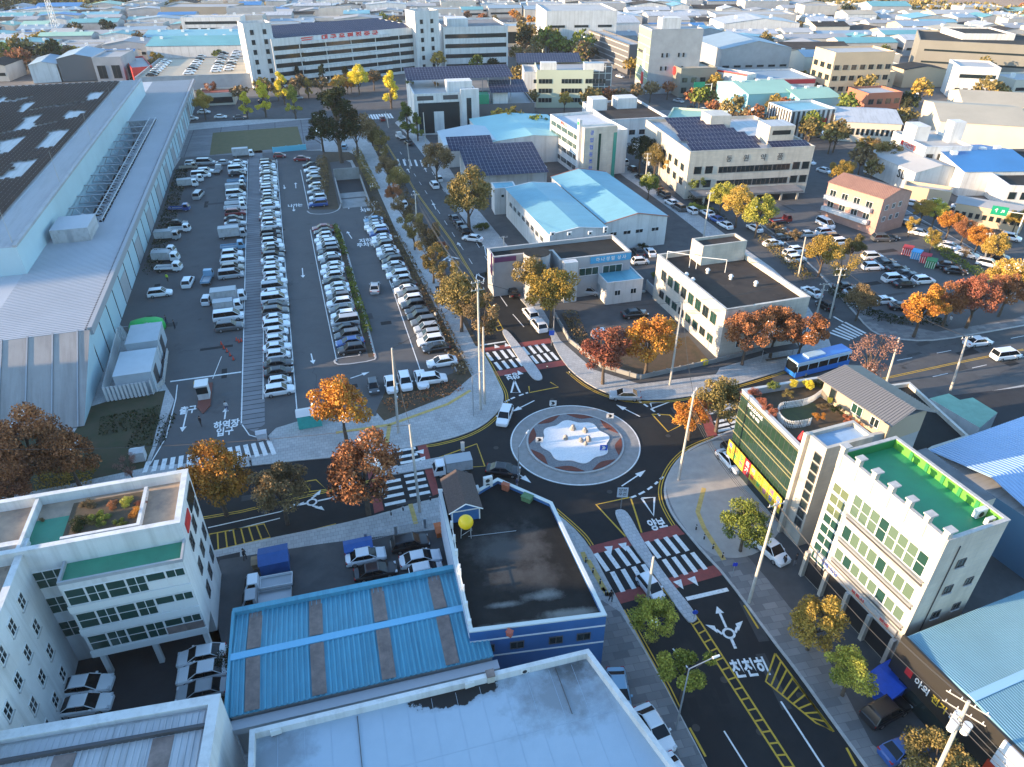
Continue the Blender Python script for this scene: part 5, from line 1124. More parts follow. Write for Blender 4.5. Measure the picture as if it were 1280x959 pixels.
# --- post complex
PM = Bld('mail_centre', 'long white mail centre with ribbon windows, red lettering and solar roof', 'office building', (-101, 327), (72, 42), 19.5, radians(36), M_WALL, M_SHEET, par=.8)
for k, z in enumerate((1.2, 4.6, 8.0, 11.4, 14.8)):
    PM.slab('ribbon_window', 0, .6, 71.4, z, z+1.7, M_GLASS, .03); PM.slab('balcony_band', 0, 13, 55, z+1.75, z+2.95, M_WALL, 1.3)
    for j in range(1, 6): PM.slab('window_mullion', 0, 12*j-.15, 12*j+.15, z, z+1.7, M_FRAME, .10)
PM.sign(0, 36, 18.1, '대 구 우 편 집 중 국', 2.5, mat('letter_red', (.60,.03,.03), .5), .15, .09, 1.35)
t_ = MB()
for s_ in (0, .8, 1.6): t_.face([(13.5-s_*.3,-.16,16.9+s_),(17.5+s_*.2,-.16,17.1+s_),(18.5+s_*.3,-.16,17.5+s_),(13.5-s_*.3,-.16,17.35+s_)], MATS['letter_red'])
t_.obj('emblem', PM.t)
for r in range(6): solar(PM.t, 3, 2.5+6.5*r, 70, 7.6+6.5*r, PM.zr+.5, PM.zr+1.4)
reg(PM)
for nm, lab, o_, a_, W_, D_, H_, fl in (('stair_tower','white six-storey tower at the west end of the mail centre',(-111,325),29,11.5,11,25.4,6),('stair_tower','white stair tower between the mail centre and its lower east wing',(-44.5,363.0),30,12.0,11,26.5,6)):
    B = Bld(nm, lab, 'tower', o_, (W_, D_), H_, radians(a_), M_WALL, M_MEMB, par=1.2)
    for k in range(fl): B.win(0, 2.4, 2+3.8*k, 1.5, 1.9, 1, 1, M_GLASS, M_FRAMED); B.win(0, 7.6, 2+3.8*k, 1.5, 1.9, 1, 1, M_GLASS, M_FRAMED)
    reg(B)
PE = Bld('mail_centre_wing', 'lower white wing with ribbon windows east of the stair tower', 'office building', (-32.3, 370), (31, 36), 19.2, radians(12), M_WALL, M_MEMB, par=.8)
for z in (1.2, 5.6, 10.0, 14.2): PE.slab('ribbon_window', 0, .6, 30.2, z, z+1.8, M_GLASS, .03)
b = MB(); b.box(3,8,PE.zr,13,20,PE.zr+3.4,M_WALL); b.obj('rooftop_room', PE.t); reg(PE)
# parking deck west of it
PD = simple(168, 97, 312, 6.0, 52, 12, 'f', 'g', 'e', 'rooftop parking deck with rows of cars west of the mail centre', 'parking_deck')
RCN = simple(164, 85, 190, 6.0, 34, 30, 'f', 'R', 'w', 'pale flat canopy with bright red fascia beside the parking deck', 'canopy')
simple(247, 118, 292, 4.5, 12, 14, 'f', 'c', 'r', 'low gatehouse with a red roof at the avenue near the mail centre', 'gatehouse', rows=((0, .8, 2.2, 5),))
# --- NE block back row
S = simple
GB = S(517, 118, 597, 13.2, 30, 12, 'f', 'w', 'g', 'white framed building with dark glass front and roof terrace at the avenue corner', 'glass_fronted_office')
GB.slab('glass_front', 0, 1.2, 15, .5, 10.2, M_GLASS, .04); GB.slab('white_door_panel', 0, 6.3, 9.6, .6, 7.4, M_WALL, .10); GB.slab('terrace_shade_panel', 0, 1.0, 6.4, 11.0, 12.4, M_DGREY, .03); GB.slab('terrace_shade_panel', 0, 9.6, 14.6, 11.0, 12.4, M_DGREY, .03)  # dark slabs paint the shade of the terrace openings
GB.slab('stair_tower', 0, 15.4, GB.edge(0)[2]+.2, 0, 14.2, M_WALL, 1.4, back=-.01); GB.slab('tower_window', 0, 17.2, 18.8, .8, 11.5, M_GLASS, 1.44, back=-1.41)
b = MB(); b.box(11.5,3.5,GB.zr+.003,20,9,GB.zr+3.4,M_WALL); b.obj('rooftop_room', GB.t)
solar(GB.t, -1, 12, 36, 24, 15.2, 17.4)
for x_ in (0, 9, 18, 27, 35):
    for y_, z_ in ((12.2, 15.2), (23.6, 17.2)): b = MB(); b.tube((x_,y_,0),(x_,y_,z_),.12,M_STEEL,n=5); b.obj('array_post', GB.t)
GB2 = S(598, 131, 668, 8.2, 24, 8, 'f', 'd', 'g', 'dark glass low block under a tilted solar array', 'glass_fronted_office')
solar(GB2.t, 4.5, 1.5, 17.5, 14, 11.4, 13.4); b = MB(); b.box(5.4,3,GB2.zr,10.5,13,11.3,M_WALL); b.obj('rooftop_room', GB2.t); b = MB(); b.box(-.5,3,GB2.zr+.01,4,8,GB2.zr+3.2,mat('net_green',(.02,.30,.15),.7)); b.obj('green_netting', GB2.t)
CB = S(671, 88, 742, 13.6, 20, 1, 'f', 'y', 'g', 'pale green four-storey office with grouped dark windows', 'office_building')
for z in (2.0, 5.4, 8.8):
    for (d0, n) in ((.8, 4), (9.5, 6), (18.6, 6)):
        for k in range(n): CB.win(0, d0+1.3*k, z, 1.2, 1.6, 1, 1, M_GLASS, M_FRAMED)
b = MB(); b.box(1.5,1,CB.zr,7.5,5,CB.zr+3,M_WALL); b.box(18,1,CB.zr,25.5,5,CB.zr+2.8,M_WALL,top=ROOFS['l'][0]); b.obj('rooftop_room', CB.t)
WS = S(655, 90, 671.5, 13.0, 16, 2, 'f', 'w', 'g', 'narrow white block with small blue windows joined to the pale green office', 'office_building')
for z in (2, 5.4, 8.8): WS.win(0, 3.6, z, 1.4, 1.5, 1)
solar(WS.t, -2, 17, 24, 30, 13.5, 15.2)
RG = S(741, 79, 765, 15.0, 9, 3, 'f', 'd', 'w', 'dark glazed corner block with white grid frame', 'glass_fronted_office')
for k in range(6): RG.slab('white_grid', 0, .0, RG.edge(0)[2], 1.5+2.4*k, 1.75+2.4*k, M_FRAME, .08)
for k in range(4): RG.slab('white_grid', 0, .2+2.4*k, .45+2.4*k, 0, 14.5, M_FRAME, .11)
DB = S(760, 150, 835, 7.6, 28, 12, 'f', 'w', 'n', 'white block with dark brown flat roof and two rooftop cubes', 'office_building', rows=((0,2.5,1.5,6),(3,3,1.4,7)))
b = MB(); b.box(-.3,16,DB.zr,5,22,DB.zr+3.6,M_WALL); b.box(9,17,DB.zr+.0,16,23,DB.zr+3.4,M_WALL); b.obj('rooftop_room', DB.t)
S(832, 150, 905, 6.4, 20, -18, 'f', 'y', 'G', 'low pale building with pale green flat roof behind the solar office', 'workshop', rows=((0,2,1.4,6),))
GT = S(815, 37, 880, 24.5, 17, 8, 'f', 'g', 'w', 'tall office with pale green glass west front and grey side wall', 'office_tower')
GT.slab('glass_front', 3, .2, 16.8, 3.5, 23.8, mat('curtain_glass_pale', (.32,.42,.30), .25, spec=.7), .06)
for z in (5.8, 8.8, 11.8, 14.8, 17.8, 20.8): GT.slab('glass_rail', 3, .1, 16.9, z, z+.25, M_FRAME, .10)
GT.slab('white_banner', 3, 9.5, 12.0, 6.5, 16.5, M_WALL, .14); GT.slab('red_banner', 3, 8.6, 11.6, 3.0, 7.6, MATS['sign_red'], .18); GT.slab('dark_lettering_band', 3, 1.5, 8.0, 14.5, 15.6, M_DGREY, .13)
for z in (9, 14): 
    for d in (5, 7, 12, 14): GT.win(0, d, z, .8, 1.6, 1, 1, M_GLASS, M_FRAMED)
b = MB(); b.box(6,6,GT.zr,14,12,GT.zr+4,M_WALL); b.obj('rooftop_room', GT.t)
RD = S(852, 86, 897, 11.0, 15, 10, 'f', 'k', 'e', 'tan building with red disc sign below the glass tower', 'shop_building', rows=((0,1.5,2.2,4),(0,5.6,1.8,4)))
b = MB(); b.tube((-.1,7,9),(-.25,7,9),1.7,MATS['sign_red'],n=16); b.obj('red_disc_sign', RD.t)
DG = S(787, 56, 806, 13.0, 62, 14, 'f', 'd', 'w', 'long dark glass office front beyond the avenue trees', 'glass_fronted_office', rows=())
for k in range(5): DG.slab('pale_floor_band', 3, .5, 61, 2.2+2.4*k, 2.6+2.4*k, M_KERB, .10)
S(800, 62, 816, 9.5, 30, 14, 'f', 'c', 'w', 'cream walled low block between dark glass office and glass tower', 'office_building', rows=((0,2,1.6,3),(3,2,1.8,8)))
GH = S(903, 62, 990, 14.5, 34, 8, 'y', 'g', 'l', 'large grey panelled hall with pale blue roof', 'warehouse', rows=((0,7,.9,6),))
RW = S(934, 94, 946, 9.5, 44, -52+90, 'f', 'w', 's', 'white showroom wall edged with a red stripe', 'showroom')
RW.slab('red_stripe', 3, 0, RW.edge(3)[2], 8.9, 9.6, MATS['sign_red'], .12); RW.slab('dark_ground_floor', 3, 1, RW.edge(3)[2]-1, 0, 3.4, M_DGREY, .05)
RS = S(948, 99, 1020, 8.0, 22, 7, 'f', 'w', 'l', 'white factory with broad dark red stripe below its pale blue roof', 'factory', rows=((0,2.6,1.2,3),)); RS.slab('red_stripe', 0, 0, RS.edge(0)[2], 5.8, 7.5, mat('stripe_dark_red', (.30,.02,.03), .6), .08)
S(936, 118, 1000, 7.5, 26, 12, 'x', 't', 'G', 'turquoise walled factory with pale green roof', 'factory', vents=3); S(1000, 124, 1052, 6.5, 20, 12, 'x', 't', 'G', 'pale green roofed shed east of the turquoise factory', 'warehouse', vents=3)
SB_ = S(990, 139, 1046, 8.8, 14, 14, 'f', 'w', 'b', 'white building with dark vertical stripes and blue roof', 'showroom')
for i in (0, 3):
    for k in range(9): L_ = SB_.edge(i)[2]; SB_.slab('dark_stripe', i, L_*(k+.5)/9-.5, L_*(k+.5)/9+.4, .2, 8.4, M_DGREY, .05)
SB_.slab('red_signboard', 0, 5.5, 13.5, 4.5, 5.8, MATS['sign_red'], .30)
S(1047, 152, 1128, 6.2, 24, -12, 'x', 'c', 's', 'long cream walled shed with broad white roof beside the wide street', 'factory', rows=((0,2.2,2.0,13),), vents=0)
WSG = S(1158, 184, 1216, 9.6, 17, 4, 'f', 'w', 'w', 'white three-storey office with red logo sign and square rooftop chimney', 'office_building', rows=((0,5.6,2.0,4),(0,1.4,2.0,4)))
WSG.sign(3, 9, 7.8, '■ 다산정밀', 1.6, MATS['sign_red'], .1, .02); b = MB(); b.box(10,6,WSG.zr,13.5,9.5,WSG.zr+5.5,M_WALL); b.box(1,8,WSG.zr,5,14,WSG.zr+4,M_WALL); b.obj('rooftop_room', WSG.t)
SLB = S(1145, 216, 1206, 5.6, 20, 12, 'y', 'w', 'w', 'white shed with pale grey roof and large black letters on its wall', 'warehouse'); SLB.sign(3, 15, 3.6, 'SL', 3.2, M_BLK, .06, .05)
S(1045, 66, 1120, 17.5, 16, 8, 'f', 'b', 'w', 'tall beige office with brown window bays', 'office_building', rows=((0,3,1.8,7),(0,7,1.8,7),(0,11,1.8,7),(3,3,2,3),(3,7,2,3),(3,11,2,3)))
S(1086, 117, 1129, 9.5, 12, 12, 'f', 'r', 'w', 'orange brick building with white dish on its roof', 'office_building', rows=((0,2,1.8,4),(0,5.6,1.8,4)))
S(1176, 152, 1290, 7.0, 34, -18, 'x', 'c', 'e', 'long beige roofed factory in front of its twin', 'factory', vents=0); S(1205, 130, 1330, 7.0, 26, -18, 'x', 'c', 'e', 'long beige roofed factory behind its twin', 'factory', vents=0)
S(1150, 50, 1300, 15, 42, -24, 'f', 'k', 'k', 'very long khaki grey panelled warehouse at the right', 'warehouse', rows=((0,10.5,.8,20),(0,5.5,.8,20)))
S(1200, 83, 1252, 12.5, 18, -16, 'f', 'w', 'w', 'bright white office with a narrow window band', 'office_building', rows=((0,8.2,1.4,16),(0,3.4,1.0,5)))
S(1205, 42, 1270, 17, 26, -6, 'f', 'w', 'k', 'white and grey block rising behind the khaki warehouse', 'office_building', rows=((0,10,2,6),)); 
S(1206, 215, 1300, 6.4, 26, 2, 'x', 'w', 'B', 'bright blue roofed shed at the right edge', 'warehouse', vents=4); S(1220, 200, 1330, 7.0, 10, 3, 'f', 'd', 'k', 'dark flat roof strip behind the bright blue shed', 'warehouse')
S(1262, 232, 1340, 6.0, 14, -8, 'f', 'w', 'k', 'white block with black roof at the right edge', 'office_building', rows=((0,2.5,1.8,5),))
S(1196, 254, 1284, 4.6, 6.5, -34, 'x', 'b', 'g', 'long low tan store with ribbed grey roof along the wide street', 'store', rows=((0,1.6,1.2,10),))
S(1130, 232, 1190, 3.6, 5, -30, 'f', 'b', 'w', 'low tan wall building behind the gold trees', 'store')
# far landmarks
S(683, 14, 772, 22, 40, 6, 'f', 'w', 'w', 'very large white factory block at the top centre', 'factory', rows=((0,3,1.6,20),(0,14,1.2,3))); S(630, 33, 690, 11, 18, 8, 'f', 'c', 'l', 'tan and white block with dark central glazing', 'office_building', rows=((0,2,6,3),))
S(708, 42, 745, 8, 26, 10, 'f', 'k', 'k', 'low tan building with orange parapet near the big white factory', 'shop_building', rows=((0,2,3.0,4),)); S(716, 30, 800, 8.5, 30, 10, 'x', 'w', 's', 'long white roofed shed before the big white factory', 'warehouse', vents=5)
S(727, 53, 760, 6, 16, 9, 'f', 'u', 'b', 'low blue walled shop with blue roof by the avenue', 'shop_building')
S(35, 82, 70, 7.5, 24, 20, 'y', 'w', 'l', 'open fronted white shed with pale blue curved roof', 'warehouse'); S(70, 74, 118, 9.5, 26, 16, 'y', 'd', 'l', 'large dark mouthed open shed with blue roof', 'warehouse')
S(114, 72, 150, 10, 22, 10, 'f', 'g', 'g', 'grey portal fronted sports hall', 'hall', rows=((0,1,5.5,2),)); S(182, 58, 310, 8, 30, 5, 'x', 'w', 't', 'long turquoise roofed factory behind the parking deck', 'factory', vents=5); S(178, 47, 300, 8, 24, 5, 'x', 'w', 'b', 'long sky blue roofed factory second row behind the parking deck', 'factory', vents=4)
S(225, 22, 300, 12, 14, 6, 'f', 'w', 's', 'long white office slab far behind the parking deck', 'office_building', rows=((0,4,2,16),(0,8,1.6,16)))
S(200, 9, 290, 10, 30, 2, 'f', 'k', 'g', 'wide grey concrete works at the far top left', 'factory', rows=((0,3,2,20),)); S(20, 38, 75, 7, 18, 8, 'x', 'w', 'l', 'pale blue roofed shed with row of lettering far left', 'factory', vents=4)
S(905, 30, 1000, 9, 30, 3, 'y', 'w', 's', 'broad white roofed factory under the far woods', 'factory', vents=2); S(895, 18, 995, 10, 24, 0, 'f', 'g', 'w', 'long grey walled factory with beige roof at the top', 'factory', rows=((0,3,1.6,10),)); S(1090, 8, 1140, 9, 24, 0, 'x', 'g', 't', 'turquoise roofed shed standing below the far woods', 'warehouse')
# ---------------------------------------------------------------- the rest of the estate
STREETS = [GP(l) for l in ([(600,25),(670,25),(890,108),(1020,163),(1140,215),(1100,250),(960,190),(840,140),(700,95),(600,60)],[(-300,240),(-300,150),(230,110),(520,100),(660,118),(720,145),(560,175),(450,190),(230,230)],[(440,150),(500,140),(640,330),(700,470),(560,470)],[(700,140),(760,140),(1130,420),(1000,470)],[(1000,160),(1140,215),(1300,320),(1400,420),(1240,430),(1000,250)])]
BADZ = STREETS+[GP([(-400,230),(245,95),(480,160),(640,500),(0,640),(-900,700)]), GP([(620,40),(742,75),(735,112),(640,100),(620,60)])]
def free(cs):
    for x, y in cs:
        if any(inpoly(x, y, p) for p in PLACED) or any(inpoly(x, y, p) for p in BADZ): return False
    return True
fr_ = random.Random(21); cand = []
def cells(a, x_rng, y_rng, cw, ch):
    ca, sa = cos(radians(a)), sin(radians(a)); out = []; y = y_rng[0]
    while y < y_rng[1]:
        x = x_rng[0]+fr_.uniform(0, 8); hh = ch*fr_.uniform(.8, 1.2)
        while x < x_rng[1]:
            ww = cw*fr_.uniform(.55, 1.35); out.append((x, y, ww-4, hh-5)); x += ww
            if fr_.random() < .12: x += 9
        y += hh+(9 if fr_.random() < .4 else 0)
    return out
fill = []
for a, (xr, yr, cw, ch, zone) in ((8, ((-620, 60), (240, 860), 27, 20, 'left')), (4, ((40, 760), (150, 860), 30, 21, 'right'))):
    for (x, y, ww, hh) in cells(a, xr, yr, cw, ch):
        # rotate about zone pivot
        ar = radians(a); pv = (-100, 240) if zone == 'left' else (60, 150); dx, dy = x-pv[0], y-pv[1]; X, Y_ = pv[0]+dx*cos(ar)-dy*sin(ar), pv[1]+dx*sin(ar)+dy*cos(ar)
        px, py = PX(X, Y_, 4)
        if px < -60 or px > 1330 or py < -18: continue
        if zone == 'left' and px > 640: continue
        if zone == 'right' and px <= 640: continue
        lim = 100 if px < 480 else (118 if px < 700 else (150 if px < 1000 else 235))
        if py > lim: continue
        cs = [(X+(u*ww)*cos(ar)-(v*hh)*sin(ar), Y_+(u*ww)*sin(ar)+(v*hh)*cos(ar)) for u in (0, .33, .66, 1) for v in (0, .5, 1)]
        if not free(cs): continue
        far = -sin(PITCH)*(-CAMH)
        if (px > 960 and py < 8+(px-960)*.03) or (px < 340 and py < 12-(px*.02)): continue
        fill.append((X, Y_, ww, hh, ar, px, py))
        PLACED.append(inset([(X, Y_), (X+ww*cos(ar), Y_+ww*sin(ar)), (X+ww*cos(ar)-hh*sin(ar), Y_+ww*sin(ar)+hh*cos(ar)), (X-hh*sin(ar), Y_+hh*cos(ar))], -1.5))
band_of = lambda y: 0 if y < 330 else (1 if y < 420 else (2 if y < 540 else 3))
BN = ['nearest', 'middle', 'distant', 'farthest']; cnt = {}; fill.sort(key=lambda f: f[5]); items = []
for f in fill:
    X, Y_, ww, hh, ar, px, py = f
    if px < 320: rf = fr_.choice('tbttlsgBwGgkn')
    elif px < 640: rf = fr_.choice('slgwltbgkn')
    elif px < 1000: rf = fr_.choice('sslwwbgltBkgn')
    else: rf = fr_.choice('wlswelbGtgBsgken')
    kd = fr_.choice('xxyyf'); z = fr_.uniform(5, 8.5) if kd != 'f' else fr_.uniform(6, 12); 
    if kd == 'f' and rf in 'tbG': rf = 'g'
    key = (rf, 'flat' if kd == 'f' else 'pitched', 'left' if px < 640 else 'right', band_of(Y_)); cnt[key] = cnt.get(key, 0)+1
    items.append((f, rf, kd, z, key, cnt[key]))
near_ = set(id(i[0]) for i in sorted(items, key=lambda i: i[0][1])[:255]); fm = MB()
for f, rf, kd, z, key, n in items:
    if id(f) in near_: continue
    X, Y_, ww, hh, ar, px, py = f; ca, sa = cos(ar), sin(ar); q = lambda x, y, zz: (X+x*ca-y*sa, Y_+x*sa+y*ca, zz); wm, rm = WALLS[fr_.choice('qqqgw')], ROOFS[rf][0]; r_ = min(ww, hh)*.085+.4
    c = [(0,0),(ww,0),(ww,hh),(0,hh)]
    for i in range(4): j = (i+1) % 4; fm.face([q(*c[i],0), q(*c[j],0), q(*c[j],z), q(*c[i],z)], wm)
    fm.face([q(ww*.08,-.05,z*.4), q(ww*.92,-.05,z*.4), q(ww*.92,-.05,z*.6), q(ww*.08,-.05,z*.6)], M_GLASS)
    if kd == 'f': fm.face([q(0,0,z), q(ww,0,z), q(ww,hh,z), q(0,hh,z)], rm)
    elif kd == 'x': fm.face([q(-.3,-.3,z), q(ww+.3,-.3,z), q(ww+.3,hh/2,z+r_), q(-.3,hh/2,z+r_)], rm); fm.face([q(-.3,hh/2,z+r_), q(ww+.3,hh/2,z+r_), q(ww+.3,hh+.3,z), q(-.3,hh+.3,z)], rm); fm.face([q(0,0,z), q(0,hh/2,z+r_), q(0,hh,z)], wm); fm.face([q(ww,0,z), q(ww,hh,z), q(ww,hh/2,z+r_)], wm)
    else: fm.face([q(-.3,-.3,z), q(ww/2,-.3,z+r_), q(ww/2,hh+.3,z+r_), q(-.3,hh+.3,z)], rm); fm.face([q(ww/2,-.3,z+r_), q(ww+.3,-.3,z), q(ww+.3,hh+.3,z), q(ww/2,hh+.3,z+r_)], rm); fm.face([q(0,0,z), q(ww,0,z), q(ww/2,0,z+r_)], wm); fm.face([q(0,hh,z), q(ww/2,hh,z+r_), q(ww,hh,z)], wm)
tag(fm.obj('factory_mass'), 'hundreds of tiny pale factory roofs massed along the far top of the view', None, kind='stuff')
for f, rf, kd, z, key, n in items:
    if id(f) not in near_: continue
    X, Y_, ww, hh, ar, px, py = f; side = 'left' if key[2] == 'left' else 'right'
    lab = '%s %s roofed factory, %s from left of its colour, %s belt, %s half' % (ROOFS[rf][1], key[1], ordw(n), BN[key[3]], side)
    wl = fr_.choice('qqqwqgg' if px < 900 else 'qqwccbg')
    simple(0, 0, 0, z, hh, math.degrees(ar), kd, wl, rf, lab, 'factory', rows=((0, z*.35, 1.3, 16),(3, z*.35, 1.1, 16)) if fr_.random() < .75 else (), vents=fr_.choice((0,0,2,3)), o=(X, Y_), W_=ww, group='factory sheds of the industrial estate')
print('FILL', len(items))
# ---------------------------------------------------------------- far fields and added shade casters
struct(sheet('far_field', [(-1800,760),(-120,700),(-140,840),(-1800,1100)][::1], -.01, mat('field_pale', (.30,.27,.22), .95, var=.2, scale=.01)))
struct(sheet('far_field', [(330,700),(1500,560),(2300,1500),(300,1500)], -.01, mat('field_tan', (.34,.22,.14), .95, col2=(.26,.16,.10), scale=.015)))
# unseen ridge added sunward, its profile shaped to shade the hall and lot
rd = MB(); prev = None; rdg = random.Random(6)
prof = [(0, 0), (14, 60), (30, 92), (60, 99), (100, 97), (150, 101), (185, 96), (205, 60), (225, 0)]
for i in range(len(prof)-1):
    (ya, ha), (yb, hb) = prof[i], prof[i+1]
    rd.face([(-450, ya, ha), (-450, yb, hb), (-620, yb, 0), (-620, ya, 0)], M_GRASS); rd.face([(-370, ya, 0), (-370, yb, 0), (-450, yb, hb), (-450, ya, ha)], M_GRASS)
struct(rd.obj('western_shade_ridge'))
OB = Bld('unseen_shade_block', 'unseen block added beyond the left edge to shade the west street', 'shade block', (-130, 24), (30, 50), 21.5, 0, M_WALL, M_MEMB)  # added out of view for the shadow it throws
OB2 = Bld('unseen_shade_block', 'unseen block added past the lower left corner to shade the foreground roofs', 'shade block', (-98, -16), (26, 40), 26.0, 0, M_WALL, M_MEMB)  # second added block, shades the pale roof and south street
# ================================================================ VEHICLES
PAINT = {'W': ('white', (.80,.81,.82)), 'K': ('black', (.012,.012,.014)), 'G': ('dark grey', (.09,.095,.10)), 'S': ('silver', (.36,.38,.40)), 'B': ('blue', (.02,.08,.28)), 'R': ('dark red', (.22,.02,.02)), 'A': ('pale blue', (.18,.34,.48)), 'T': ('beige', (.34,.30,.24)), 'E': ('green', (.03,.13,.08)), 'O': ('orange', (.45,.10,.02)), 'N': ('brown', (.10,.06,.04))}
PM_ = {k: mat('car_paint_'+v[0].replace(' ', '_'), v[1], .28, spec=.6, coat=.6) for k, v in PAINT.items()}
M_CGL = mat('car_glass', (.008,.010,.012), .12, spec=.35); M_TYRE = mat('tyre', (.018,.018,.018), .9); M_RIM = mat('wheel_rim', (.40,.41,.42), .35, metal=.7)
M_HL = mat('headlight_lens', (.62,.64,.66), .15); M_TL = mat('tail_light_lens', (.35,.01,.01), .25)
def loft(b, rings, m, close=True):
    for a_, c in zip(rings, rings[1:]):
        n = len(a_)
        for i in range(n if close else n-1): j = (i+1) % n; b.face([a_[i], a_[j], c[j], c[i]], m)
def wheel(x, y, r=.33, wd=.22):
    b = MB(); s = 1 if y > 0 else -1
    b.tube((x, y-s*wd, r), (x, y, r), r, M_TYRE, n=14); b.tube((x, y, r), (x, y+s*.012, r), r*.62, M_RIM, r*.5, 10); return b
CP = M_FRAME   # placeholder paint slot, replaced per object
def body_mesh(L_, W_, prof, zb=.22):
    """prof: list of (x, z_top, half width scale)"""
    b = MB(); rings = []; hw = W_/2
    for x, zt, k in prof:
        h = hw*k; rings.append([(x,-h*.92,zb),(x,-h,zb+.16),(x,-h,zt-.18),(x,-h*.90,zt),(x,-h*.45,zt+.025),(x,h*.45,zt+.025),(x,h*.90,zt),(x,h,zt-.18),(x,h,zb+.16),(x,h*.92,zb)])
    loft(b, rings, CP); b.face(rings[0], CP); b.face(rings[-1][::-1], CP); me = b.mesh('body'); 
    for p in me.polygons: p.use_smooth = True
    return me
def cabin(b0, b1, t0, t1, zs, zr, W_, inset_=.80):
    hb = W_/2*.91; ht = W_/2*inset_*.92; b = MB()
    lo = [(b0,-hb,zs),(b1,-hb,zs),(b1,hb,zs),(b0,hb,zs)]; hi = [(t0,-ht,zr),(t1,-ht,zr),(t1,ht,zr),(t0,ht,zr)]
    loft(b, [lo, hi], M_CGL); b.face(hi, M_CGL); gl = b.mesh('windows')
    b = MB(); e = .03; q = [(t0-.06,-ht-e,zr-.02),(t1+.02,-ht-e,zr-.02),(t1+.02,ht+e,zr-.02),(t0-.06,ht+e,zr-.02)]; q2 = [(t0+.10,-ht*.8,zr+.055),(t1-.15,-ht*.8,zr+.055),(t1-.15,ht*.8,zr+.055),(t0+.10,ht*.8,zr+.055)]
    loft(b, [q, q2], CP); b.face(q2, CP)
    for s in (-1, 1):
        for (xb, xt) in ((b0, t0), (b1, t1)):
            b.tube((xb, s*hb, zs), (xt, s*ht, zr), .045, CP, n=4)
        xm = (b0+b1)/2; b.tube((xm, s*(hb+.005), zs), ((t0+t1)/2, s*(ht+.01), zr), .035, M_BLK, n=4)
    rf = b.mesh('roof'); return gl, rf
PROTO = {}
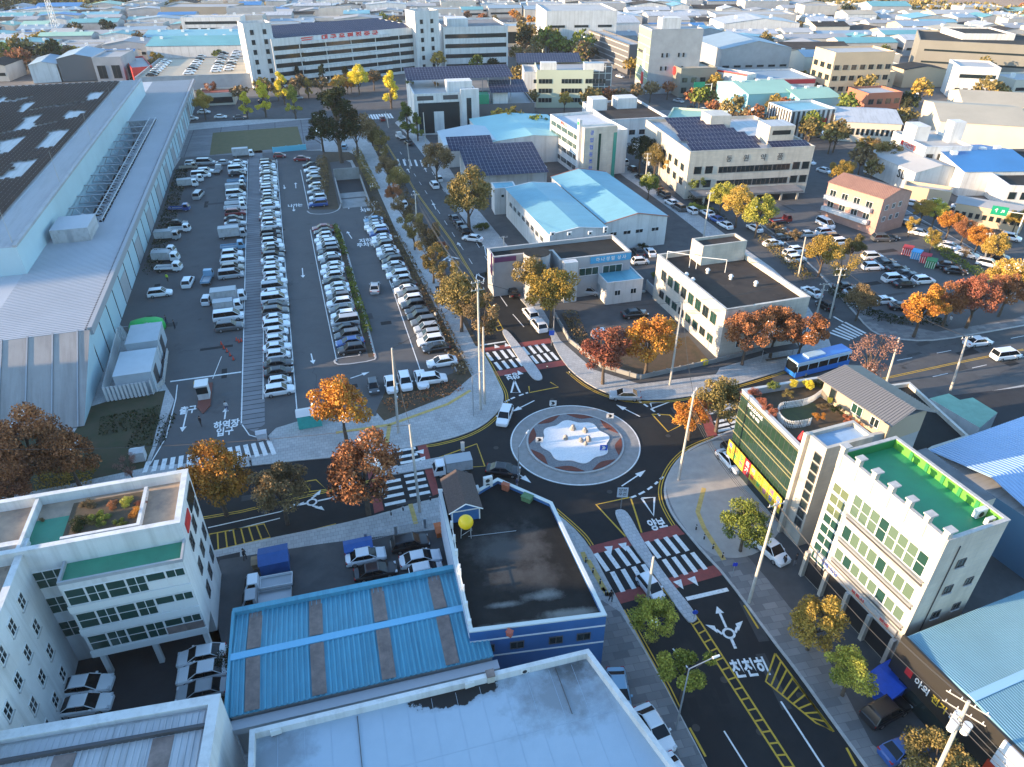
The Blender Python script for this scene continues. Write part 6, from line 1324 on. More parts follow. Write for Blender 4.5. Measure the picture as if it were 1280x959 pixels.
def proto(kind):
    parts = []   # (name, mesh, painted)
    if kind == 'sedan':
        L_, W_ = 4.75, 1.84
        parts += [('body', body_mesh(L_, W_, [(-2.37,.72,.80),(-2.25,.88,.93),(-1.6,.97,1),(-.9,.95,1),(.6,.93,1),(1.5,.86,1),(2.15,.74,.95),(2.37,.58,.80)]), 1)]
        g_, r_ = cabin(-1.85, 1.25, -1.05, .42, .92, 1.42, W_); parts += [('windows', g_, 0), ('roof', r_, 1)]
    elif kind == 'suv':
        L_, W_ = 4.65, 1.88
        parts += [('body', body_mesh(L_, W_, [(-2.32,.95,.88),(-2.2,1.02,.96),(-1.5,1.04,1),(.7,1.03,1),(1.4,.99,1),(2.1,.86,.95),(2.32,.68,.84)], .26), 1)]
        g_, r_ = cabin(-2.25, 1.25, -1.80, .50, 1.0, 1.66, W_, .84); parts += [('windows', g_, 0), ('roof', r_, 1)]
    elif kind == 'hatch':
        L_, W_ = 3.7, 1.62
        parts += [('body', body_mesh(L_, W_, [(-1.84,.85,.86),(-1.7,.95,.96),(-1,.97,1),(.7,.96,1),(1.3,.88,.98),(1.84,.62,.84)]), 1)]
        g_, r_ = cabin(-1.75, 1.2, -1.35, .45, .94, 1.50, W_, .82); parts += [('windows', g_, 0), ('roof', r_, 1)]
    elif kind == 'van':
        L_, W_ = 5.1, 1.92
        parts += [('body', body_mesh(L_, W_, [(-2.55,1.05,.92),(-2.45,1.10,.98),(.9,1.10,1),(1.6,1.02,1),(2.2,.90,.95),(2.55,.66,.84)], .26), 1)]
        g_, r_ = cabin(-2.50, 1.95, -2.30, .95, 1.08, 1.90, W_, .88); parts += [('windows', g_, 0), ('roof', r_, 1)]
    if kind in ('sedan', 'suv', 'hatch', 'van'):
        xw = L_*.30
        for sx in (-1, 1):
            for sy in (-1, 1): parts.append(('wheel', wheel(sx*xw*(1.0 if sx > 0 else .98), sy*(W_/2-.0)).mesh('wheel'), 0))
        zl = .62 if kind != 'van' else .75
        for sy in (-1, 1):
            b = MB(); b.box(L_/2-.30, sy*W_*.36-.17, zl, L_/2-.035, sy*W_*.36+.17, zl+.13, M_HL); parts.append(('headlight', b.mesh('headlight'), 0))
            b = MB(); b.box(-L_/2-.0+.02, sy*W_*.37-.17, zl+.08, -L_/2+.20, sy*W_*.37+.17, zl+.24, M_TL); parts.append(('tail_light', b.mesh('tail_light'), 0))
            b = MB(); b.box(.75, sy*(W_/2+.08)-.09, .92, .95, sy*(W_/2+.08)+.09, 1.06, CP); parts.append(('wing_mirror', b.mesh('wing_mirror'), 1))
    if kind in ('pickup', 'boxtruck', 'bigbox'):
        L_, W_ = (5.1, 1.75) if kind != 'bigbox' else (6.4, 2.1); xf = L_/2; zc = 1.95
        b = MB(); lo = [(xf-1.55,-W_/2,.45),(xf,-W_/2,.45),(xf,W_/2,.45),(xf-1.55,W_/2,.45)]; mi = [(xf-1.55,-W_/2,1.15),(xf-.02,-W_/2,1.15),(xf-.02,W_/2,1.15),(xf-1.55,W_/2,1.15)]
        hi = [(xf-1.50,-W_*.45,zc),(xf-.45,-W_*.45,zc),(xf-.45,W_*.45,zc),(xf-1.50,W_*.45,zc)]
        loft(b, [lo, mi, hi], CP); b.face(hi, CP); b.face(lo[::-1], CP); parts.append(('cab', b.mesh('cab'), 1))
        b = MB(); b.face([(xf-.02+.01,-W_*.45,1.2),(xf-.02+.01,W_*.45,1.2),(xf-.42,W_*.40,zc-.08),(xf-.42,-W_*.40,zc-.08)], M_CGL)
        for s in (-1, 1): q = [(xf-1.25,s*(W_/2+.005),1.2),(xf-.25,s*(W_/2+.005),1.2),(xf-.55,s*(W_*.46+.01),zc-.1),(xf-1.25,s*(W_*.46+.01),zc-.1)]; b.face(q if s < 0 else q[::-1], M_CGL)
        parts.append(('windows', b.mesh('windows'), 0))
        b = MB(); b.box(-xf,-W_/2*.8,.42,xf-1.5,W_/2*.8,.70,M_BLK); parts.append(('chassis', b.mesh('chassis'), 0))
        if kind == 'pickup':
            b = MB(); x0, x1 = -xf, xf-1.62; b.box(x0,-W_/2,.70,x1,W_/2,.78,M_STEEL); b.box(x0,-W_/2,.78,x1,-W_/2+.05,1.12,CP); b.box(x0,W_/2-.05,.78,x1,W_/2,1.12,CP); b.box(x0,-W_/2+.05,.78,x0+.05,W_/2-.05,1.12,CP); b.box(x1-.05,-W_/2+.05,.78,x1,W_/2-.05,1.12,CP); parts.append(('cargo_bed', b.mesh('cargo_bed'), 1))
        else:
            hb_ = 2.25 if kind == 'boxtruck' else 2.75; b = MB(); b.box(-xf,-W_/2-.04,.72,xf-1.65,W_/2+.04,hb_,M_SHEET); b.box(-xf+.02,-W_/2-.06,hb_-.1,xf-1.67,W_/2+.06,hb_+.03,M_STEEL); parts.append(('cargo_box', b.mesh('cargo_box'), 0))
        for x_ in (-xf+.95, xf-.85):
            for sy in (-1, 1): parts.append(('wheel', wheel(x_, sy*(W_/2-.02), .33).mesh('wheel'), 0))
        for sy in (-1, 1): b = MB(); b.box(xf-.1, sy*W_*.38-.14, .62, xf+.015, sy*W_*.38+.14, .78, M_HL); parts.append(('headlight', b.mesh('headlight'), 0))
    return parts
def joined(kind):
    """one-mesh version for vehicles only a few pixels long"""
    vs, fs, mi, ms = [], [], [], [CP]
    for nm, me, pt in PROTO[kind]:
        k = len(vs); vs += [tuple(v.co) for v in me.vertices]
        for p in me.polygons:
            m_ = me.materials[p.material_index]
            if m_ not in ms: ms.append(m_)
            fs.append(tuple(k+i for i in p.vertices)); mi.append(ms.index(m_))
    me = bpy.data.meshes.new(kind); me.from_pydata(vs, [], fs)
    for m_ in ms: me.materials.append(m_)
    me.polygons.foreach_set('material_index', mi); me.update(); return me
KN = {'sedan': 'sedan', 'suv': 'suv', 'hatch': 'hatchback', 'van': 'minivan', 'pickup': 'small flatbed truck', 'boxtruck': 'small box truck', 'bigbox': 'large box truck'}
ON = {'sedan': 'parked_car', 'suv': 'parked_car', 'hatch': 'parked_car', 'van': 'minivan', 'pickup': 'flatbed_truck', 'boxtruck': 'box_truck', 'bigbox': 'box_truck'}
JM = {}; NCAR = [0]
def car(kind, c, x, y, rz, label, z=.135, group=None, s=1.0):
    if kind not in PROTO: PROTO[kind] = proto(kind)
    NCAR[0] += 1; nm = ON[kind]; cat = 'car' if nm == 'parked_car' else KN[kind].split()[-1] if nm != 'minivan' else 'van'
    far = y > 165 or (hypot(x, y) > 190)
    if far:
        if kind not in JM: JM[kind] = joined(kind)
        o = bpy.data.objects.new(nm, JM[kind]); COL.objects.link(o); o.location = (x, y, z); o.rotation_euler = (0, 0, rz)
        for i, sl_ in enumerate(o.material_slots):
            if i == 0: sl_.link = 'OBJECT'; sl_.material = PM_[c]
        tag(o, label, cat, group); s = s*cr.uniform(.95, 1.03); o.scale = (s*cr.uniform(.97, 1.03), s, s); return o
    t = thing(nm, label, cat, x, y, z, rz, group); s = s*cr.uniform(.95, 1.03); t.scale = (s*cr.uniform(.96, 1.03), s, s)
    for pn, me, pt in PROTO[kind]:
        o = bpy.data.objects.new(pn, me); COL.objects.link(o); o.parent = t
        if pt:
            for i, m_ in enumerate(me.materials):
                if m_ == CP: o.material_slots[i].link = 'OBJECT'; o.material_slots[i].material = PM_[c]
    return t
A16 = radians(16.5)
cr = random.Random(77)
def row(a, b_, spec, rowname, group, face=0, z=.135, a0=None, zz=.13):
    """vehicles side by side from pixel a (near) to pixel b (far); '_' is an empty bay. Letters: colour; suffix v van, h hatch, s suv, p pickup, x box, X big box"""
    A, B_ = G(*a, .13), G(*b_, .13); toks = spec.split(); n = len(toks); k = 0
    for i, t_ in enumerate(toks):
        if t_ == '_': continue
        k += 1; c = t_[0]; kd = {'v': 'van', 'h': 'hatch', 's': 'suv', 'p': 'pickup', 'x': 'boxtruck', 'X': 'bigbox', '': None}[t_[1:2]]
        if kd is None: kd = cr.choice(['sedan', 'sedan', 'suv', 'sedan', 'hatch'] if c in 'W' else ['sedan', 'sedan', 'suv'])
        f = i/max(1, n-1); x, y = A[0]+(B_[0]-A[0])*f+cr.uniform(-.12, .12), A[1]+(B_[1]-A[1])*f+cr.uniform(-.1, .1)
        fl = pi if (face == 1 or (face == 2 and cr.random() < .3)) else 0
        nm_ = '%s %s, %s from near end of %s' % (PAINT[c][0].replace('pale ',''), KN[kd].replace('small ','').replace('large ',''), ordw(k), rowname)
        car(kd, c, x+cr.uniform(-.2, .2)*cos(A16), y, (a0 if a0 is not None else A16)+fl+cr.uniform(-.02, .02), nm_, z, group)
row((350.5,492), (335,206), 'Ws W K K W W Wh W Ws W Gs K Wv W Sv W W Ws Wh W Gs K W W K K _ W Ws G W _ W W K W W Ss W K W W Gs W K W W K', 'the row right of the walkway', 'cars in the row right of the walkway', 0)
row((440,441), (404,288), 'K B Gs K Sv Ws G W Gs W W K Wh W W Gs W Ks S W W Wh K R', 'the row beside the hedge strip', 'cars in the row beside the hedge', 1)
row((398,258), (390,209), 'B Ws S W Gs W W K', 'the short row above the island', 'cars in the short row by the ramp', 1)
row((552,456), (466,278), 'W _ K Ws S S G Ks K K Ws Gs W K W W G W K K W W Gs W W B Ws W S A', 'the row by the brown planting', 'cars in the right hand row', 1)
row((286,412), (298,206), 'Gs Wv Wx WX _ _ Sv Ts Ws Ws Ap _ SX _ S K Rs Wp Wp S Wv Kx Wp Ap _ K Wv S W', 'the row left of the walkway', 'vehicles left of the walkway', 0)
# loose vehicles of the lot
LOT = 'vehicles scattered in the west lot'
for kd, c, px, a, lb in (('bigbox','W',(305,196),16,'white box truck at the north end of the slab walkway'),
 ('suv','W',(236,356),100,'white suv driving alone in the west lot'),('pickup','A',(260,352),100,'turquoise loaded flatbed truck driving in the west lot'),('hatch','W',(260,378),98,'white hatchback behind the large box trucks'),
 ('suv','W',(201,370),16,'white suv parked by the green hall entrance'),('sedan','S',(469,363),98,'silver sedan driving alone down the aisle between rows'),
 ('suv','W',(541,478),14,'white suv half hidden under a red shrub at the row end'),
 ('pickup','W',(212,339),5,'front white cab truck of the trio by the hall'),('boxtruck','W',(209,327),5,'middle white truck of the trio by the hall'),('pickup','W',(206,318),5,'rear white truck of the trio by the hall'),
 ('boxtruck','S',(211,300),12,'pale box truck by the hall wall mid lot'),('pickup','W',(225,290),8,'white cab truck with dark bed near the hall'),('sedan','K',(222,282),8,'black sedan near the hall between trucks'),('pickup','B',(225,264),8,'dark blue flatbed truck with white cab near the hall'),
 ('van','S',(249,247),95,'grey van standing alone by the hall trees'),('boxtruck','W',(236,234),20,'white covered truck by the hall trees'),('pickup','W',(243,228),20,'white cab truck just behind the covered truck'),('van','W',(252,222),16,'white van at the upper west lot'),('suv','W',(258,217),16,'white suv next to the upper white van'),
 ('pickup','T',(236,212),20,'truck with brown load at the upper west lot'),('hatch','W',(240,207),14,'white small car at the head of the west lot'),('van','S',(258,206),8,'silver van across the head of the west lot'),('sedan','S',(281,206),8,'silver sedan across the head of the west lot'),('pickup','S',(273,216),98,'grey truck facing the camera at the head of the lot'),
 ('sedan','R',(378,201),8,'dark red sedan at the top of the aisle by the ramp'),('hatch','R',(350,197),8,'red hatchback by the blue bicycle shelter'),('hatch','A',(431,186),95,'pale blue small truck by the ramp top')):
    x, y = G(*px, .13); car(kd, c, x, y, radians(a), lb, .135, LOT)
for i, (px, c, lb) in enumerate((((467,487),'G','dark grey hatchback leftmost of the four cars facing the planting bed'),((489,484),'W','white sedan second of the four cars facing the planting bed'),((507,481),'W','white suv third of the four cars facing the planting bed'),((527,478),'W','white sedan rightmost of the four cars facing the planting bed'))):
    x, y = G(*px, .13); car(['hatch','sedan','suv','sedan'][i], c, x, y, radians(106-180), lb, .135, 'cars facing the planting bed')
# streets
ST_ = 'cars on the streets round the roundabout'
for kd, c, px, a, z, lb in (('suv','W',(631,524),-102,.03,'white suv entering the roundabout from the north'),('sedan','S',(781,498),176,.03,'silver sedan leaving the roundabout at the east'),('sedan','K',(629,592),-8,.03,'black sedan passing behind the blue cabin'),
 ('hatch','W',(812,738),-65,.03,'white car under the yellow-green street tree on the south crossing'),('suv','W',(663,396),109,.03,'rear white suv of the pair parked at the north approach'),('suv','W',(673,410),109,.03,'front white suv of the pair parked at the north approach'),
 ('suv','W',(621,340),109,.03,'white suv beside the purple sign'),('suv','K',(634,357),109,.03,'black suv parked north of the white pair'),('sedan','K',(640,368),109,.03,'dark sedan parked just ahead of the white pair'),('sedan','W',(591,301),160,.03,'white sedan turning out of the side yard'),
 ('hatch','W',(505,258),108,.03,'white car parked on the north street by the left kerb'),('sedan','K',(568,276),109,.03,'first dark car of the kerb queue below the large brown tree'),('sedan','G',(574,284),109,.03,'second dark car of the kerb queue below the large brown tree'),('suv','K',(580,291),109,.03,'third dark car of the kerb queue below the large brown tree'),
 ('suv','W',(543,234),109,.03,'white suv on the north street by the solar shop'),('hatch','W',(549,226),109,.03,'white hatchback behind the suv by the solar shop'),('pickup','W',(501,174),118,.03,'white truck on the far north street'),('sedan','K',(511,181),118,.03,'black car behind the white truck on the far north street'),('hatch','R',(478,151),110,.03,'red car crossing at the far end of the north street'),
 ('sedan','W',(1221,431),12,.03,'white sedan on the wide east road'),('van','W',(1256,448),12,.03,'white van at the right edge of the east road'),('sedan','W',(1014,368),112,.03,'white suv in the lane beside the brown roofed block'),('hatch','K',(1030,385),112,.03,'black car at the mouth of the lane beside the pole'),
 ('suv','W',(962,692),-62,.14,'white suv parked before the green-roofed building'),('suv','K',(918,572),-70,.14,'black suv at the banner shop entrance'),('sedan','W',(912,580),-70,.14,'white car with red roof light at the banner shop entrance') ,
 ('suv','K',(1105,893),25,.14,'large black suv parked before the outdoor shop'),('sedan','B',(1128,940),20,.14,'dark blue sedan under the bottom right tree'),
 ('sedan','A',(773,868),-88,.14,'pale blue sedan tight against the pale roofed factory wall'),('sedan','W',(817,915),-67,.14,'large white sedan on the pavement at the bottom'),('suv','W',(795,937),-75,.14,'white car almost hidden by the pale roof edge'),('sedan','W',(848,980),-65,.14,'white car cut off by the bottom edge'),
 ('sedan','W',(458,700),16,.135,'silver-white sedan left in the yard by the blue cabin'),('suv','K',(513,684),16,.135,'large black suv at the yard fence'),('sedan','W',(526,703),16,.135,'white sedan right in the yard by the blue cabin'),('sedan','K',(470,719),16,.135,'black sedan partly behind the silver-white sedan'),('hatch','W',(533,718),16,.135,'white hatchback at the blue roof edge'),
 ('pickup','W',(338,735),194,.135,'flatbed truck with open grey bed in the yard'),('pickup','S',(336,754),194,.135,'pale flatbed truck nearer the blue roof'),
 ('sedan','W',(254,824),194,.135,'white sedan farthest of the three by the dark shrub'),('sedan','W',(256,845),194,.135,'white sedan middle of the three by the dark shrub'),('sedan','S',(254,868),194,.135,'silver sedan nearest of the three by the dark shrub'),
 ('sedan','W',(109,862),10,.135,'white sedan farther of the pair under the left wing'),('sedan','W',(108,886),10,.135,'white sedan nearer of the pair under the left wing'),
 ('suv','S',(735,368),-8,.135,'silver suv before the white annex'),('sedan','K',(793,396),12,.135,'black sedan parked in the corner yard'),('hatch','W',(752,421),20,.135,'white car behind the red tree in the corner yard'),
 ('sedan','W',(812,318),100,.135,'white sedan left of the brown roofed block'),('sedan','K',(797,318),100,.135,'black sedan between annex and brown roofed block'),('hatch','W',(800,330),10,.135,'white car under the hedge beside the brown roofed block'),
 ('boxtruck','W',(566,590),194,.03,'white box truck at the west crossing behind the blue cabin')):
    x, y = G(*px, z); car(kd, c, x, y, radians(a), lb, z+.005, ST_, 1.0)
# lane beyond and east lot
EL = 'cars in the east lots and lane'
elist = [('sedan','W',(839,256),112),('suv','K',(829,246),112),('sedan','K',(820,236),112),('sedan','W',(884,269),112),('hatch','W',(864,266),112),('suv','G',(848,262),112),('sedan','W',(906,284),112),('sedan','B',(895,277),112),('sedan','W',(943,288),112),('sedan','W',(966,307),15),('hatch','W',(988,320),15),('sedan','K',(975,300),15),('suv','W',(994,327),15),
 ('suv','W',(777,252),112),('hatch','K',(790,214),112),('sedan','K',(801,224),112),('suv','W',(778,205),112),('hatch','W',(995,316),15),('van','W',(1031,283),-70),('pickup','R',(975,279),15),('sedan','K',(979,292),-40),('sedan','S',(1009,296),10),('suv','W',(1031,293),15),('suv','K',(1041,300),15),('suv','W',(1050,306),12),('sedan','K',(1056,362),0),('sedan','S',(1068,368),10),
 ('suv','W',(1090,324),5),('sedan','K',(1104,330),5),('suv','W',(1090,337),5),('sedan','K',(1107,333),5),('sedan','K',(1120,339),5),('sedan','K',(1131,346),5),('suv','W',(1117,352),8),('sedan','K',(1130,358),8),('suv','W',(1153,354),8),('sedan','K',(1141,349),8),('sedan','W',(1104,379),10),('sedan','K',(1126,387),-10),('suv','G',(1102,301),0),('sedan','K',(1110,300),0),
 ('sedan','K',(1184,336),-20),('sedan','K',(1193,342),-20),('sedan','W',(1186,311),-38),('sedan','W',(1207,321),-38),('suv','W',(1234,333),-38),('suv','K',(1246,324),-38),('sedan','W',(1149,294),-38),('sedan','K',(1131,282),-38),('sedan','W',(1215,279),-38),('sedan','K',(1205,270),-38),('sedan','W',(1200,262),-38),('sedan','W',(1170,255),-38),('hatch','W',(1140,257),-30),('suv','W',(1262,300),-38)]
elist.sort(key=lambda e: e[2][0]); ec = {}
for kd, c, px, a in elist:
    zn = 'behind the blue factories' if px[0] < 900 else ('in the office forecourt' if px[0] < 1085 and px[1] < 330 else ('in the east parking lot' if px[1] > 295 and px[0] < 1200 else 'on the wide tree-lined street'))
    k = (zn, c, kd); ec[k] = ec.get(k, 0)+1
    x, y = G(*px, .13); car(kd, c, x, y, radians(a), '%s %s, %s of its kind from the left %s' % (PAINT[c][0], KN[kd], ordw(ec[k]), zn), .14, EL)
# roof deck cars and the far car park by the avenue
dk = []
for (xa, ya, xb, yb, n) in ((190,95,208,78,8),(236,93,252,72,8),(270,90,280,68,8),(286,88,296,66,7)):
    for i in range(n):
        f = i/(n-1); dk.append((xa+(xb-xa)*f, ya+(yb-ya)*f))
dk.sort()
for i, (px, py) in enumerate(dk):
    x, y = G(px, py, 5.55); c = cr.choice('WWWKSGW'); car('sedan', c, x, y, radians(12), '%s car, %s from the left on the rooftop parking deck' % (PAINT[c][0], ordw(i+1)), 5.42+.005, 'cars on the rooftop parking deck')
fk = []
for r in range(7):
    for i in range(7):
        fk.append((638+r*9+i*5.5+cr.uniform(-1, 1), 30+i*4.4+r*1.2))
fk = [p for p in fk if 628 < p[0] < 702 and p[1] < 64]; fk.sort()
for i, (px, py) in enumerate(fk):
    x, y = G(px, py); c = cr.choice('WWKSGW'); car('suv', c, x, y, radians(-58+cr.uniform(-6, 6)), '%s car, %s from the left on the busy far avenue' % (PAINT[c][0], ordw(i+1)), .03, 'cars on the far avenue')
av = []
for px, py in ((255,142),(276,148),(300,149),(240,150),(330,128),(372,124),(410,118),(940,172),(955,180),(905,147),(880,140),(1010,205),(1030,216),(760,88),(775,97),(848,128),(866,137),(985,190)): av.append((px, py))
av.sort()
for i, (px, py) in enumerate(av):
    x, y = G(px, py); c = cr.choice('WWKSWG'); car('sedan', c, x, y, radians(10 if px < 500 else -55), '%s car, %s from the left along the avenues beyond the blocks' % (PAINT[c][0], ordw(i+1)), .03, 'cars on the avenues beyond')
# bus
x, y = G(1020, 462, 0); t = thing('city_bus', 'blue and white city bus stopped under the red trees', 'bus', x, y, .03, radians(22)); mbu = mat('bus_blue', (.02,.16,.55), .3, coat=.5); mbl = mat('bus_pale', (.45,.62,.75), .35)
b = MB(); b.box(-5.4,-1.22,.35,5.4,1.22,1.3,mbu); b.box(-5.4,-1.2,2.35,5.4,1.2,2.95,mbl); b.box(-5.35,-1.19,1.3,5.35,1.19,2.35,M_CGL); b.obj('body', t)
b = MB(); b.box(-5.3,-1.1,2.953,5.3,1.1,3.05,mbu); b.box(-3,-.7,3.055,.4,.7,3.3,mbl); b.obj('roof_unit', t)
for s in (-1, 1):
    for k in range(6): b = MB(); b.box(-5.2+2.0*k,s*1.215-.02,1.3,-5.08+2.0*k,s*1.215+.02,2.4,mbl); b.obj('window_pillar', t)
    for xw in (-3.2, 3.4): wheel(xw, s*1.21, .48, .3).obj('wheel', t)
b = MB(); b.box(-5.45,-1.05,1.1,-5.405,1.05,2.7,M_CGL); b.obj('windscreen', t)
print('CARS', NCAR[0])
# ================================================================ PEOPLE
def person(px, z, a, shirt, trs, label, sc=1.0):
    x, y = G(*px, z); t = thing('person', label, 'person', x, y, z, radians(a)); m1 = mat('cloth_'+shirt[0], shirt[1], .9); m2 = mat('cloth_'+trs[0], trs[1], .9); sk = mat('skin', (.45,.28,.2), .6)
    me = bpy.data.meshes.new('body'); V = [(0,0,.95),(0,0,1.2),(0,0,1.42),(0,0,1.52),(.02,0,1.66),(0,.2,1.40),(.05,.26,1.12),(.16,.27,.88),(0,-.2,1.40),(-.04,-.26,1.12),(.03,-.28,.88),(.02,.1,.90),(.12,.11,.50),(.05,.12,.06),(.16,.12,.03),(-.02,-.1,.90),(-.04,-.11,.50),(-.16,-.12,.08),(-.06,-.12,.03)]
    E_ = [(0,1),(1,2),(2,3),(3,4),(2,5),(5,6),(6,7),(2,8),(8,9),(9,10),(0,11),(11,12),(12,13),(13,14),(0,15),(15,16),(16,17),(17,18)]; Rr = [.15,.15,.15,.06,.115,.065,.05,.035,.065,.05,.035,.095,.07,.05,.04,.095,.07,.05,.04]
    me.from_pydata(V, E_, []); o = bpy.data.objects.new('body', me); COL.objects.link(o)
    md = o.modifiers.new('s', 'SKIN'); 
    for i, sv in enumerate(me.skin_vertices[0].data): sv.radius = (Rr[i], Rr[i]); sv.use_root = (i == 0)
    su = o.modifiers.new('u', 'SUBSURF'); su.levels = 1; su.render_levels = 1
    dg = bpy.context.evaluated_depsgraph_get(); m3 = bpy.data.meshes.new_from_object(o.evaluated_get(dg)); bpy.data.objects.remove(o)
    for m_ in (m1, m2, sk): m3.materials.append(m_)
    for p in m3.polygons:
        c = p.center; p.use_smooth = True; p.material_index = 2 if (c.z > 1.52 or (abs(c.y) > .2 and c.z < .92 and c.z > .8)) else (1 if c.z < .95 and abs(c.y) < .22 else 0)
    b_ = put('body', m3, t); hm = sphere(.125, mat('hair_black', (.02,.015,.012), .8), 1.70, 2, .0) if False else None
    b = MB(); b.tube((-.01,0,1.66),(-.015,0,1.80),.128,mat('hair_black', (.02,.015,.012), .8),.07,8); b.obj('hair', t); t.scale = (sc, sc, sc)
BL_ = ('black', (.02,.02,.025)); WHT = ('white', (.6,.6,.6)); GRY = ('grey', (.2,.2,.22)); NV = ('navy', (.02,.04,.12)); YG = ('lime', (.45,.65,.05))
for px, z, a, s1, s2, lb in (((763,752),.13,-70,BL_,BL_,'person in black at the south crossing kerb'),((979,708),.13,200,BL_,BL_,'person in black beside the white suv, nearer the car'),((993,706),.13,160,BL_,GRY,'person in black beside the white suv, nearer the wall'),
 ((284,514),.13,100,WHT,NV,'person in a white top walking over the lot arrow'),((252,533),.13,250,BL_,BL_,'person in black on the yellow lane line'),((219,411),.13,30,BL_,BL_,'person in black by the green tarpaulin'),((209,405),.13,200,BL_,NV,'person in dark clothes beside the container enclosure'),
 ((210,352),.13,90,YG,BL_,'person in a lime vest by the truck trio'),((545,400),.13,100,WHT,BL_,'person in white on the planting beside the parked row'),((633,705),.03,10,NV,BL_,'person in navy beside the orange cart')[:0] or ((646,610),.03,10,NV,GRY,'person riding past the black sedan'),
 ((1186,405),.13,10,WHT,GRY,'person in white on the pavement under the red trees'),((314,582),.13,90,WHT,BL_,'person in white on the entrance crossing'),((307,700),.13,0,BL_,BL_,'person in black on the pavement under the brown tree')):
    person(px, z, a, s1, s2, lb)
# ================================================================ TREES
PAL = {'orange': [(.20,.05,.02),(.42,.12,.02),(.55,.22,.03),(.50,.26,.04)], 'rust': [(.10,.04,.03),(.20,.065,.035),(.33,.10,.04),(.38,.16,.06)], 'redpink': [(.18,.05,.04),(.33,.08,.06),(.42,.13,.09),(.30,.12,.06)],
 'gold': [(.16,.13,.03),(.38,.27,.05),(.55,.37,.07),(.45,.28,.06)], 'yellow': [(.40,.34,.04),(.62,.46,.03),(.70,.52,.04)], 'olive': [(.055,.055,.02),(.13,.115,.035),(.21,.17,.055),(.28,.20,.07)],
 'brown': [(.06,.045,.025),(.14,.09,.045),(.21,.13,.06),(.25,.17,.08)], 'green': [(.025,.045,.012),(.06,.10,.02),(.11,.15,.03),(.20,.22,.04)], 'ygreen': [(.06,.09,.02),(.15,.18,.03),(.32,.32,.05),(.48,.42,.07)],
 'dark': [(.012,.02,.009),(.025,.04,.015),(.04,.055,.02)], 'mix': [(.05,.06,.02),(.12,.11,.03),(.40,.17,.03),(.52,.22,.04)], 'maroon': [(.05,.03,.022),(.15,.06,.035),(.30,.10,.05),(.44,.18,.07)], 'pinkbare': [(.20,.12,.10),(.30,.18,.14),(.25,.13,.10)]}
PAL = {k: [tuple(min(.85, x*(1.0 if k == 'dark' else 1.3)) for x in c) for c in v] for k, v in PAL.items()}
PMAT = {k: mat('leaves_'+k, v[1], .85, island=v, scale=.22, spec=.15) for k, v in PAL.items()}
LEAFSLOT = PMAT['olive']
def quad_leaf(b, x, y, z, s, r, up=.35):
    # random tangent frame
    a = r.uniform(0, 2*pi); c = r.uniform(-1, 1); q = math.sqrt(1-c*c); n = (q*cos(a), q*sin(a), c*(1-up)+up)
    t = (-n[1], n[0], 0); l = hypot(t[0], t[1]) or 1; t = (t[0]/l, t[1]/l, 0); w_ = (n[1]*t[2]-n[2]*t[1], n[2]*t[0]-n[0]*t[2], n[0]*t[1]-n[1]*t[0])
    th = r.uniform(0, pi); ct, st_ = cos(th)*s, sin(th)*s; u = tuple(t[i]*ct+w_[i]*st_ for i in range(3)); v = tuple(-t[i]*st_+w_[i]*ct for i in range(3)); k = r.uniform(.5, .9)
    b.face([(x-u[0], y-u[1], z-u[2]), (x+v[0]*k, y+v[1]*k, z+v[2]*k), (x+u[0], y+u[1], z+u[2]), (x-v[0]*k, y-v[1]*k, z-v[2]*k)], LEAFSLOT)
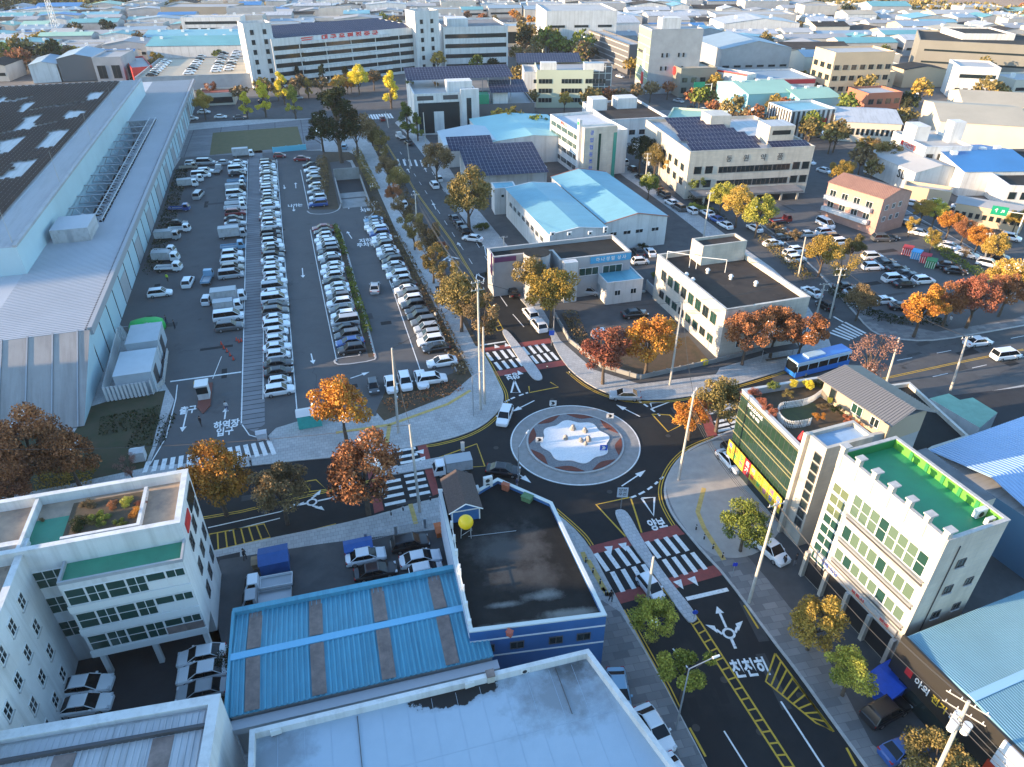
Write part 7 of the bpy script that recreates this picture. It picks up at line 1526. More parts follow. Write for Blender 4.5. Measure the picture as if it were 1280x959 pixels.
def tree_proto(seed, style, nleaf, leaf):
    """reference size: crown radius 3 m centred 5 m up"""
    r = random.Random(seed); cl = []; limbs = MB(); b = MB()
    if style == 'round':
        for i in range(34):
            a = r.uniform(0, 2*pi); e = r.uniform(-.55, 1.0); q = math.sqrt(max(0, 1-e*e)); rad = r.uniform(.45, .95)
            cl.append((3*rad*q*cos(a)*.98, 3*rad*q*sin(a)*.98, 5+2.6*e*rad, r.uniform(.55, 1.05)))
    elif style == 'vase':
        for i in range(22):
            a = r.uniform(0, 2*pi); h = r.uniform(0, 1); rad = (.5+2.3*h**.8)*r.uniform(.55, 1.05); cl.append((rad*cos(a), rad*sin(a), 3.2+3.9*h+r.uniform(-.3, .3), r.uniform(.45, .9)))
    elif style == 'column':
        for i in range(26):
            h = r.random(); a = r.uniform(0, 2*pi); rad = 1.9*(1-h)**.7*r.uniform(.4, 1)+.2; cl.append((rad*cos(a), rad*sin(a), 1.9+6.4*h, r.uniform(.45, .8)))
    elif style == 'pine':
        for i in range(30):
            a = r.uniform(0, 2*pi); h = r.uniform(0, 1); rad = 3.0*(1-h*.65)*r.uniform(.35, 1); cl.append((rad*cos(a), rad*sin(a), 3.0+4.6*h, r.uniform(.5, .9)))
    elif style == 'pollard':
        for i in range(9):
            a = i*2.4+r.uniform(-.4, .4); h = r.uniform(.1, 1); rad = r.uniform(.9, 2.4); cl.append((rad*cos(a), rad*sin(a), 3.6+3.2*h, r.uniform(.65, .95)))
    elif style == 'bush':
        for i in range(16):
            a = r.uniform(0, 2*pi); e = r.uniform(0, 1); q = math.sqrt(1-e*e*.9); rad = r.uniform(.3, .9); cl.append((3*rad*q*cos(a), 3*rad*q*sin(a), .7+2.0*e*rad, r.uniform(.6, 1.0)))
    tot = sum(c[3]**2 for c in cl)
    for c in cl:
        for k in range(max(3, int(nleaf*c[3]**2/tot))):
            a = r.uniform(0, 2*pi); e = r.uniform(-1, 1); q = math.sqrt(1-e*e); d = c[3]*(r.random()**.38)*1.05
            quad_leaf(b, c[0]+d*q*cos(a), c[1]+d*q*sin(a), c[2]+d*e*.85, leaf*r.uniform(.6, 1.25), r)
    if style != 'bush':
        top = {'round': 3.6, 'vase': 3.0, 'column': 7.6, 'pine': 6.8, 'pollard': 3.6}[style]
        limbs.tube((0,0,-.1), (.08,.05,top*.5), .24, M_WOOD, .18, 8, False); limbs.tube((.08,.05,top*.5), (0,0,top), .15, M_WOOD, .10, 8, False)
        for c in cl[:18]:
            z0 = min(top, max(1.3, c[2]-1.4-r.random())); m_ = (c[0]*.45, c[1]*.45, z0+(c[2]-z0)*.6); limbs.tube((0,0,z0*.9), m_, .085, M_WOOD, .055, 5, False); limbs.tube(m_, c[:3], .055, M_WOOD, .018, 5, False)
            for _ in range(2): limbs.tube(c[:3], (c[0]+r.uniform(-.8,.8), c[1]+r.uniform(-.8,.8), c[2]+r.uniform(.1,.9)), .025, M_WOOD, .008, 4, False)
    else: limbs.tube((0,0,-.1), (0,0,1.0), .18, M_WOOD, .08, 6, False)
    return b.mesh('crown'), limbs.mesh('trunk')
TP = {}
SPEC = {'round': (9500, .125, 3), 'vase': (6000, .12, 2), 'column': (4500, .14, 2), 'pine': (7000, .13, 2), 'pollard': (6000, .125, 2), 'bush': (3000, .13, 2), 'bare': (2400, .10, 2), 'far': (420, .48, 3), 'farcol': (320, .42, 2)}
for st_, (nl, lf, nv) in SPEC.items():
    TP[st_] = [tree_proto(100+i*7+len(st_), {'bare': 'vase', 'far': 'round', 'farcol': 'column'}.get(st_, st_), nl, lf) for i in range(nv)]
tr = random.Random(4); TREES = []
def plant(x, y, z, s, pal, style, label, nm='tree', cat='tree', group=None, sz=1.0):
    cm, tm = TP[style][tr.randrange(len(TP[style]))]
    t = thing(nm, label, cat, x, y, z, tr.uniform(0, 2*pi), group); t.scale = (s, s, s*sz)
    o = bpy.data.objects.new('crown', cm); COL.objects.link(o); o.parent = t; o.material_slots[0].link = 'OBJECT'; o.material_slots[0].material = PMAT[pal]
    o = bpy.data.objects.new('trunk' if style != 'bush' else 'stem', tm); COL.objects.link(o); o.parent = t
    TREES.append(t); return t
def T(cx, cy, r, pal, style, label, z=.12, nm='tree', cat='tree', group=None, sz=1.0):
    """crown centre and crown radius measured in the photo"""
    zc = 5.0; cz = {'bush': 1.3}.get(style, 5.0)
    for _ in range(6):
        x, y = G(cx, cy, min(zc+z, 40)); fw = cos(PITCH)*y-sin(PITCH)*(zc+z-CAMH); R = r*fw/FOC; s = R/3.15; zc = cz*s*sz
    return plant(x, y, z, s, pal, style, label, nm, cat, group, sz)
GT_ = 'street and garden trees near the roundabout'
for a in ((28,548,44,'maroon','round','large rust tree at the left edge below the grey sloping hall end'),(82,566,40,'maroon','round','rust tree right of the large one below the hall'),(4,606,34,'rust','round','low rust tree cut by the left edge'),
 (268,592,44,'mix','round','tall orange and gold tree behind the planted office roof'),(349,610,38,'brown','round','dark brown tree with green base on the west street pavement'),(452,584,50,'maroon','round','big dark red tree beside the west zebra crossing'),
 (426,503,40,'orange','round','bright orange tree at the bottom of the parking lot'),(575,368,33,'olive','round','olive tree on the north street, larger of the joined pair'),(603,398,30,'brown','vase','nearly bare brown tree on the north street'),
 (536,292,20,'brown','vase','brown-green tree between the lot planting and the north street'),(540,322,22,'olive','vase','olive tree south of the brown-green one on the north street'),(491,240,11,'rust','round','small rust tree left of the north street'),(551,305,8,'redpink','bush','small red bush under the olive street trees'),
 (484,208,15,'brown','round','dark brown tree on the far left kerb of the north street'),(478,184,14,'olive','vase','thin olive tree higher up the left kerb of the north street'),(464,160,14,'brown','round','dark tree at the head of the north street'),(545,196,21,'brown','round','brown tree opposite the solar shop'),(585,240,33,'olive','round','very large olive-brown tree before the white hut'),
 (508,146,17,'green','column','dark green tree in front of the dark glass corner office'),(521,155,13,'green','column','second dark green tree by the glass corner office'),(420,146,36,'dark','pine','big dark pine grove at the top of the parking lot'),(443,158,24,'brown','round','brown tree beside the dark pine'),(400,158,20,'dark','pine','dark pine left of the big one'),
 (667,342,28,'olive','round','olive tree left of the gold-topped one at the shop corner'),(690,362,34,'gold','round','tall tree with gold top at the shop corner'),(757,436,33,'redpink','round','red-pink tree at the corner yard fence'),(812,424,35,'orange','round','bright orange tree at the corner yard fence'),
 (936,414,31,'rust','round','rust tree leftmost beside the brown roofed block'),(972,406,30,'maroon','round','dark rust tree in the middle of the three by the bus'),(1006,414,30,'rust','round','rust tree rightmost of the three by the bus'),(866,518,25,'orange','round','small orange tree at the east crossing'),(903,498,32,'olive','round','olive-gold tree at the east crossing'),
 (1092,450,36,'pinkbare','bare','nearly bare pinkish tree beside the wide east road'),(1156,381,29,'orange','round','orange tree leftmost of the row over the east pavement'),(1192,372,26,'rust','round','rust tree second of the row over the east pavement'),(1224,368,30,'redpink','round','red tree third of the row over the east pavement'),(1262,362,24,'rust','round','rust tree rightmost of the row over the east pavement'),(1262,342,22,'gold','round','gold-green tree behind the red row at the right edge'),
 (1031,313,22,'gold','round','gold-brown tree left of the double pole'),(1055,330,24,'gold','bare','thin gold tree beside the double pole'),(1067,307,16,'olive','round','olive tree behind the thin gold one'),(950,264,22,'ygreen','round','golden green tree rightmost before the white office'),(925,252,21,'gold','round','gold tree middle of the row before the white office'),(903,243,17,'ygreen','round','yellow-green tree leftmost of the row before the white office'),
 (871,225,14,'green','round','green tree by the lane pole'),(858,212,15,'gold','vase','gold tree at the corner of the white office'),(838,208,12,'gold','vase','gold tree left at the white office wall'),(802,185,19,'dark','round','dark green tree nearest the lettered tower'),(820,195,17,'olive','round','olive tree against the white office side wall'),(812,228,14,'green','round','round green tree on the lane behind the blue factory'),
 (868,258,10,'ygreen','bush','bright yellow-green shrub on the lane verge'),(884,262,10,'ygreen','bush','yellow-green shrub right of the bright one'),(1053,213,16,'gold','round','round gold tree before the pink house'),(1110,190,17,'olive','round','wide olive tree before the white SL shed'),(1095,188,14,'brown','round','brown tree left of the wide olive one'),
 (1172,262,14,'ygreen','round','yellow-green tree leftmost of the gold avenue row'),(1156,260,14,'gold','round','gold tree just left in the avenue row'),(1190,276,15,'orange','round','orange tree in the avenue row'),(1208,286,15,'rust','round','rust tree in the avenue row'),(1226,296,15,'orange','round','second orange tree in the avenue row'),(1245,306,17,'gold','round','largest gold tree near the right of the avenue row'),
 (1140,280,11,'gold','vase','small gold tree beside the red recycling cage'),(1168,297,13,'gold','vase','gold tree behind the green recycling cage'),(1207,315,9,'brown','bare','bare little tree in the long hedge'),(1273,272,13,'gold','round','gold tree at the far right edge by the green road sign'),
 (934,654,31,'green','round','green tree with yellow top before the stair tower'),(1022,776,36,'gold','round','round gold tree on the grey pavement'),(1066,838,33,'ygreen','round','yellow-green tree before the outdoor shop'),(816,772,31,'ygreen','round','yellow-green tree on the south street kerb by the crossing'),(860,838,40,'ygreen','pollard','sparse lopped green tree overhanging the south street'),
 (1172,950,42,'olive','round','big olive tree at the bottom right corner'),(160,583,17,'pinkbare','bare','bare pinkish tree behind the planted roof'),(281,828,24,'dark','bush','dark round shrub beside the three cars'),
 (252,126,14,'gold','round','gold tree by the red roofed gatehouse'),(263,110,9,'rust','vase','rust tree behind the gatehouse gold one'),(328,120,16,'yellow','column','yellow ginkgo on the avenue, leftmost of the row'),(352,106,15,'yellow','column','tall yellow ginkgo before the mail centre tower'),(366,124,15,'ygreen','column','green-yellow ginkgo on the avenue'),(306,128,12,'yellow','column','small yellow ginkgo by the avenue kerb'),
 (447,95,14,'yellow','round','round bright yellow ginkgo at the mail centre entrance'),(487,107,17,'yellow','column','yellow-green ginkgo near the dark glass office'),(432,94,10,'dark','column','dark conifer left of the round yellow ginkgo'),(403,92,10,'dark','column','dark conifer at the flag poles'),(384,108,9,'gold','column','gold young tree between ginkgos'),(372,93,9,'dark','column','dark conifer behind the gold young tree'),(417,104,9,'gold','bush','gold shrub at the mail centre drive'),(394,104,8,'gold','bush','small gold shrub at the mail centre drive'),(468,97,9,'olive','bush','olive shrub right of the round yellow ginkgo'),
 (505,262,17,'brown','vase','brown tree at the kerb beside the ramp planting'),(516,284,19,'olive','vase','olive tree left of the brown-green one'),(497,222,15,'olive','round','olive tree below the dark brown kerb tree'),(559,346,22,'olive','vase','olive tree between the two groups at the kerb'),(590,378,24,'brown','round','brown tree joining the olive pair'),(471,172,14,'olive','round','olive tree between the thin ones at the street head'),(612,340,8,'dark','bush','dark hedge clump by the corner shop'),(603,283,12,'green','bush','dark green shrub in the side yard'),(804,308,8,'dark','bush','dark shrub by the white gable wall, right'),(784,305,6,'dark','bush','dark shrub by the white gable wall, left'),(825,345,14,'green','bush','green hedge mound beside the annex'),(1078,372,20,'brown','round','dark tree in the east parking lot corner'),(970,285,13,'brown','bush','brown hedge mound in the forecourt'),(992,293,12,'brown','bush','brown hedge mound right in the forecourt')):
    T(*a[:6], group=GT_)
# long lines of shrubs and hedges: stuff made of many leaves
def hedge(nm, label, pts, wd, h, pal, z=.13, dens=38, leaf=.17, cat='hedge', kind=None, seed=1):
    r = random.Random(seed); b = MB(); c0 = pts[0]; P_ = [(x-c0[0], y-c0[1]) for x, y in pts]
    for p, q in zip(P_, P_[1:]):
        L_ = hypot(q[0]-p[0], q[1]-p[1]); nx_, ny_ = -(q[1]-p[1])/L_, (q[0]-p[0])/L_
        for i in range(int(L_*wd*dens)):
            t_ = r.random(); o_ = r.uniform(-.5, .5)*wd; zz = h*(1-(abs(o_)/wd*1.6)**3)*(r.random()**.5)*(.8+.3*sin(t_*L_*1.7)); quad_leaf(b, p[0]+(q[0]-p[0])*t_+nx_*o_, p[1]+(q[1]-p[1])*t_+ny_*o_, .03+zz, leaf*r.uniform(.6, 1.2), r)
    m_ = b.mesh(nm); o = put(nm, m_, None, (c0[0], c0[1], z)); m_.materials[0] = PMAT[pal]
    tag(o, label, cat, kind=kind); return o
hedge('hedge', 'clipped green hedge on the narrow island beside the parked row', GP([(419,284),(432,320)]), 1.4, 1.0, 'green', seed=2)
hedge('hedge', 'second piece of the clipped green hedge, middle of the island', GP([(436,338),(442,360)]), 1.4, .9, 'green', seed=3)
hedge('hedge', 'longest near piece of the clipped green hedge on the island', GP([(441,358),(461,418)]), 1.5, 1.0, 'green', seed=4)
hedge('low_shrubs', 'brown autumn shrubs in the long bed right of the parking lot', GP([(462,250),(500,310),(545,395),(580,470)]), 3.0, .8, 'brown', dens=16, cat=None, kind='stuff', seed=5)
hedge('low_shrubs', 'brown and red groundcover in the corner bed below the parking lot', GP([(482,510),(530,497),(576,482)]), 3.4, .5, 'rust', dens=10, cat=None, kind='stuff', seed=6)
hedge('low_shrubs', 'brown shrubs round the car ramp', GP([(402,250),(405,225),(402,200)]), 3.2, 1.6, 'brown', dens=22, cat=None, kind='stuff', seed=7)
hedge('low_shrubs', 'dark shrubs right of the car ramp', GP([(470,240),(456,212),(446,190)]), 2.6, 1.5, 'olive', dens=24, cat=None, kind='stuff', seed=8)
hedge('low_shrubs', 'olive and rust street shrubs along the north street kerb', GP([(470,172),(500,230),(530,300),(575,400)]), 2.4, 1.3, 'brown', dens=14, cat=None, kind='stuff', seed=9)
hedge('hedge', 'long dark green hedge along the wide tree-lined street', GP([(1160,300),(1195,330),(1245,355)]), 3.2, 1.3, 'green', dens=26, seed=10)
hedge('hedge', 'dark hedge round the corner of the east lot', GP([(1040,365),(1070,385),(1105,402),(1180,405)]), 3.0, 1.2, 'dark', dens=26, seed=11)
hedge('hedge', 'hedge and palms strip along the lane beside the brown roofed block', GP([(952,300),(985,330),(1010,352)]), 3.0, 1.5, 'olive', dens=22, seed=12)
hedge('hedge', 'dark hedge along the office side wall', GP([(808,205),(880,262),(905,280)]), 2.6, 1.4, 'dark', dens=20, seed=13)
hedge('low_shrubs', 'brown shrubs inside the corner yard fence', GP([(712,392),(722,420),(745,448)]), 3.0, .8, 'brown', dens=18, cat=None, kind='stuff', seed=14)
hedge('low_shrubs', 'dry gold shrubs behind the planted office roof', GP([(50,608),(120,596)]), 3.5, 2.2, 'gold', dens=40, cat=None, kind='stuff', seed=15)
hedge('low_shrubs', 'undergrowth of the dark lawn beside the container enclosure', GP([(125,535),(200,520),(180,560)]), 5, .4, 'dark', dens=12, cat=None, kind='stuff', seed=16)
hedge('hedge', 'green hedge before the dark glass offices', GP([(612,182),(660,178)]), 2.5, 1.4, 'green', dens=22, seed=17)
hedge('low_shrubs', 'dark shrubs and bikes strip by the hall wall', GP([(190,345),(215,262),(228,215)]), 3.5, 1.4, 'dark', dens=12, cat=None, kind='stuff', seed=18)
hedge('hedge', 'red and brown median planting on the wide far street', GP([(815,107),(870,125),(930,150)]), 4, 1.3, 'brown', dens=10, leaf=.3, seed=19)
# roof gardens
for px, z, r, pal, lb in (((942,490),11.3,10,'redpink','red shrub at the north-west corner of the roof garden'),((953,502),11.3,10,'redpink','second red shrub on the west side of the roof garden'),((963,513),11.3,12,'redpink','third red shrub on the west side of the roof garden'),((967,482),11.3,10,'green','green conifer bush at the back of the roof garden'),((993,479),11.3,9,'yellow','yellow shrub at the back of the roof garden'),((1011,480),11.3,10,'yellow','bright yellow conical shrub by the red wall'),((1023,480),11.3,10,'dark','dark potted shrub by the red wall'),((985,492),11.3,9,'olive','low olive planting behind the picket fence'),
 ((1024,520),11.3,9,'orange','orange shrub front of the picket fence'),((1030,508),11.3,9,'brown','brown shrub by the tan house wall'),((1046,512),11.3,10,'dark','dark shrub mass by the tan house wall'),((1060,524),11.3,9,'redpink','red shrub below the tan house wall'),((1072,530),11.3,9,'rust','rust shrub near the stair tower'),
 ((1038,500),11.3,6,'ygreen','small lime shrub at the fence end'),((125,648),14,15,'green','dark green round bush on the planted office roof'),((157,628),14,12,'ygreen','pale flowering bush on the planted office roof'),((97,655),14,17,'dark','silvery grey shrub mass on the planted office roof'),((170,640),14,12,'orange','orange shrub at the end of the planter'),((110,630),14,12,'brown','brown shrub at the back of the planter'),((150,655),14,11,'green','low green shrub at the planter front'),((52,650),14,5,'brown','small potted plant on the green floor'),((140,632),14,11,'rust','rust brown planting at the middle back of the office planter'),((112,650),14,12,'olive','olive planting between the silvery mass and the round bush'),((176,628),14,9,'redpink','red shrub at the far corner of the office planter'),
 ((545,105),12.6,6,'brown','brown shrub on the dark glass office terrace'),((570,103),12.6,6,'redpink','red shrub on the dark glass office terrace'),((512,103),12.6,6,'green','green shrub at the terrace corner')):
    T(px[0], px[1], r, pal, 'bush', lb, z=z, nm='shrub', cat='shrub', group='roof garden shrubs')
# far trees
ft = random.Random(8); fl = []
def ftl(a, b_, n, pals, spread=2.0, sty='far', r=(2.6, 4.2)):
    A, B_ = G(*a), G(*b_)
    for i in range(n):
        f = (i+ft.uniform(-.3, .3))/max(1, n-1); fl.append((A[0]+(B_[0]-A[0])*f+ft.uniform(-spread, spread), A[1]+(B_[1]-A[1])*f+ft.uniform(-spread, spread), ft.uniform(*r), ft.choice(pals), sty))
OR = ['orange','gold','rust','brown']; GR_ = ['dark','olive','green','brown']
ftl((640,28),(715,62),13,OR); ftl((610,36),(642,60),10,GR_+['rust'],4); ftl((645,66),(738,86),18,GR_,7,r=(4,6.5)); ftl((735,70),(860,118),15,['brown','gold','olive']); ftl((700,55),(810,88),13,['gold','rust','olive']); ftl((880,120),(1010,160),11,['orange','rust','brown','gold']); ftl((870,140),(985,185),10,['brown','rust','olive'])
ftl((1000,175),(1110,235),8,['brown','olive','dark'],5); ftl((0,85),(110,96),16,GR_,8,r=(3.5,6)); ftl((110,92),(165,90),8,GR_,5); ftl((190,62),(310,58),14,['olive','dark','gold'],4); ftl((240,138),(450,116),16,['gold','brown','olive','orange'],5); ftl((20,70),(60,60),5,['yellow','gold'],4)
ftl((620,170),(690,182),7,['green','olive','gold'],3); ftl((700,140),(690,128),3,['gold','olive']); ftl((1120,205),(1150,225),4,['brown','rust']); ftl((1195,228),(1230,245),4,['rust','redpink','brown']); ftl((1075,125),(1130,150),7,['olive','dark'],4); ftl((760,140),(850,120),6,['brown','rust'],3); ftl((835,110),(860,100),3,['olive','gold']); ftl((1020,140),(1040,170),4,['redpink','brown'])
for k in range(95):
    for _ in range(12):
        px = ft.uniform(-10, 1290); py = ft.uniform(2, 95 if px < 640 else 150) if px < 1000 else ft.uniform(18, 190); x, y = G(px, py)
        if not any(inpoly(x, y, p) for p in PLACED): fl.append((x, y, ft.uniform(2.5, 5), ft.choice(GR_+['gold','rust','olive']), 'far')); break
fl = [f for f in fl if PX(f[0], f[1])[1] > -20 and not any(inpoly(f[0], f[1], p) for p in PLACED[:70])]
fl.sort(key=lambda f: PX(f[0], f[1])[0]); fc = {}
CN = {'orange':'orange','gold':'gold','rust':'rust','brown':'brown','dark':'dark green','olive':'olive','green':'green','redpink':'red','yellow':'yellow'}
for x, y, r, pal, sty in fl:
    bn = BN[band_of(y)] if y > 240 else 'mid-distance'; sd = 'left' if x < 0 else 'right'; k = (pal, bn, sd); fc[k] = fc.get(k, 0)+1
    plant(x, y, 0, r/3.15, pal, sty, '%s tree, %s from left of its colour, %s belt, %s half' % (CN[pal], ordw(fc[k]), bn, sd), group='trees among the distant factories')
print('FARTREES', len(fl))
# far woodland masses
def wood(label, px, n, hh, pal, seed, leaf=1.5):
    r = random.Random(seed); b = MB(); q = GP(px)
    for i in range(n):
        u, v = r.random(), r.random(); p = lerp(lerp(q[0], q[1], u), lerp(q[3], q[2], u), v); h = hh*(.6+.4*sin(u*40+v*9)*sin(v*17)+.2*r.random()); quad_leaf(b, p[0], p[1], h*r.random()**.4, leaf*r.uniform(.5, 1.3), r)
    m_ = b.mesh('woodland'); m_.materials[0] = PMAT[pal]; tag(put('woodland', m_), label, None, kind='stuff')
wood('far belt of brown-green woodland at the top right under the tan field', [(940,14),(1300,34),(1300,24),(940,2)], 16000, 9, 'olive', 1)
wood('far belt of green woodland at the top left', [(60,22),(360,14),(340,4),(40,12)], 9000, 7, 'olive', 2)
wood('dark woodland ridge in the top left corner', [(-60,28),(260,6),(260,-14),(-60,8)], 12000, 10, 'dark', 3)
wood('far scrub between the top factories', [(380,2),(940,2),(940,-16),(380,-16)], 12000, 6, 'brown', 4)
# ================================================================ POLES, LAMPS, WIRES, SIGNS
def height_at(px, yt):
    x, y = G(*px); k = (479.5-yt)/FOC; s, c = sin(PITCH), cos(PITCH); return (k*c*y-s*y)/(c+k*s)+CAMH
POLES = {}
def upole(key, base, top, label, arms=2, trans=0, a=0.0, lean=None, wide=1.0):
    x, y = G(*base, .12); h = height_at(base, top[1])-.12; x1, y1 = G(*top, h); t = thing('utility_pole', label, 'utility pole', x, y, .12, 0); tp = (min(1.0, max(-1.0, x1-x)), min(1.0, max(-1.0, y1-y)), h)
    b = MB(); b.tube((0,0,0), tp, .19, M_POLE, .12, 8); b.obj('pole', t); a = radians(a)
    for k in range(arms):
        f = 1-(.25+1.1*k)/h; c = (tp[0]*f, tp[1]*f, h*f); b = MB(); w_ = .95*wide; b.tube((c[0]-w_*cos(a), c[1]-w_*sin(a), c[2]), (c[0]+w_*cos(a), c[1]+w_*sin(a), c[2]), .05, M_POLE, n=5); b.obj('crossarm', t)
        for s in (-.85, -.3, .3, .85):
            b = MB(); p = (c[0]+w_*s*cos(a), c[1]+w_*s*sin(a), c[2]); b.tube(p, (p[0], p[1], p[2]+.3), .05, M_FRAME, .03, 6); b.obj('insulator', t)
    for k in range(trans):
        f = 1-2.6/h; c = (tp[0]*f, tp[1]*f, h*f); a2 = a+k*2.1; b = MB(); q = (c[0]+.5*cos(a2), c[1]+.5*sin(a2)); b.cyl(q[0], q[1], c[2]-.55, c[2]+.4, .30, M_FRAME, n=12); b.obj('transformer', t)
    POLES[key] = (x+tp[0], y+tp[1], h+.1); return t
upole('A', (848,600), (868,490), 'leaning concrete pole at the south-east corner of the roundabout', 1, 0, 60)
upole('B', (601,512), (597,352), 'tall pole with brackets on the north-west pavement', 2, 0, 20); upole('C', (606,505), (604,410), 'shorter pole close beside the tall north-west pole', 0)
upole('D', (498,541), (490,436), 'vine covered pole at the edge of the corner bed', 0); upole('E', (525,640), (512,532), 'pole at the south end of the west crossing', 0); upole('F', (806,770), (817,697), 'pole inside the yellow-green tree by the south crossing', 0)
upole('G', (837,481), (853,378), 'pole with crossarm before the cream block', 1, 0, 10); upole('H', (1037,398), (1052,336), 'double-armed pole by the lane mouth', 2, 0, 0); upole('I', (1021,392), (1031,355), 'shorter armed pole left of the double-armed one', 2, 0, 0)
upole('J', (998,345), (1007,297), 'plain pole in the lane hedge', 0); upole('K', (879,298), (888,241), 'pole by the lane behind the blue factory', 1, 0, 10); upole('L', (1188,488), (1209,422), 'pole on the south kerb of the east road', 1, 0, 10); upole('M', (1108,478), (1124,423), 'pole beside the bare pinkish tree', 0)
upole('N', (936,753), (971,630), 'leaning pole before the stair tower', 1, 0, 20); upole('O', (1150,1010), (1194,878), 'pole with three white transformers at the bottom right', 2, 3, -45, wide=1.5); upole('P', (1270,352), (1283,318), 'pole at the right edge by the gold tree', 0)
upole('Q', (806,232), (810,192), 'pole with transformer between trees on the lane', 2, 1, 0); upole('R', (513,211), (509,180), 'slim pole at the far north crossing', 0); upole('S', (486,160), (482,140), 'slim pole at the dark trees', 0); upole('T', (532,178), (529,141), 'pole before the dark glass office', 0); upole('U', (522,300), (519,243), 'pole between the olive street trees', 1, 0, 10)
upole('V', (631,318), (629,296), 'pole beside the purple sign', 1, 0, 10); upole('W', (572,150), (572,131), 'pole against the glass office tower', 0); upole('X', (1130,60+165), (1135,198), 'pole along the wide street by the olive tree', 1, 0, 0); upole('Y', (1168,232), (1176,206), 'pole by the SL shed', 1, 0, 0); upole('Z', (1230,328), (1238,292), 'pole in the gold avenue row', 1, 0, 0)
WM = mat('wire_black', (.03,.03,.03), .6)
def wire(p, q, label, sag=1.0, r=.03):
    t = [(p[0]+(q[0]-p[0])*i/14, p[1]+(q[1]-p[1])*i/14, p[2]+(q[2]-p[2])*i/14-sag*4*(i/14)*(1-i/14)) for i in range(15)]; b = MB(); c0 = t[0]
    for a, c in zip(t, t[1:]): b.tube((a[0]-c0[0], a[1]-c0[1], a[2]-c0[2]), (c[0]-c0[0], c[1]-c0[1], c[2]-c0[2]), r, WM, n=4, cap=False)
    tag(b.obj('overhead_wire', None, c0), label, 'wire')
def off(p, x, y, z=0): return (p[0]+x, p[1]+y, p[2]+z)
P_ = POLES
for k_ in range(3):
    wire(off(P_['O'],-1+.7*k_,.5-.4*k_,-1.6), (P_['O'][0]+14+.4*k_, P_['O'][1]-30, P_['O'][2]-1.5), 'wire %s of the three running off the bottom edge' % ordw(k_+1))
    wire(off(P_['N'],-.5+.5*k_,0,-1.8-.3*k_), off(P_['A'],-.4+.4*k_,0,-2.2-.3*k_), 'low cable %s between the leaning pole and the roundabout pole' % ordw(k_+1), 1.4)
    wire(off(P_['B'],.3*k_,0,-1.5-.4*k_), off(P_['U'],.3*k_,0,-1.2-.3*k_), 'low cable %s up the north street' % ordw(k_+1), 1.3)
    wire(off(P_['G'],0,.3*k_,-1.5-.4*k_), off(P_['H'],0,.3*k_,-1.8-.3*k_), 'low cable %s before the cream block' % ordw(k_+1), 1.6)
wire(P_['O'], P_['N'], 'wire from the transformer pole to the leaning pole'); wire(off(P_['O'],.6,.3,-.8), off(P_['N'],.5,.2,-.8), 'lower wire from the transformer pole to the leaning pole'); wire(off(P_['O'],-.7,-.3,-.8), off(P_['N'],-.5,-.2,-.8), 'left wire from the transformer pole to the leaning pole')
wire(P_['N'], P_['A'], 'wire from the leaning pole to the roundabout pole'); wire(off(P_['A'],0,0,-.6), P_['G'], 'wire from the roundabout pole to the cream block pole'); wire(P_['G'], P_['H'], 'wire from the cream block pole to the lane mouth pole'); wire(P_['H'], P_['J'], 'wire from the lane mouth pole to the hedge pole'); wire(P_['J'], P_['K'], 'wire along the lane hedge', 1.6); wire(P_['K'], P_['Q'], 'wire along the lane behind the blue factory', 1.4)
wire(P_['H'], P_['L'], 'wire crossing the wide east road'); wire(P_['B'], P_['D'], 'wire from the tall pole to the vine pole'); wire(P_['D'], P_['E'], 'wire over the west crossing'); wire(P_['B'], P_['U'], 'wire up the north street'); wire(P_['U'], P_['R'], 'wire at the top of the north street'); wire(P_['B'], P_['G'], 'long wire over the roundabout north side', 1.8)
x, y = G(150, 575); wire(P_['E'], (x-30, y-8, 9), 'long wire over the west street', 2.0)
def lamp(base, top, head, label):
    x, y = G(*base, .12); h = height_at(base, top[1]); hx, hy = G(*head, h); t = thing('street_lamp', label, 'street lamp', x, y, .12); b = MB(); b.tube((0,0,0),(0,0,h-.1),.09,M_STEEL,.06,8); b.obj('pole', t)
    d = hypot(hx-x, hy-y) or 1; k = min(2.6, d)/d; e = ((hx-x)*k, (hy-y)*k, h+.25); b = MB(); b.tube((0,0,h-.15), e, .045, M_STEEL, n=6); b.obj('arm', t); b = MB(); b.tube(e, (e[0]*1.3, e[1]*1.3, e[2]+.02), .12, M_FRAME, .10, 8); b.obj('lamp_head', t)
lamp((845,911),(866,835),(890,826),'street lamp leaning over the south street by the lopped tree'); lamp((592,520),(590,470),(600,468),'thin street lamp on the north-west pavement'); lamp((648,601),(650,558),(658,545),'street lamp behind the black roof parapet'); lamp((692,415),(690,362),(680,360),'lamp by the white parked pair'); lamp((458,527),(453,497),(445,495),'lamp beside the bright orange tree'); lamp((1050,520+0),(1062,470),(1050,466),'lamp behind the roof garden building')
def sign(px, label, post, w_, h_, z0, c, ang=0, txt=None, tc=None, shape='box', size=.5):
    x, y = G(*px, .12); t = thing('road_sign', label, 'sign', x, y, .12, radians(ang)); b = MB(); b.cyl(0,.05,0,post,.04,M_STEEL,n=6); b.obj('post', t)
    b = MB(); m_ = mat('sign_'+label.split()[0]+'_%d' % int(px[0]), c, .5)
    if shape == 'disc': b.tube((0,0,z0+h_/2),(0,-.04,z0+h_/2),w_/2,m_,n=16)
    else: b.box(-w_/2,-.04,z0,w_/2,0,z0+h_,m_)
    b.obj('panel', t)
    if txt:
        for i, s_ in enumerate(txt): text('panel_lettering', s_, size, tc or M_WHITE, t, (0,-.05,z0+h_-size*.75-i*size*1.1), (pi/2,0,0), .005, .008)
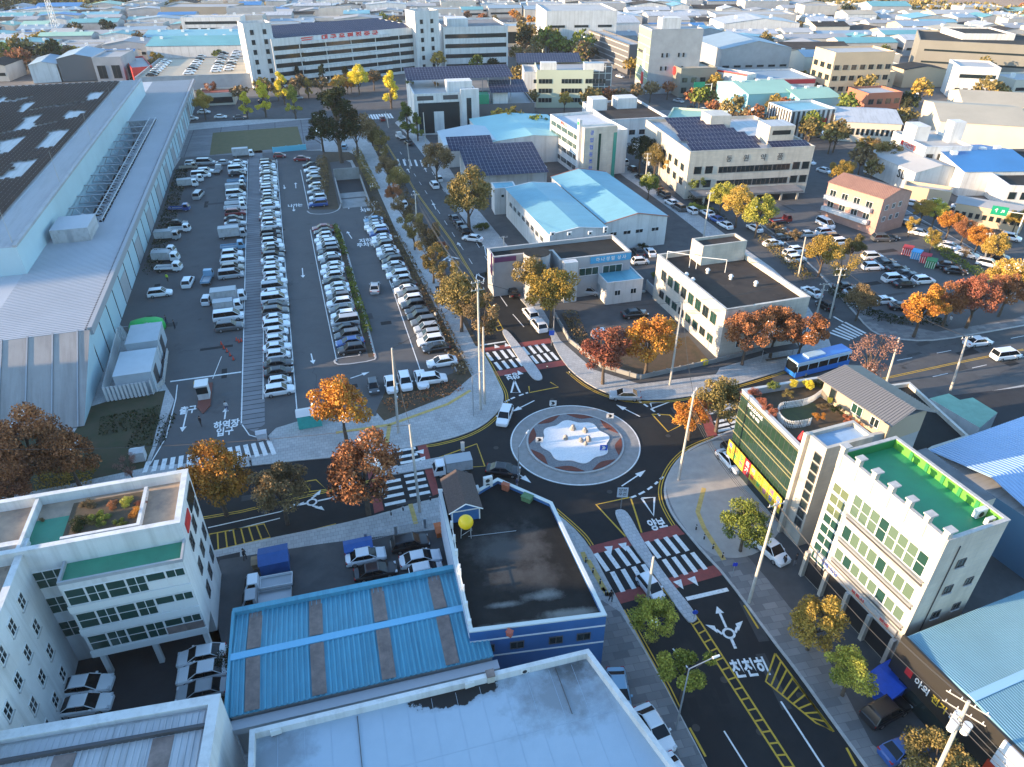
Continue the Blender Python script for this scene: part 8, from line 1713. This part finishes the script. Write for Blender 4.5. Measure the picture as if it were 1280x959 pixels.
sign((776,636),'white lettered board on the tip of the south median', 3.4, 1.3, 1.5, 1.9, (.5,.56,.62), 0, ['양보', '우선'], M_BLK, size=.55)
sign((579,573),'white triangular board at the tip of the west median', 2.8, .5, 1.5, 1.3, (.65,.65,.62)); sign((867,775),'blue disc sign at the south end of the long median', 1.5, .6, .6, .9, (.02,.08,.5), shape='disc')
sign((689,432),'blue bus stop sign by the north crossing', 2.9, .9, .9, 2.0, (.03,.10,.5)); sign((915,722),'blue parking plate by the south-east bollards', 2.3, .5, .5, 1.8, (.02,.05,.5)); sign((879,528),'yellow-white round mirror sign at the east median', 2.2, .8, .8, 1.3, (.6,.55,.45), shape='disc')
x, y = G(1268, 300, .1); t = thing('gantry_sign', 'green overhead road sign on a white mast by the gold avenue trees', 'road sign', x, y, .12, radians(-30)); b = MB(); b.tube((0,0,0),(0,0,6.4),.14,M_FRAME); b.tube((0,0,6.0),(-5,0,6.0),.09,M_FRAME); b.obj('mast', t); b = MB(); b.box(-6.4,-.1,4.9,-3.2,0,6.9,mat('sign_green',(.0,.24,.13),.5)); b.obj('panel', t); text('panel_lettering','↑ ↗',1.1,M_WHITE,t,(-4.8,-.12,5.9),(pi/2,0,0),.01,.03)
x, y = G(872, 128, .1); t = thing('gantry_sign', 'green overhead road sign over the far avenue', 'road sign', x, y, .12, radians(10)); b = MB(); b.tube((5,0,0),(5,0,7),.15,M_FRAME); b.tube((5,0,6.6),(0,0,6.6),.1,M_FRAME); b.obj('mast', t); b = MB(); b.box(-2.6,-.1,5.4,2.0,0,7.6,MATS['sign_green']); b.obj('panel', t)
x, y = G(75, 52); t = thing('lattice_mast', 'tall white lattice mast rising above the far left factories', 'mast', x, y, 0)
for i in range(4):
    a = pi/4+i*pi/2; b = MB(); b.tube((2.2*cos(a), 2.2*sin(a), 0), (.4*cos(a), .4*sin(a), 44), .22, M_FRAME, .14, 5); b.obj('leg', t)
b = MB()
for k in range(14):
    z0, z1 = 3.1*k, 3.1*(k+1); r0, r1 = 2.2-1.8*z0/44, 2.2-1.8*z1/44
    for i in range(4): a = pi/4+i*pi/2; c = a+pi/2; b.tube((r0*cos(a), r0*sin(a), z0), (r1*cos(c), r1*sin(c), z1), .09, M_FRAME, n=4, cap=False)
b.obj('lattice_bracing', t)
# bollards, one object each
for i, px in enumerate(((870,662),(880,674),(891,686),(903,697),(732,703),(741,716),(750,730),(757,744),(489,644),(504,638),(538,625),(525,630),(684,470-8),(712,447+22))):
    x, y = G(*px, .12); t = thing('bollard', 'dark bollard, %s from the crossing end on the %s pavement' % (ordw((i if i < 4 else (i-4 if i < 8 else i-8))+1), 'south-east' if i < 4 else ('blue building' if i < 8 else 'west and north')), 'bollard', x, y, .12, 0, 'bollards at the crossings'); b = MB(); b.cyl(0,0,0,.75,.09,M_BLK,n=8); b.obj('post', t); b = MB(); b.cyl(0,0,.55,.66,.10,M_WHITE,n=8); b.obj('reflective_band', t)
for i in range(22):
    f = i/21; px = (424+(468-424)*f, 286+(446-286)*f) ; x, y = G(*px, .12); t = thing('delineator_post', 'white and red post, %s from the top along the hedge island' % ordw(i+1), 'post', x, y, .12, 0, 'posts along the hedge island'); b = MB(); b.cyl(0,0,0,.7,.05,M_FRAME,n=6); b.obj('post', t); b = MB(); b.cyl(0,0,.3,.5,.058,mat('band_red',(.5,.03,.03),.5),n=6); b.obj('red_band', t)
b = MB(); kp = chaikin(GP([(414,282),(424,282),(438,330),(470,446),(468,451),(425,457),(417,453),(421,448),(458,444),(440,372)][:10], .13), 1); line(b, kp, .3, .20, M_KERB); struct(b.obj('island_kerb'))
b = MB(); line(b, chaikin(GP([(384,264),(388,268),(410,268),(424,263),(426,255)], .13), 2), .35, .2, M_KERB); line(b, chaikin(GP([(456,271),(462,272),(470,262),(462,252)], .13), 2), .35, .2, M_KERB); struct(b.obj('island_kerb'))
struct(sheet('hedge_bed', GP([(417,282),(424,282),(438,330),(468,446),(461,447),(441,372)], .136), .136, M_SOIL))
# entrance booth with red and yellow kerb, cones
x, y = G(256, 500, .13); t = thing('gate_booth', 'white gate booth on a red and yellow safety island at the lot entrance', 'booth', x, y, .13, EA); b = MB(); b.box(-.8,-.2,.2,.8,1.6,2.5,M_WALL); b.obj('cabin', t); b = MB(); b.box(-.95,-.35,2.5,.95,1.75,2.65,M_FRAME); b.obj('roof', t)
b = MB(); b.box(-.8,-.24,1.2,.8,-.205,2.3,M_GLASS); b.obj('window', t); b = MB(); b.prism([(-.9,-2),(0,-3.8),(.9,-2),(.9,4.5),(-.9,4.5)],0,.2,mat('island_red',(.16,.05,.035),.8)); b.obj('island', t); b = MB(); b.box(-1.6,3.4,.2,-.3,4.3,1.0,mat('barrier_yellow',(.7,.4,.02),.5)); b.obj('barrier_box', t); b = MB(); b.tube((1.1,4.4,.9),(2.2,10.5,1.2),.05,M_FRAME,n=5); b.obj('barrier_arm', t)
for i, px in enumerate(((277,431),(280,436),(284,440),(288,445),(292,450),(296,426),(299,428),(302,427))):
    x, y = G(*px, .13); t = thing('traffic_cone', 'red cone, %s from the left near the lower walkway' % ordw([1,2,3,4,5,6,7,8][i]), 'traffic cone', x, y, .13, 0, 'red cones in the west lot'); b = MB(); b.tube((0,0,0),(0,0,.7),.19,mat('cone_red',(.6,.06,.03),.6),.04,8); b.obj('cone_body', t); b = MB(); b.box(-.24,-.24,0,.24,.24,.05,M_BLK); b.obj('base', t)
# yard: blue canopies, fence, crates
for nm, lb, px, c, s in (('blue_canopy','blue box canopy beside the yard fence',(449,690),(.02,.10,.32),(3.0,1.7,1.5)),('blue_canopy','blue box canopy at the west end of the yard',(345,708),(.02,.09,.28),(3.0,2.6,2.2)),('kiosk','white and turquoise kiosk under the bright orange tree',(388,530),(.05,.45,.40),(3.2,2.0,2.6)),('utility_cabinet','white cabinet at the lot entrance kerb',(175,574),(.55,.56,.56),(1.6,1.3,1.8)),('utility_cabinet','pale cabinet by the slab walkway foot',(328,548),(.5,.52,.54),(1.3,.9,1.3)),('delivery_crate','wooden crate stack by the west blue canopy',(326,706),(.28,.20,.12),(1.6,1.2,1.0)),('orange_cart','orange post cart between yard wall and pavement',(549,666),(.5,.12,.03),(.8,1.6,1.0)),('yellow_box','yellow grit box on the north-east pavement',(880,455),(.65,.50,.03),(.8,.8,.8)),('covered_truck','pile under a bright blue tarpaulin before the outdoor shop',(1107,862),(.01,.08,.48),(2.6,3.6,1.9)),('bus_shelter','open steel bus shelter on the east road pavement',(973,452),(.12,.13,.14),(6.0,1.4,.1))):
    x, y = G(*px, .14); t = thing(nm, lb, nm.replace('_', ' '), x, y, .14, EA if nm != 'covered_truck' else radians(-60)); m_ = mat('%s_%d' % (nm, px[0]), c, .6, var=.1, scale=2); b = MB()
    if nm == 'bus_shelter':
        b.box(-3,-.7,2.4,3,.7,2.55,M_DGREY); b.obj('roof', t)
        for q in (-2.9, 0, 2.9): b = MB(); b.tube((q,.6,0),(q,.6,2.4),.06,M_STEEL,n=6); b.obj('post', t)
        b = MB(); b.box(-2.2,.1,.4,2.2,.5,.5,M_WOOD); b.obj('bench', t); continue
    b.box(-s[0]/2,-s[1]/2,0,s[0]/2,s[1]/2,s[2]*.82,m_); b.obj('body', t); b = MB(); b.face([(-s[0]/2-.1,-s[1]/2-.1,s[2]*.82),(s[0]/2+.1,-s[1]/2-.1,s[2]*.82),(s[0]/2+.1,0,s[2]),(-s[0]/2-.1,0,s[2])], M_FRAME if nm == 'kiosk' else m_); b.face([(-s[0]/2-.1,0,s[2]),(s[0]/2+.1,0,s[2]),(s[0]/2+.1,s[1]/2+.1,s[2]*.82),(-s[0]/2-.1,s[1]/2+.1,s[2]*.82)], M_FRAME if nm == 'kiosk' else m_); b.obj('top', t)
def fence(nm, label, px, h, m, z=.13, step=2.2, cat='fence', solid=False, pm=None):
    p = GP(px, z); c0 = p[0]; t = thing(nm, label, cat, c0[0], c0[1], z); q = [(x-c0[0], y-c0[1]) for x, y in p]; b = MB(); np_ = 0
    for a, c in zip(q, q[1:]):
        L_ = hypot(c[0]-a[0], c[1]-a[1]); ux, uy = (c[0]-a[0])/L_, (c[1]-a[1])/L_
        if solid: b.prism([(a[0]-uy*.1,a[1]+ux*.1),(a[0]+uy*.1,a[1]-ux*.1),(c[0]+uy*.1,c[1]-ux*.1),(c[0]-uy*.1,c[1]+ux*.1)],0,h,m)
        else:
            b.tube((*a,h),(*c,h),.03,m,n=4); b.tube((*a,.2),(*c,.2),.03,m,n=4)
            for i in range(int(L_/.22)): b.tube((a[0]+ux*i*.22,a[1]+uy*i*.22,.1),(a[0]+ux*i*.22,a[1]+uy*i*.22,h),.015,m,n=3,cap=False)
        for i in range(int(L_/step)+1):
            d = min(L_, i*step); pb = MB(); pb.box(a[0]+ux*d-.14,a[1]+uy*d-.14,0,a[0]+ux*d+.14,a[1]+uy*d+.14,h+.12,pm or m); pb.obj('post', t); np_ += 1
    b.obj('panel', t)
fence('wall_fence', 'grey railing fence with posts along the front of the yard', [(458,678),(549,655)], 1.3, M_STEEL, step=3.5)
fence('garden_wall', 'low concrete wall with short posts round the corner yard', [(694,396),(712,428),(752,460),(800,474),(895,453),(960,436)], .75, M_CONC, step=2.4, solid=True, cat='wall')
fence('boundary_wall', 'grey panel wall between the corner yard and the cream block', [(808,362),(895,446)], 1.9, M_GREY, step=3.0, solid=True, cat='wall', pm=M_KERB)
fence('boundary_wall', 'dark low wall along the hall end verge', [(192,492),(205,478),(210,440)], .7, M_KERB, step=6, solid=True, cat='wall')
fence('bicycle_shelter', 'light blue panel row at the head of the parking lot', [(342,191),(383,187)], 1.6, mat('panel_light_blue',(.15,.55,.70),.5), step=4, solid=True, cat='shelter')
# roof rail of the black roof, small heaps
fence('roof_railing', 'white pipe railing along the west edge of the black roof', [(592,690),(612,760),(622,800)][:0] or [(586,640),(601,700),(618,790)][:0] or [(565,660),(575,720),(588,786)], .8, M_FRAME, z=7.2, step=2.0, cat='railing')
r = random.Random(31)
for k in range(12):
    x, y = G(758+k*4.2, 372+r.uniform(-3, 6)-k*.6, .13); t = thing('rubbish_bag', 'pale sack in the heap below the annex wall, %s from the left' % ordw(k+1), 'sack', x, y, .12, 0, 'sacks below the annex wall'); put('bag', sphere(r.uniform(.3,.5), mat('sack_%d' % (k % 3), ((.5,.5,.48),(.1,.3,.22),(.4,.38,.35))[k % 3], .8), .2, 1, .7), t)
# ================================================================ HAZE
hz = MB(); hz.box(-1100, -120, -2, 1100, 1250, 112, M_WHITE); hzm = bpy.data.materials.new('haze_air'); hzm.use_nodes = True; t_ = hzm.node_tree; t_.nodes.remove(t_.nodes['Principled BSDF'])
pv = t_.nodes.new('ShaderNodeVolumePrincipled'); pv.inputs['Color'].default_value = (.80, .86, .95, 1); pv.inputs['Density'].default_value = .00008; pv.inputs['Anisotropy'].default_value = .2
t_.links.new(pv.outputs[0], t_.nodes['Material Output'].inputs['Volume']); ho = hz.obj('haze'); ho.data.materials[0] = hzm; tag(ho, 'thin pale autumn haze over the whole district', None, kind='stuff')
